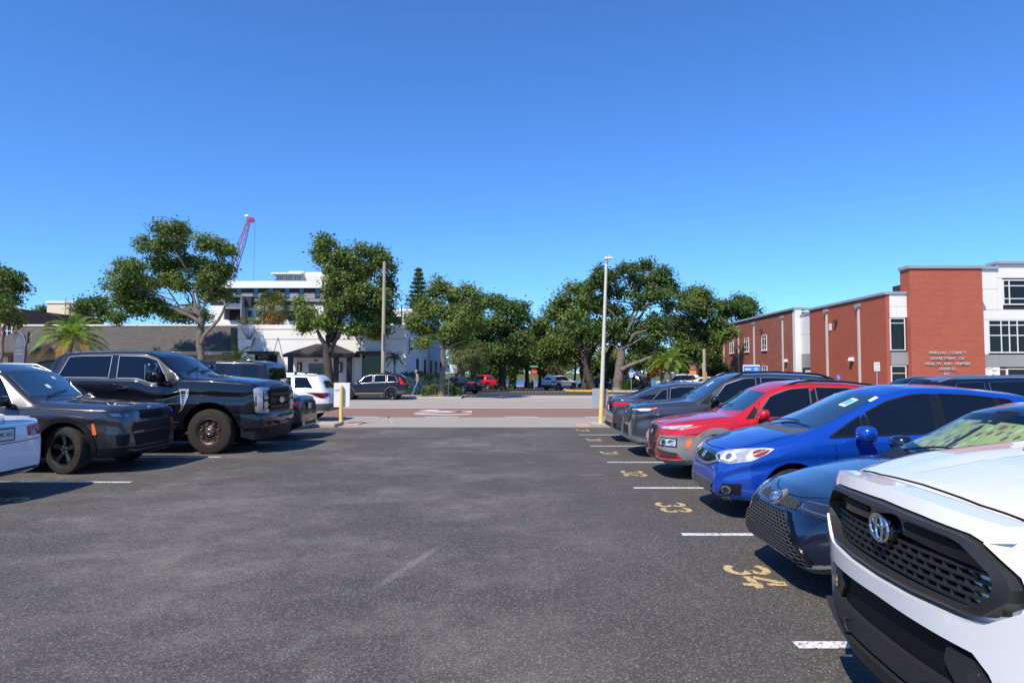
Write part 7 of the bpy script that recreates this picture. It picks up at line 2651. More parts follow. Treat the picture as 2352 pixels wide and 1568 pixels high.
c1 = lambda x, y: (x * .252, 474 + y * .252)
c2 = lambda x, y: (474 + x * .252, 474 + y * .252)
c3 = lambda x, y: (909 + x * .2772, 553 + y * .2772)
c4 = lambda x, y: (1225 + x * .2521, 553 + y * .2521)
cv = lambda x, y: (x, y)
ST = 'street trees along the far footway'
tree('oak_tree', 'tall spreading oak with pale forked trunk before the mansard roof', 49.0, (1840, 1520), (1835, 1010),
     [(1580, 215, 160, 80), (1400, 380, 120, 100), (1640, 350, 150, 110), (1890, 350, 130, 75), (2050, 400, 95, 105), (1500, 540, 170, 110), (1170, 560, 130, 75), (1120, 700, 110, 120), (1330, 680, 150, 120), (1600, 690, 150, 100),
      (1130, 860, 130, 100), (1340, 870, 140, 85), (1480, 940, 110, 75), (1960, 640, 130, 110), (2060, 560, 80, 80), (1800, 560, 100, 110), (1900, 790, 140, 90), (2060, 830, 70, 45), (950, 735, 70, 28, .35), (1080, 1010, 60, 45), (1700, 500, 90, 90), (1250, 950, 130, 60)],
     c1, 11, leaf=0.198, dens=520, clump=.52, m=OAK, r0=.27, limbs=9, group=ST, extra=(((1840, 1240), (2120, 850), .15, .05), ((1830, 1060), (1560, 920), .15, .06)), bz=.1)
tree('oak_tree', 'dense oak with dead twigs before the white building porch', 49.6, (1112, 1600), (1105, 1250),
     [(1110, 325, 105, 60), (1040, 430, 105, 90), (1150, 550, 130, 110), (1300, 480, 110, 90), (1490, 410, 105, 70), (1570, 490, 90, 80), (1690, 550, 60, 40), (1250, 650, 150, 100), (1450, 600, 120, 100), (1180, 760, 140, 90), (1400, 800, 150, 110),
      (1620, 720, 95, 95), (1620, 850, 110, 100), (1250, 920, 160, 100), (1450, 1000, 160, 110), (1610, 1000, 105, 105), (890, 980, 85, 80), (950, 1080, 100, 65), (1100, 1060, 120, 80), (1350, 1120, 130, 60), (1560, 1150, 115, 65), (870, 890, 55, 50), (1330, 700, 130, 110)],
     c2, 12, leaf=0.215, dens=540, clump=.50, m=OAK, bark=BARKD, r0=.30, limbs=9, group=ST, extra=(((1115, 1330), (1010, 1130), .20, .12), ((1120, 1330), (1240, 1120), .18, .11)), bz=.1)
tree('oak_tree', 'young oak with slim grey trunk beside the drive', 45.9, (380, 1300), (398, 880),
     [(355, 410, 95, 70), (290, 520, 115, 90), (480, 470, 110, 80), (590, 430, 80, 55), (650, 510, 75, 75), (210, 600, 100, 85), (400, 610, 135, 100), (570, 620, 125, 95), (170, 710, 95, 80), (320, 750, 135, 95), (500, 750, 135, 95), (650, 690, 95, 90), (230, 830, 75, 45), (430, 850, 85, 45), (130, 650, 55, 55), (335, 345, 20, 35, .5), (560, 840, 80, 40)],
     c3, 13, leaf=0.189, dens=583, clump=.45, m=OAK, r0=.19, limbs=7, group=ST, bz=.1, extra=(((398, 900), (560, 830), .10, .05),))
tree('oak_tree', 'oak reaching into view before the brown brick wall', 47.0, (-220, 1500), (-160, 900),
     [(0, 640, 110, 75), (100, 660, 95, 65), (180, 650, 60, 45), (40, 760, 100, 55), (200, 745, 45, 38), (60, 850, 100, 40), (-60, 700, 120, 120), (-40, 860, 110, 90)], c1, 14, leaf=0.215, dens=474, clump=.45, m=OAK2, r0=.28, limbs=5, group=ST, bz=.1)
tree('ornamental_tree', 'bronze leaved small tree at the left end of the mansard roof', 50.5, (20, 1400), (30, 1150),
     [(20, 950, 100, 60), (110, 980, 90, 60), (170, 1030, 60, 45), (60, 1040, 100, 45), (-40, 1000, 90, 80)], c1, 15, leaf=0.189, dens=474, clump=.40, m=OAKB, r0=.12, limbs=4, bz=.1)
BK = 'oaks between the far lot and the lake'
tree('oak_tree', 'broad oak rising behind the young oak by the drive', 72, (880, 1120), (880, 950),
     [(800, 520, 100, 60), (900, 560, 120, 85), (1020, 580, 80, 65), (800, 680, 140, 105), (950, 720, 120, 95), (1065, 640, 45, 40), (690, 800, 110, 105), (900, 850, 140, 95), (1000, 880, 110, 100), (720, 560, 60, 60), (800, 930, 140, 90), (950, 980, 130, 70)],
     c3, 16, leaf=0.292, dens=266, clump=.75, m=OAK2, bark=BARKD, r0=.40, limbs=6, group=BK)
tree('oak_tree', 'wide green oak leaning out over the lot with white suv', 80, (480, 1340), (450, 1150),
     [(380, 440, 85, 65), (280, 560, 115, 75), (450, 520, 115, 90), (190, 650, 110, 90), (380, 680, 150, 110), (90, 760, 90, 80), (280, 820, 160, 100), (480, 800, 140, 100), (50, 890, 80, 100), (200, 950, 140, 85), (400, 950, 140, 95), (120, 1050, 110, 70), (330, 1060, 120, 55), (540, 620, 90, 100)],
     c4, 17, leaf=0.31, dens=236, clump=.85, m=OAK, bark=BARKD, r0=.50, limbs=8, group=BK)
tree('oak_tree', 'largest oak with thick pale limbs behind the lamp pole', 70, (775, 1370), (800, 1000),
     [(600, 300, 95, 55), (560, 390, 105, 75), (700, 330, 75, 55), (860, 250, 105, 60), (1000, 225, 95, 60), (1150, 330, 115, 75), (1000, 370, 140, 80), (1225, 400, 85, 85), (880, 470, 85, 75), (1110, 490, 130, 80), (1000, 580, 80, 60), (720, 470, 85, 80), (740, 620, 95, 75), (620, 590, 85, 95),
      (1200, 610, 80, 80), (1180, 720, 100, 90), (850, 750, 95, 65), (1000, 780, 115, 75), (700, 800, 115, 85), (850, 860, 125, 65), (1100, 850, 115, 75), (600, 880, 105, 85), (950, 960, 130, 45)],
     c4, 18, leaf=0.284, dens=260, clump=.70, m=OAK2, bark=BARK, r0=.50, limbs=9, group=BK,
     extra=(((800, 1180), (1075, 1060), .26, .16), ((1075, 1060), (1150, 900), .20, .09), ((900, 720), (960, 640), .16, .08), ((800, 640), (730, 560), .14, .07), ((740, 690), (660, 600), .13, .05), ((760, 400), (720, 330), .09, .03), ((780, 390), (860, 330), .08, .03)))
tree('oak_tree', 'oak crowding the far corner of the brick building', 86, (1480, 1260), (1480, 1100),
     [(1350, 490, 85, 55), (1480, 470, 95, 55), (1560, 520, 95, 70), (1400, 600, 125, 80), (1550, 640, 125, 85), (1350, 720, 135, 90), (1550, 780, 145, 90), (1700, 780, 125, 75), (1800, 840, 75, 45), (1300, 850, 115, 80), (1450, 900, 135, 85), (1650, 890, 115, 55), (1500, 1000, 115, 75), (1350, 980, 105, 65)],
     c4, 19, leaf=0.31, dens=236, clump=.85, m=OAK, bark=BARKD, r0=.45, limbs=8, group=BK)
tree('oak_tree', 'rounded dark tree rising over the brick building roof', 108, (1880, 1200), (1880, 900),
     [(1750, 590, 105, 60), (1890, 570, 120, 60), (1980, 620, 90, 65), (1820, 680, 130, 65), (1950, 720, 100, 60)], c4, 20, leaf=0.361, dens=180, clump=.9, m=OAK2, bark=BARKD, r0=.4, limbs=4, group=BK)
for sd, (Y_, x, y, lb) in enumerate(((92, 1210, 815, 'leafy tree filling the gap above the stop sign'), (98, 1290, 810, 'dark tree above the white suv by the lake'), (100, 1100, 815, 'dense tree behind the cabbage palms'), (96, 1575, 830, 'dark tree behind the orange notice board'), (104, 1175, 800, 'tall tree behind the red pickup'), (110, 1240, 790, 'leafy tree above the lake between the two oak groups'), (100, 1250, 832, 'low spreading tree left of the white suv'), (97, 1140, 838, 'low dark tree behind the cabbage palms and pickup'), (90, 1395, 838, 'dark tree behind the island trunks'), (99, 1490, 820, 'dark tree behind the bright green palm'), (95, 1640, 830, 'dark tree beside the grey cabin'))):
    tree('oak_tree', lb, Y_, (x, 880), (x, 850), [(x - 20, y, 26, 22), (x + 18, y - 6, 26, 24), (x, y - 24, 26, 18), (x + 4, y + 14, 34, 16), (x - 34, y + 10, 18, 18), (x + 36, y + 8, 18, 20)], cv, 30 + sd, leaf=0.344, dens=193, clump=.85, m=OAK2 if sd % 2 else OAK, bark=BARKD, r0=.30, limbs=4, group=BK)
tree('ornamental_tree', 'pale olive small tree beside the white suv', 95, (1290, 872), (1290, 858),
     [(1285, 838, 24, 14, .5), (1270, 848, 18, 9, .5), (1305, 848, 18, 10, .5), (1285, 824, 14, 8, .5)], cv, 41, leaf=0.258, dens=153, clump=.8, m=OLIVE, bark=BARK, r0=.16, limbs=4)
tree('flame_tree', 'small tree with orange red blossom near the parking signs', 92, (1522, 872), (1522, 860),
     [(1508, 846, 12, 9), (1522, 840, 16, 9), (1538, 846, 12, 9), (1500, 856, 8, 7)], cv, 42, leaf=0.292, dens=214, clump=.7, m=FLAME, bark=BARKD, r0=.14, limbs=4)
tree('oak_tree', 'grey green tree behind the shop roof and date palm', 78, (910, 1150), (910, 1000),
     [(800, 880, 115, 50), (920, 890, 95, 65), (960, 980, 90, 50), (760, 960, 90, 50)], c1, 43, leaf=0.31, dens=214, clump=.8, m=OAK2, bark=BARKD, r0=.3, limbs=4)
tree('oak_tree', 'small distant tree left of the cream stair tower', 104, (385, 1100), (385, 1000), [(375, 950, 50, 45), (335, 970, 25, 20)], c1, 44, leaf=0.361, dens=180, clump=.8, m=OAK2, bark=BARKD, r0=.25, limbs=2)
tree('oak_tree', 'green tree seen between the apartment block and the tall oak', 70, (1700, 1180), (1700, 1080), [(1650, 1000, 120, 50), (1780, 980, 110, 60), (1850, 1010, 90, 50), (1560, 1010, 100, 45)], c1, 45, leaf=0.275, dens=260, clump=.7, m=OAK, bark=BARKD, r0=.25, limbs=4)
for k in range(5):
    x = (556, 590, 700, 735, 880)[k]
    tree('roof_shrub', ('feathery shrub at the left end of the roof terrace', 'low shrub beside the fan palm on the terrace', 'dark shrub near the middle of the roof terrace', 'rounded shrub behind the porch oak on the terrace', 'shrub before the upper white storey')[k], 57, (x, 748), (x, 744), [(x - 4, 738, 8, 7), (x + 5, 740, 8, 6)], cv, 60 + k, leaf=0.172, dens=431, clump=.35, m=OLIVE if k == 0 else OAK, bark=BARKD, r0=.05, limbs=2, bz=5.3)
# trees across the lake
far0 = tree('oak_tree', 'tree on the far bank of the lake', 318, (1200, 862), (1200, 852), [(1190, 838, 14, 12), (1208, 834, 14, 13), (1200, 826, 12, 9), (1220, 842, 10, 9), (1182, 846, 9, 8)], cv, 70, leaf=0.817, dens=37, clump=2.0, m=OAK2, bark=BARKD, r0=.6, limbs=4, group='trees on the far bank of the lake')
rnd = random.Random(5)
for k in range(26):
    x = -150 + k * 12.5 + rnd.uniform(-4, 4)
    o = copy_tree(far0)
    o.location = (x, 312 + rnd.uniform(0, 26), 1.0)
    o.rotation_euler = (0, 0, rnd.uniform(0, 6.28))
    s_ = rnd.uniform(.75, 1.25)
    o.scale = (s_, s_, s_ * rnd.uniform(.85, 1.1))

# ------------------------------------------------------------------ conifer
cf = thing('norfolk_pine', 'dark tiered conifer spire rising behind the young oak', 'tree', (P(960, 860, 95).x, 95, gh(95)))
rng = np.random.default_rng(8)
top = P(959, 617, 95).z - gh(95)
MB().tube([(0, 0, 0), (0, 0, top)], [.28, .03], 8).build('trunk', BARKD, cf)
pts, ups = [], []
z = top - .2
while z > 5:
    t = (top - z) / (top - 5)
    rr = .25 + 3.0 * min(1, t * 1.25)
    for k in range(7):
        a = 2 * PI * k / 7 + rng.uniform(0, .9)
        for s_ in np.linspace(.15, 1, int(8 + rr * 8)):
            q = np.array([math.cos(a) * rr * s_, math.sin(a) * rr * s_, z + .28 * s_ * s_ * rr * .4])
            g = rng.normal(size=(5, 3)) * np.array([.13, .13, .10])
            pts.append(q[None] + g)
            ups.append(np.tile([0, 0, .8], (5, 1)))
    z -= .62
link('crown', leaf_mesh('crown', np.concatenate(pts), .34, np.concatenate(ups), rng, OAK2, .4), cf)

# ------------------------------------------------------------------ palms
def frond_verts(mb, base, az, el, length, droop, rng, leaflets=26, ll=.42, w=.035, mi=0, vee=.5):
    pts = []
    n = 12
    d = Vector((math.cos(az) * math.cos(el), math.sin(az) * math.cos(el), math.sin(el)))
    p = Vector(base)
    step = length / n
    for i in range(n + 1):
        pts.append(p.copy())
        d.z -= droop * (0.4 + 1.1 * i / n) / n
        d.normalize()
        p = p + d * step
    mb.tube(pts, [.022 - .018 * i / n for i in range(n + 1)], 4, mi=mi, cap=False)
    side0 = Vector((-math.sin(az), math.cos(az), 0))
    for k in range(leaflets):
        t = .14 + .86 * k / (leaflets - 1)
        f = t * n
        i = min(int(f), n - 1)
        q = pts[i].lerp(pts[i + 1], f - i)
        dd = (pts[i + 1] - pts[i]).normalized()
        up = side0.cross(dd).normalized()
        if up.z < 0:
            up = -up
        l2 = ll * (math.sin(PI * min(1, t * .85 + .12)) * .8 + .25) * rng.uniform(.85, 1.1)
        for sg in (1, -1):
            ld = (side0 * sg * .8 + dd * .55 + up * vee * rng.uniform(.2, .9)).normalized()
            tip = q + ld * l2 + Vector((0, 0, -l2 * .30))
            mid = q + ld * l2 * .5
            wv = dd * w * .5
            mb.add([q - wv * .6, q + wv * .6, mid + wv, tip, mid - wv], [(0, 1, 2, 3, 4)], mi)

def feather_palm(name, label, base, top, n, length, seed, mats, ll=.42, lean=0.0, trunk_r=(.10, .12), leaflets=28, droop=1.5, up_el=(-.25, 1.25), cat='palm', w=.04, dry=.0):
    rng = random.Random(seed)
    root = thing(name, label, cat, base)
    tp = Vector(top) - Vector(base)
    tb = MB()
    m_ = 10
    pts, rs = [], []
    for i in range(m_ + 1):
        t = i / m_
        p = Vector((tp.x * t ** 1.3, tp.y * t, tp.z * t - .1 * (1 - t)))
        pts.append(p)
        rs.append((trunk_r[0] + (trunk_r[1] - trunk_r[0]) * t) * (1.08 if i % 2 else .94))
    tb.tube(pts, rs, 10)
    tb.build('trunk', PBARK, root, 50)
    for k in range(n):
        az = k * 2.399 + rng.uniform(-.2, .2)
        e = up_el[0] + (up_el[1] - up_el[0]) * ((k + .5) / n)
        fb = MB()
        L_ = length * rng.uniform(.85, 1.1) * (1.0 if e < .9 else .85)
        frond_verts(fb, tp + Vector((math.cos(az), math.sin(az), 0)) * trunk_r[1] * .6, az, e, L_, droop * (1.0 if e > .2 else .7), rng, leaflets, ll, w)
        mm = mats[1] if (k / n) < dry else mats[0]
        fb.build('frond', mm, root)
    return root
def fan_palm(name, label, base, top, n, r, seed, m1, m2, group=None, skirt=True):
    rng = random.Random(seed)
    root = thing(name, label, 'palm', base, 0, group)
    tp = Vector(top) - Vector(base)
    MB().tube([(0, 0, -.2), (tp.x * .4, tp.y * .4, tp.z * .5), tuple(tp)], [.24, .20, .22], 10).build('trunk', PBARK, root, 50)
    for k in range(n):
        az = k * 2.399 + rng.uniform(-.3, .3)
        el = -1.15 + 2.5 * (k + .5) / n
        d = Vector((math.cos(az) * math.cos(el), math.sin(az) * math.cos(el), math.sin(el)))
        pl_ = r * rng.uniform(.42, .6)
        c = tp + d * pl_
        fb = MB()
        fb.tube([tp, tp + d * pl_ * .5 + Vector((0, 0, .04)), c], .015, 4)
        side = d.cross(Vector((0, 0, 1)))
        side = side.normalized() if side.length > .1 else Vector((1, 0, 0))
        up = side.cross(d).normalized()
        nl = 17
        for j in range(nl):
            a = -1.5 + 3.0 * j / (nl - 1)
            ld = (d * math.cos(a) + side * math.sin(a) + up * .12 * rng.uniform(-1, 1)).normalized()
            l_ = r * rng.uniform(.45, .62)
            q0, q1 = c, c + ld * l_ * .6
            tip = c + ld * l_ * .95 + Vector((0, 0, -l_ * .38))
            wv = ld.cross(up).normalized() * .035
            fb.add([q0, q1 + wv, tip, q1 - wv], [(0, 1, 2, 3)])
        fb.build('fan_leaf', m2 if (el < -.45 and skirt) else m1, root)
    return root
b_ = P(144, 858, 46.0)
feather_palm('date_palm', 'leaning date palm with yellowing lower fronds before the mansard roof', (b_.x, 46.0, .1), tuple(P(166, 776, 46.0)), 34, 2.55, 3, (PALM, PALMY), ll=.55, leaflets=34, droop=1.9, up_el=(-.35, 1.35), dry=.16, trunk_r=(.20, .15), w=.05)
b_ = P(545, 850, 50.3)
feather_palm('small_palm', 'dark arching palm between the mansard building and white building', (b_.x, 50.3, .1), tuple(P(545, 830, 50.3)), 16, 1.9, 4, (PALMD, PALMD), ll=.38, leaflets=26, droop=1.6, up_el=(.1, 1.35))
b_ = P(909, 862, 52.3)
feather_palm('small_palm', 'small dark palm against the white side wall', (b_.x, 52.3, .1), tuple(P(905, 822, 52.3)), 18, 1.15, 5, (PALMD, PALMD), ll=.25, leaflets=22, droop=2.2, up_el=(-.3, 1.3), trunk_r=(.05, .06), w=.03)
b_ = P(1540, 885, 66)
feather_palm('date_palm', 'bright green palm near the blue parking signs', (b_.x, 66, gh(66)), tuple(P(1538, 832, 66)), 26, 2.1, 6, (PALM, PALM), ll=.48, leaflets=28, droop=1.8, up_el=(-.3, 1.35), trunk_r=(.14, .12), w=.06)
b_ = P(1517, 885, 67.5)
feather_palm('date_palm', 'second slimmer palm beside the bright green palm', (b_.x, 67.5, gh(67.5)), tuple(P(1521, 836, 67.5)), 18, 1.7, 7, (PALM, PALM), ll=.42, leaflets=26, droop=1.8, up_el=(-.3, 1.35), trunk_r=(.11, .10), w=.06)
b_ = P(625, 860, 58.5)
fan_palm('fan_palm', 'shaggy fan palm standing over the white parapet', (b_.x, 58.5, 0), tuple(P(625, 706, 58.5)), 90, 1.75, 8, FAN, PALMY)
for x, Y_, top_, lb in ((1062, 64, 815, 'cabbage palm with pale trunk behind the dark sedan'), (1090, 67, 812, 'cabbage palm between the pale trunked palm and lake oaks'), (1048, 70, 824, 'leaning cabbage palm behind the hedge')):
    b_ = P(x, 880, Y_)
    fan_palm('fan_palm', lb, (b_.x, Y_, gh(Y_)), tuple(P(x + 3, top_, Y_)), 52, 1.75, int(x), FAN, FAN, skirt=False)

# ------------------------------------------------------------------ hedges and bushes
def hedge(name, label, boxes, seed, m=BUSH, leaf=.13, dens=260, cat='hedge'):
    rng = np.random.default_rng(seed)
    pts, ups = [], []
    x0, x1, y0, y1, z0, z1 = boxes
    vol = (x1 - x0) * (y1 - y0) + 2 * (x1 - x0) * (z1 - z0) + 2 * (y1 - y0) * (z1 - z0)
    n = int(vol * dens)
    f = rng.random((n, 3))
    side = rng.integers(0, 5, n)
    f[side == 0, 1] = rng.uniform(-.04, .12, (side == 0).sum())
    f[side == 1, 1] = rng.uniform(-.04, .10, (side == 1).sum())
    f[side == 2, 2] = rng.uniform(.86, 1.06, (side == 2).sum())
    f[side == 3, 0] = rng.uniform(-.02, .04, (side == 3).sum())
    f[side == 4, 0] = rng.uniform(.96, 1.02, (side == 4).sum())
    q = np.array([x0, y0, z0]) + f * np.array([x1 - x0, y1 - y0, z1 - z0])
    q += rng.normal(size=q.shape) * .06
    q[:, 2] += .10 * np.sin(q[:, 0] * 2.3) + .06 * np.sin(q[:, 0] * 5.1)
    c = np.array([(x0 + x1) / 2, y0, z0])
    root = thing(name, label, cat, c)
    me = leaf_mesh('foliage', q - c, leaf, np.tile([0, -.4, .7], (n, 1)), rng, m)
    link('foliage', me, root)
    st = MB()
    for k in range(int((x1 - x0) * 2) + 1):
        xx = x0 + (k + .5) * (x1 - x0) / (int((x1 - x0) * 2) + 1)
        st.tube([(xx - c[0], (y1 - y0) / 2, -.1), (xx - c[0] + .05, (y1 - y0) / 2, (z1 - z0) * .8)], [.03, .015], 5)
    st.build('stem', BARKD, root)
    return root
xa, xb = P(884, 880, 50.6).x, P(1016, 880, 50.6).x
hedge('hedge', 'dark clipped hedge along the foot of the white building', (xa, xb, 50.4, 51.6, .1, 1.62), 21)
hedge('bush', 'light green bush in the verge behind the walking man', (P(970, 900, 47.9).x, P(1036, 900, 47.9).x, 47.6, 49.0, .1, .85), 22, foliage('bush_leaf', [(.1, (.03, .06, .015)), (.5, (.08, .13, .03)), (1.0, (.26, .30, .16))]), cat='bush', leaf=.12)
hedge('hedge', 'low dark planting beside the lot entrance', (P(1036, 900, 50).x, P(1058, 900, 50).x, 48.4, 50.0, .05, .6), 23, cat='hedge')
hedge('hedge', 'dark hedge before the porch openings', (P(560, 870, 52.9).x, P(600, 870, 52.9).x, 52.5, 53.3, .1, 1.1), 24)
hedge('hedge', 'shrubs under the cabbage palms behind the red pickup', (P(1080, 880, 88).x, P(1182, 880, 88).x, 88, 91, -.4, 2.6), 25, leaf=.30, dens=60)
# spiky grass at the foot of the largest oak
tf = thing('grass_clump', 'spiky dark grass clump at the foot of the largest oak', 'grass clump', (P(1440, 890, 67).x, 67, gh(67) + .12))
rng2 = random.Random(9)
gb = MB()
for k in range(260):
    a = rng2.uniform(0, 6.28); r_ = rng2.uniform(0, .7)
    p = Vector((math.cos(a) * r_, math.sin(a) * r_ * .6, 0))
    l_ = rng2.uniform(.8, 1.35)
    o = Vector((math.cos(a), math.sin(a), 0)) * rng2.uniform(.1, .7)
    w_ = Vector((-math.sin(a), math.cos(a), 0)) * .022
    gb.add([p - w_, p + w_, p + o * .4 + Vector((0, 0, l_ * .7)) + w_ * .7, p + o + Vector((0, 0, l_)), p + o * .4 + Vector((0, 0, l_ * .7)) - w_ * .7], [(0, 1, 2, 3, 4)])
gb.build('blade', PALMD, tf)
# dry grass on the verge by the drive
rng3 = np.random.default_rng(10)
n = 5000
q = np.stack([rng3.uniform(6.2, 30, n), rng3.uniform(45.7, 47.1, n), np.full(n, .13)], 1)
o = stuff(link('dry_grass', leaf_mesh('dry_grass', q, .14, np.tile([0, -1.0, .2], (n, 1)), rng3, foliage('dry_blade', [(.1, (.16, .13, .05)), (.6, (.30, .23, .10)), (1.0, (.18, .19, .06))]), .25)))
tag(o, 'dry tufted grass on the verge along the far street', 'grass')
# ================================================================== street furniture, signs, person
YEL = rough_mat('post_yellow', (.72, .53, .16), (.80, .62, .25), 3, .6, .4, .1, 30)
POLEW = rough_mat('pole_cream', (.60, .55, .44), (.68, .63, .52), 2, .6, .4, .1, 30)
SIGNW = mat('sign_white', (.74, .75, .74), .45)
SIGNB = mat('sign_blue', (.02, .13, .52), .45)
SIGNR = mat('sign_red', (.55, .03, .025), .45)
SIGNG = mat('sign_green', (.01, .22, .11), .45)
SIGNO = mat('sign_orange', (.80, .20, .03), .5)
SIGNBR = mat('sign_brown', (.16, .055, .035), .5)
STEEL = mat('galvanised_steel', (.48, .49, .49), .45, .5)
PINKC = rough_mat('pink_concrete', (.42, .27, .21), (.50, .34, .27), 3, .85, .2, .2, 30)

# ---- lamp pole at the lot exit
bp = G(1380, 979)
tp = P(1393, 596, bp.y)
lp = thing('lamp_pole', 'tall cream lamp pole with a yellow base at the lot exit', 'lamp post', (bp.x, bp.y, 0))
d = tp - Vector((bp.x, bp.y, 0))
def along(z):
    return Vector((d.x * z / d.z, 0, z))
zy = CAM_H - (893 - 858) * bp.y / FPX
MB().tube([along(.0), along(zy)], [.072, .070], 16).build('pole_base', YEL, lp, 50)
MB().tube([along(zy), along(d.z * .5), along(d.z)], [.068, .055, .042], 16).build('pole', POLEW, lp, 50)
hd = MB()
hd.add([(-.08, -.08, 0), (.20, -.10, .025), (.20, .10, .025), (-.08, .08, 0), (-.07, -.06, .05), (.18, -.08, .06), (.18, .08, .06), (-.07, .06, .05)],
       [(0, 1, 2, 3), (4, 5, 6, 7), (0, 1, 5, 4), (1, 2, 6, 5), (2, 3, 7, 6), (3, 0, 4, 7)])
hd.build('lamp_head', POLEW, lp, loc=along(d.z + .01))
MB().lathe([(.06, -.10), (.06, .02), (.045, .10), (0, .11)], 'z', 14, tuple(along(d.z))).build('lamp_collar', STEEL, lp, 50)
MB().lathe([(0, .14), (.018, .14), (.018, .07)], 'z', 8, tuple(along(d.z) + Vector((.10, 0, .0)))).build('light_sensor', POLEW, lp)
struct(MB().bbox(bp.x - .75, bp.x + .75, bp.y - .10, bp.y + .9, -.02, .030, .01).build('concrete_pad', PINKC))
k = bp.y / FPX
sg = thing('notice_board', 'blank grey blue board fixed behind the lamp pole', 'sign', (bp.x, bp.y + .11, 0))
xa, xb = (1362 - 1380) * k, (1384 - 1380) * k
z0, z1 = CAM_H - (938 - 858) * k, CAM_H - (892 - 858) * k
MB().bbox(xa, xb + .02, -.012, .012, z0, z1, .006).build('panel', mat('sign_back', (.36, .42, .48), .4, .2), sg)
pp = MB()
xs = [xb + .021, xb + .10, xb + .16, (1398 - 1380) * k]
for i in range(3):
    pp.quad((xs[i], .004 * (-1) ** i, z0 - .0), (xs[i + 1], .016 * (-1) ** i, z0 + .01), (xs[i + 1], .012 * (-1) ** i, z1 - .01 * i), (xs[i], -.008 * (-1) ** i, z1 - .005))
pp.build('loose_sheet', mat('crumpled_plastic', (.52, .53, .56), .3), sg)
wr = MB()
pts = [(xb + .03 + .011 * i, -.03 + .012 * math.sin(i * 2.1), z1 - .05 - .008 * i + .014 * math.cos(i * 2.1)) for i in range(16)]
wr.tube(pts, .006, 5)
wr.build('wire_tie', BLKM, sg)
# ---- yellow bollard with a white board
b2 = G(783, 975)
bo = thing('bollard', 'short yellow post at the left corner of the exit', 'bollard', (b2.x, b2.y, 0))
hb_ = CAM_H - (884 - 858) * b2.y / FPX
MB().lathe([(.060, 0), (.060, hb_ - .05), (.055, hb_ - .02), (.035, hb_ - .004), (0, hb_)], 'z', 18).build('post', YEL, bo, 50)
struct(MB().bbox(b2.x - .9, b2.x + .6, b2.y - .10, b2.y + .8, -.02, .028, .01).build('concrete_pad', PINKC))
k2 = b2.y / FPX
sg2 = thing('notice_board', 'blank white board tied behind the yellow post', 'sign', (b2.x, b2.y + .085, 0))
MB().bbox((764.5 - 783) * k2, (801.5 - 783) * k2, -.012, .012, CAM_H - (935 - 858) * k2, CAM_H - (879 - 858) * k2, .008).build('panel', SIGNW, sg2)
wr = MB()
wr.tube([((767 + i * 1.1 - 783) * k2, -.03 + .008 * math.sin(i * 2.2), CAM_H - (896 - i * .2 - 858) * k2 + .012 * math.cos(i * 2.2)) for i in range(15)], .006, 5)
wr.build('wire_tie', BLKM, sg2)

# ---- utility pole and wires
ub = P(880, 860, 46.4)
up_ = thing('utility_pole', 'plain pale concrete utility pole beside the black suv', 'utility pole', (ub.x, 46.4, .1))
ht = P(881, 601, 46.4).z - .1
MB().tube([(0, 0, -.2), (0, 0, ht * .45), (.03, 0, ht)], [.155, .135, .105], 10).build('pole', rough_mat('pole_concrete', (.33, .29, .225), (.42, .37, .29), 1.5, .85, .2, .2, 20), up_, 50)
MB().box(-.02, .02, -.22, -.14, 3.2, 4.3).build('pole_plate', STEEL, up_)
for i, (a, b) in enumerate((((884, 640), (956, 700)), ((884, 665), (940, 690)), ((884, 628), (1012, 700)))):
    pa, pb = P(*a, 46.4), P(*b, 70)
    pts = []
    for t in range(13):
        u = t / 12
        q = pa.lerp(pb, u)
        q.z -= .9 * 4 * u * (1 - u) * (.5 + .3 * i)
        pts.append(q)
    o = MB().tube(pts, .022, 5).build('overhead_wire', BLKM)
    tag(o, ('thin black service wire sagging from the utility pole', 'lower service wire leaving the utility pole', 'highest long wire from the utility pole to the drive')[i], 'wire', 'wires from the utility pole')

def post_sign(name, label, px, py_base, Y, plates, h, z_ground=None, r=.03, group=None, lean=0.0, post=STEEL, cat='sign'):
    b = P(px, py_base, Y)
    zg = gh(Y) + .03 if z_ground is None else z_ground
    t = thing(name, label, cat, (b.x, Y, zg), 0, group)
    MB().tube([(0, 0, -.1), (lean, 0, h)], r, 8).build('post', post, t, 50)
    for x0, x1, z0, z1, m in plates:
        MB().bbox(x0, x1, -.055, -.035, z0, z1, .006).build('plate', m, t)
    return t
def glyph(parent, txt, size, x, z, m, y=-.062):
    me = text_mesh(txt, size, .002, bold=.002)
    me.materials.clear()
    me.materials.append(m)
    return link('lettering', me, parent, (x, y, z), (PI / 2, 0, 0))
t = post_sign('parking_sign', 'paired parking plates on a slim post beside the young oak', 1029.5, 912, 46.3, [(-.17, .20, 1.62, 2.18, SIGNW), (.215, .58, 1.60, 2.14, SIGNW)], 2.2, .1, lean=.06, cat='sign')
for k_ in range(4):
    MB().box(-.12, .12, -.058, -.056, 1.70 + k_ * .07, 1.735 + k_ * .07).build('print_line', SIGNG, t)
MB().lathe([(0, 0), (.10, 0), (.10, .004), (0, .004)], 'y', 20, (0.01, -.062, 2.06)).build('print_disc', SIGNG, t)
for k_ in range(5):
    MB().box(.27 + .03 * (k_ % 2), .52, -.058, -.056, 1.68 + k_ * .09, 1.73 + k_ * .09).build('print_line', mat('faded_red', (.42, .15, .16), .5), t)
t = post_sign('stop_sign', 'red stop sign under a green street name plate by the lake', 1227, 886, 86, [], 3.0, r=.06)
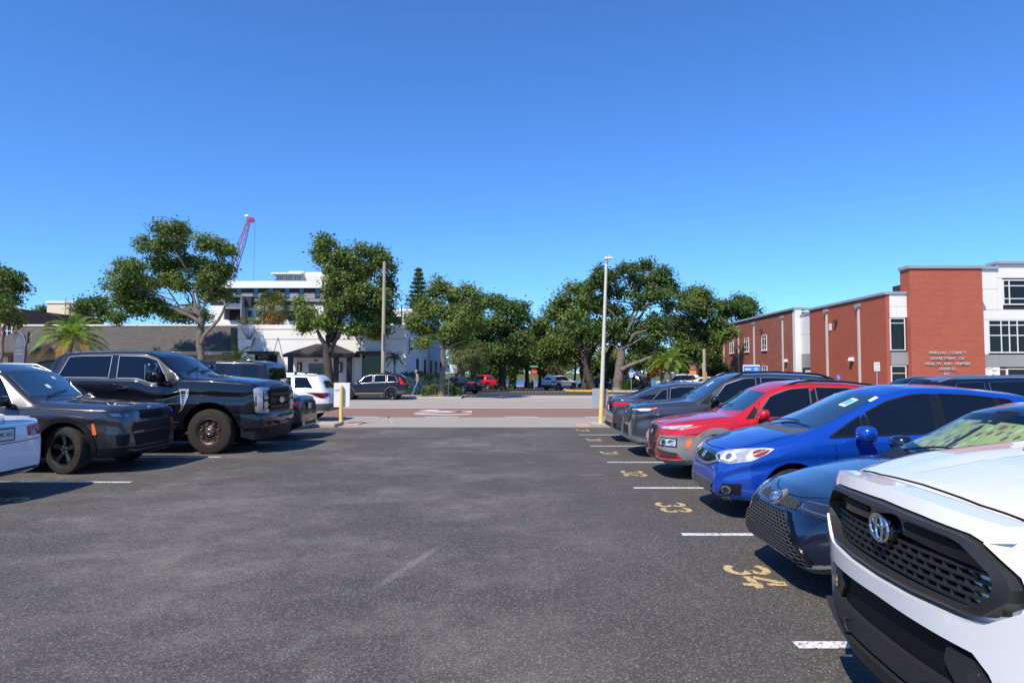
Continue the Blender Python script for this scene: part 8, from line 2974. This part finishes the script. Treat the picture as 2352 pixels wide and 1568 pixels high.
MB().lathe([(0, -.01), (.42, -.01), (.42, .01), (0, .01)], 'y', 8, (0, -.08, 2.15)).xform(Matrix.Translation((0, -.08, 2.15)) @ Matrix.Rotation(PI / 8, 4, 'Y') @ Matrix.Translation((0, .08, -2.15))).build('plate', SIGNR, t)
glyph(t, 'STOP', .26, 0, 2.15, SIGNW, -.10)
MB().bbox(-.55, .55, -.02, .02, 2.72, 2.98, .006).build('street_name_plate', SIGNG, t)
MB().box(-.42, .42, -.024, -.0201, 2.82, 2.88).build('print_line', SIGNW, t)
t = post_sign('accessible_parking_sign', 'blue and white wheelchair parking sign near the largest oak', 1450, 900, 61.5, [(-.15, .15, 1.78, 2.10, SIGNB), (-.15, .15, 1.36, 1.76, SIGNW)], 2.1, r=.03)
wc = MB()
wc.tube([(-.045, -.062, 2.04), (-.045, -.062, 1.95), (.03, -.062, 1.95), (.06, -.062, 1.86)], .012, 6)
wc.tube([(-.02 + .06 * math.cos(a_), -.062, 1.89 + .06 * math.sin(a_)) for a_ in [rad(120 + 24 * q) for q in range(11)]], .010, 6)
wc.ellipsoid((-.045, -.06, 2.065), (.018, .005, .018), 8, 6)
wc.build('wheelchair_symbol', SIGNW, t)
for k_ in range(3):
    MB().box(-.10, .10, -.058, -.056, 1.44 + k_ * .09, 1.475 + k_ * .09).build('print_line', SIGNB, t)
t = post_sign('accessible_parking_sign', 'smaller violet blue sign on a thin dark post beside the wheelchair sign', 1463.5, 898, 64, [(-.13, .13, 1.50, 2.02, mat('sign_violet', (.06, .05, .22), .5))], 2.05, r=.025, post=BLKM)
t = post_sign('accessible_parking_sign', 'small blue wheelchair plate at the foot of the brick wing', 1926, 880, 49.6, [(-.15, .15, 1.17, 1.46, SIGNB)], 1.5, .1, r=.025)
wc2 = MB()
wc2.tube([(-.045, -.062, 1.42), (-.045, -.062, 1.32), (.03, -.062, 1.32), (.06, -.062, 1.23)], .012, 6)
wc2.tube([(-.02 + .06 * math.cos(a_), -.062, 1.26 + .05 * math.sin(a_)) for a_ in [rad(120 + 24 * q) for q in range(11)]], .010, 6)
wc2.build('wheelchair_symbol', SIGNW, t)
t = post_sign('parking_sign', 'four small white plates on a post before the brick wing', 2014.5, 880, 48.6, [(-.21, -.01, 2.05, 2.36, SIGNW), (.01, .21, 2.05, 2.36, SIGNW), (-.21, -.01, 1.74, 2.03, SIGNW), (.01, .21, 1.74, 2.03, SIGNW)], 2.36, .1)
for a_, z_, m_ in ((-.11, 2.2, SIGNR), (.11, 2.2, SIGNG), (-.11, 1.88, SIGNR), (.11, 1.88, SIGNG)):
    for k_ in range(2):
        MB().box(a_ - .06, a_ + .06, -.058, -.056, z_ - .05 + k_ * .08, z_ - .01 + k_ * .08).build('print_line', m_, t)
t = post_sign('notice_board', 'brown and orange notice board on a post left of the brick building', 1591.5, 885, 60, [(-.30, .30, 1.58, 1.95, SIGNO), (-.30, .30, 1.96, 2.42, SIGNBR)], 2.4, r=.04, post=SIGNBR)
for k_ in range(3):
    MB().box(-.22, .22, -.058, -.056, 1.64 + k_ * .09, 1.67 + k_ * .09).build('print_line', mat('pale_orange', (.75, .45, .30), .5), t)
    MB().box(-.20, .20, -.058, -.056, 2.06 + k_ * .11, 2.09 + k_ * .11).build('print_line', mat('pale_orange', (.75, .45, .30), .5), t)
t = post_sign('notice_post', 'concrete post with white notice over an orange vertical sign', 1618.5, 885, 61, [(-.15, .17, 1.85, 2.65, SIGNW), (-.17, .20, .95, 1.84, mat('sign_amber', (.80, .32, .02), .5))], 3.9, r=.14, post=rough_mat('pole_concrete', (.4, .4, .4), (.5, .5, .5)))
t.children[0].location.y = .12
for ch in t.children:
    pass
for k_ in range(4):
    MB().box(-.09, .11, -.060, -.0555, 1.95 + k_ * .17, 2.02 + k_ * .17).build('print_line', mat('print_grey', (.2, .22, .25), .5), t)
for k_ in range(3):
    MB().box(-.05, .10, -.060, -.0555, 1.08 + k_ * .25, 1.24 + k_ * .25).build('print_arrow', BLKM, t)
bl = P(1726, 860, 47.8)
t = thing('banner_sign', 'blue banner sign with white lettering before the far brick wing', 'sign', (bl.x, 47.8, .1))
for sx2 in (-.52, .52):
    MB().box(sx2 - .04, sx2 + .04, -.03, .03, 0, 2.12).build('post', SIGNW, t)
MB().bbox(-.58, .58, -.06, -.031, 1.20, 2.16, .01).build('board', SIGNW, t)
MB().bbox(-.545, .56, -.075, -.0605, 1.22, 2.08, .005).build('print_panel', mat('sign_sky_blue', (.03, .20, .62), .5), t)
for a_, b_, z_, h_ in ((-.46, -.02, 1.86, .13), (.18, .48, 1.92, .07), (.18, .48, 1.82, .07), (-.50, .50, 1.64, .08), (-.34, .36, 1.52, .08), (-.48, .50, 1.36, .05)):
    n_ = int((b_ - a_) / .07)
    for q in range(n_):
        MB().box(a_ + q * .07, a_ + q * .07 + .045, -.082, -.0755, z_ - h_ / 2, z_ + h_ / 2).build('print_letter', SIGNW, t)
# ---- pylon sign at the left
Yp = 44.3
kx = Yp / FPX
pb = P(45, 860, 46.4)
t = thing('pylon_sign', 'tapered grey pylon sign with an arched top at the far kerb', 'sign', (pb.x, 46.4, .1))
kx = 46.4 / FPX
zt = CAM_H + (858 - 762) * kx - .1
zb = CAM_H + (858 - 828) * kx - .1
out_ = [(-.34, 0), (.20, 0), (.40, zt - .95), (.36, zt - .55), (.22, zt - .22), (-.02, zt), (-.26, zt - .2), (-.36, zt - .55), (-.40, zt - .95)]
PSG = mat('pylon_grey', (.10, .11, .15), .45)
MB().prism(out_, 'y', -.10, .10).build('panel', PSG, t)
MB().tube([(a_, -.09, b_) for a_, b_ in out_[2:]], .045, 6).build('panel_trim', LGREYP, t)
for s_ in (-.42, .46):
    MB().prism([(s_ - .06, zt - .8), (s_ + .06, zt - .75), (s_ + .09, zt + .02), (s_ - .02, zt - .25)], 'y', -.11, .11).build('fin', GREYP, t)
for k_ in range(5):
    MB().box(-.27 + k_ * .07, -.235 + k_ * .07, -.106, -.1005, zt - 1.05, zt - .45 + .05 * k_).build('logo_bar', LGREYP, t)
for k_ in range(3):
    MB().prism([(.06, zt - 1.0 + k_ * .17), (.26, zt - .86 + k_ * .17), (.26, zt - .80 + k_ * .17), (.06, zt - .94 + k_ * .17)], 'y', -.106, -.1005).build('logo_bar', LGREYP, t)
for k_ in range(2):
    MB().box(-.28, .26, -.106, -.1005, zt - 1.32 - k_ * .22, zt - 1.22 - k_ * .22).build('print_line', LGREYP, t)
# ---- bins, island kerbs, fence, pale post
t = thing('litter_bin', 'black litter bin beside the stop sign', 'bin', (P(1220, 880, 88).x, 88, gh(88) + .03))
MB().lathe([(.32, 0), (.36, .9), (.37, .92), (.30, 1.05), (.12, 1.12), (0, 1.13)], 'z', 16).build('drum', BLKM, t, 40)
MB().lathe([(.375, .86), (.39, .88), (.39, .94), (.375, .96)], 'z', 16).build('rim', GREYP, t, 40)
ISL = struct(MB().add([(9.0, 63.6, gh(64) + .06), (19.0, 63.0, gh(64) + .06), (19.5, 72, gh(72) + .10), (5.4, 76, gh(76) + .10), (5.2, 69, gh(69) + .10)], [(0, 1, 2, 3, 4)]).build('planting_bed', MULCH))
YK = rough_mat('kerb_yellow', (.62, .36, .03), (.70, .45, .08), 3, .7, .3, .2, 30)
BK_ = rough_mat('kerb_blue', (.12, .32, .55), (.22, .42, .60), 3, .7, .3, .2, 30)
def kerb_run(pts, m, n):
    for i in range(n):
        a, b = Vector(pts[0]).lerp(Vector(pts[1]), i / n), Vector(pts[0]).lerp(Vector(pts[1]), (i + .96) / n)
        dd = (b - a).normalized()
        sd = Vector((-dd.y, dd.x, 0)) * .12
        za, zb_ = gh(a.y) + .02, gh(b.y) + .02
        vs = []
        for p, z in ((a, za), (b, zb_)):
            vs += [(p.x - sd.x, p.y - sd.y, z), (p.x + sd.x, p.y + sd.y, z), (p.x + sd.x * .8, p.y + sd.y * .8, z + .19), (p.x - sd.x * .8, p.y - sd.y * .8, z + .19)]
        struct(MB().add(vs, [(0, 1, 5, 4), (1, 2, 6, 5), (2, 3, 7, 6), (3, 0, 4, 7), (0, 1, 2, 3), (4, 5, 6, 7)]).build('kerb', m))
kerb_run([(5.3, 76, 0), (5.15, 69, 0)], KERB, 5)
kerb_run([(5.15, 69, 0), (9.0, 63.6, 0)], YK, 5)
kerb_run([(9.0, 63.6, 0), (11.4, 63.4, 0)], KERB, 2)
kerb_run([(11.4, 63.4, 0), (12.4, 63.3, 0)], YK, 1)
kerb_run([(12.4, 63.3, 0), (15.4, 63.1, 0)], BK_, 3)
kerb_run([(15.4, 63.1, 0), (19.2, 63.0, 0)], KERB, 3)
t = thing('white_post', 'pale upright post among the dark trunks of the island', 'post', (P(1347, 890, 74).x, 74, gh(74)))  # plain shaft built for a pale upright form among the trunks
MB().lathe([(.30, 0), (.28, 1.6), (.26, 2.3), (.18, 2.6), (0, 2.7)], 'z', 12).build('shaft', rough_mat('pale_post', (.52, .52, .52), (.60, .60, .60), 2), t, 40)
for x_, Y_, h_ in ((1333, 76, 4.6), (1357, 73.5, 4.8), (1372, 75, 4.6)):
    pass
fn = thing('railing', 'pale metal railing with a white notice near the orange board', 'fence', (P(1555, 880, 78).x, 78, gh(78)))
w_ = P(1618, 880, 78).x - P(1555, 880, 78).x
for k_ in range(15):
    MB().tube([(w_ * k_ / 14, 0, -.1), (w_ * k_ / 14, 0, 1.55)], .025, 5).build('railing_bar', STEEL, fn)
for z_ in (.2, 1.5):
    MB().tube([(0, 0, z_), (w_, 0, z_)], .03, 5).build('railing_rail', STEEL, fn)
MB().box(w_ * .42, w_ * .66, -.06, -.04, .55, 1.0).build('notice', SIGNW, fn)
# extra dark trunks on the island
rg = np.random.default_rng(77)
for x_, Y_, lean, lb in ((1342, 73, .25, 'dark straight trunk on the island beside the pale post'), (1362, 72, -.5, 'leaning trunk with ragged bark next to the pale post'), (1318, 84, .1, 'slim brown trunk left of the island trees'), (1380, 74, .3, 'dark trunk hidden behind the lamp pole base')):
    b_ = P(x_, 890, Y_)
    tt = thing('tree_trunk', lb, 'tree', (b_.x, Y_, gh(Y_)))
    m_ = MB()
    r0_ = .16 if x_ == 1318 else .42
    limb(m_, (0, 0, -.1), (lean * 2, 0, 3.4), r0_, r0_ * .7, rg, 9, .05)
    limb(m_, (lean * 2, 0, 3.3), (lean * 2 + 1.4, .5, 6.2), r0_ * .65, r0_ * .3, rg, 7, .1)
    limb(m_, (lean * 2, 0, 3.3), (lean * 2 - 1.2, -.4, 6.4), r0_ * .6, r0_ * .25, rg, 7, .1)
    m_.build('trunk', BARKD, tt, 60)
    pts_, ups_ = clump_points([(Vector((lean * 2 + 1.2, .4, 6.4)), (1.8, 1.5, 1.1), 1.0), (Vector((lean * 2 - 1.2, -.3, 6.6)), (1.8, 1.5, 1.1), 1.0)], rg, 90, .8)
    link('crown', leaf_mesh('crown', pts_, .36, ups_, rg, OAK2), tt)

# ------------------------------------------------------------------ walking man
def person():
    Y = 48.6
    b = P(960, 905, Y)
    root = thing('person', 'person in grey tank top and blue jeans walking along the far footway', 'person', (b.x, Y, .11), 0)
    # walking towards -X; x forward = -X. joints: (x, y, z, radius)
    J = {
        'pelvis': (0, 0, .93, .135), 'waist': (-.01, 0, 1.06, .125), 'chest': (-.03, 0, 1.25, .145), 'upper': (-.05, 0, 1.40, .115), 'neck': (-.09, 0, 1.50, .055), 'head0': (-.13, 0, 1.58, .075), 'head1': (-.14, 0, 1.68, .098), 'head2': (-.13, 0, 1.76, .070),
        'hipL': (0, -.10, .88, .105), 'kneeL': (-.22, -.10, .50, .072), 'ankL': (-.34, -.10, .10, .048), 'toeL': (-.52, -.11, .055, .040), 'heelL': (-.30, -.10, .045, .04),
        'hipR': (0, .10, .88, .105), 'kneeR': (.10, .10, .49, .072), 'ankR': (.40, .11, .17, .048), 'toeR': (.30, .12, .045, .040), 'heelR': (.46, .11, .12, .04),
        'shL': (-.04, -.19, 1.40, .062), 'elL': (.07, -.24, 1.14, .045), 'wrL': (-.03, -.24, .90, .030), 'haL': (-.06, -.24, .82, .034),
        'shR': (-.04, .19, 1.40, .062), 'elR': (-.10, .24, 1.13, .045), 'wrR': (-.30, .20, 1.02, .030), 'haR': (-.37, .18, 1.01, .034),
    }
    E = [('pelvis', 'waist'), ('waist', 'chest'), ('chest', 'upper'), ('upper', 'neck'), ('neck', 'head0'), ('head0', 'head1'), ('head1', 'head2'), ('pelvis', 'hipL'), ('hipL', 'kneeL'), ('kneeL', 'ankL'), ('ankL', 'toeL'), ('ankL', 'heelL'),
         ('pelvis', 'hipR'), ('hipR', 'kneeR'), ('kneeR', 'ankR'), ('ankR', 'toeR'), ('ankR', 'heelR'), ('upper', 'shL'), ('shL', 'elL'), ('elL', 'wrL'), ('wrL', 'haL'), ('upper', 'shR'), ('shR', 'elR'), ('elR', 'wrR'), ('wrR', 'haR')]
    names = list(J)
    co = [J[n][:3] for n in names]
    rads = [J[n][3] for n in names]
    edges = [(names.index(a), names.index(c)) for a, c in E]
    for hnd, dirv, sgn in (('haL', Vector((-.35, 0, -1)), -1), ('haR', Vector((-1, -.1, -.25)), 1)):
        h = Vector(J[hnd][:3])
        dirv = dirv.normalized()
        side = Vector((1, 0, 0)) if hnd == 'haL' else Vector((0, 0, 1))
        for f in range(5):
            o = (f - 1.5) * .018 if f < 4 else .035
            ln = (.065, .075, .070, .055, .045)[f]
            p1 = h + side * o + dirv * (.02 if f < 4 else -.01)
            p2 = p1 + dirv * ln * .6 + (side * .02 if f == 4 else Vector((0, 0, 0)))
            p3 = p2 + dirv * ln * .45 + Vector((-.012, 0, -.008))
            i0 = len(co)
            co += [tuple(p1), tuple(p2), tuple(p3)]
            rads += [.0095, .009, .008]
            edges += [(names.index(hnd), i0), (i0, i0 + 1), (i0 + 1, i0 + 2)]
    me = bpy.data.meshes.new('body')
    me.from_pydata(co, edges, [])
    o = link('body', me, root)
    sk = o.modifiers.new('skin', 'SKIN')
    sk.use_smooth_shade = True
    for v, r in zip(me.skin_vertices[0].data, rads):
        v.radius = (r, r)
    me.skin_vertices[0].data[0].use_root = True
    ss = o.modifiers.new('sub', 'SUBSURF')
    ss.levels = 2
    ss.render_levels = 2
    dg = bpy.context.evaluated_depsgraph_get()
    dg.update()
    new = bpy.data.meshes.new_from_object(o.evaluated_get(dg))
    o.modifiers.clear()
    o.data = new
    skin_m = mat('skin', (.42, .22, .15), .55)
    new.materials.clear()
    for m_ in (skin_m, rough_mat('tank_grey', (.20, .23, .27), (.25, .28, .32), 8, .9), rough_mat('denim', (.06, .13, .27), (.12, .22, .38), 9, .9), mat('shoe_tan', (.28, .18, .12), .7)):
        new.materials.append(m_)
    for p in new.polygons:
        c = p.center
        if c.z < .10 or (c.x > .25 and c.z < .17):
            p.material_index = 3
        elif c.z < .98 and abs(c.y) < .205:
            p.material_index = 2
        elif .96 < c.z < 1.44 and abs(c.y) < (.165 if c.z > 1.28 else .185):
            p.material_index = 1
        else:
            p.material_index = 0
    hair = MB().ellipsoid((-.118, 0, 1.735), (.098, .092, .078), 14, 9)
    hair.build('hair', rough_mat('grey_hair', (.34, .27, .20), (.48, .42, .34), 20, .9), root, 60)
    fc = MB().ellipsoid((-.235, 0, 1.665), (.028, .016, .022), 8, 6)
    fc.build('nose', skin_m, root, 60)
    for s_ in (-1, 1):
        MB().ellipsoid((-.215, s_ * .036, 1.70), (.014, .014, .009), 8, 5).build('eye', BLKM, root, 60)
        MB().ellipsoid((-.135, s_ * .098, 1.675), (.022, .010, .032), 8, 5).build('ear', skin_m, root, 60)
    MB().ellipsoid((-.215, 0, 1.615), (.014, .026, .006), 8, 5).build('mouth', mat('lip', (.30, .10, .08), .5), root, 60)
    ph = MB().bbox(-.46, -.40, .15, .21, 1.0, 1.10, .006)
    tag(ph.build('paper_cup', SIGNW, loc=(b.x, Y, .11)), 'white paper cup held by the walking person', 'cup')
    return root
person()
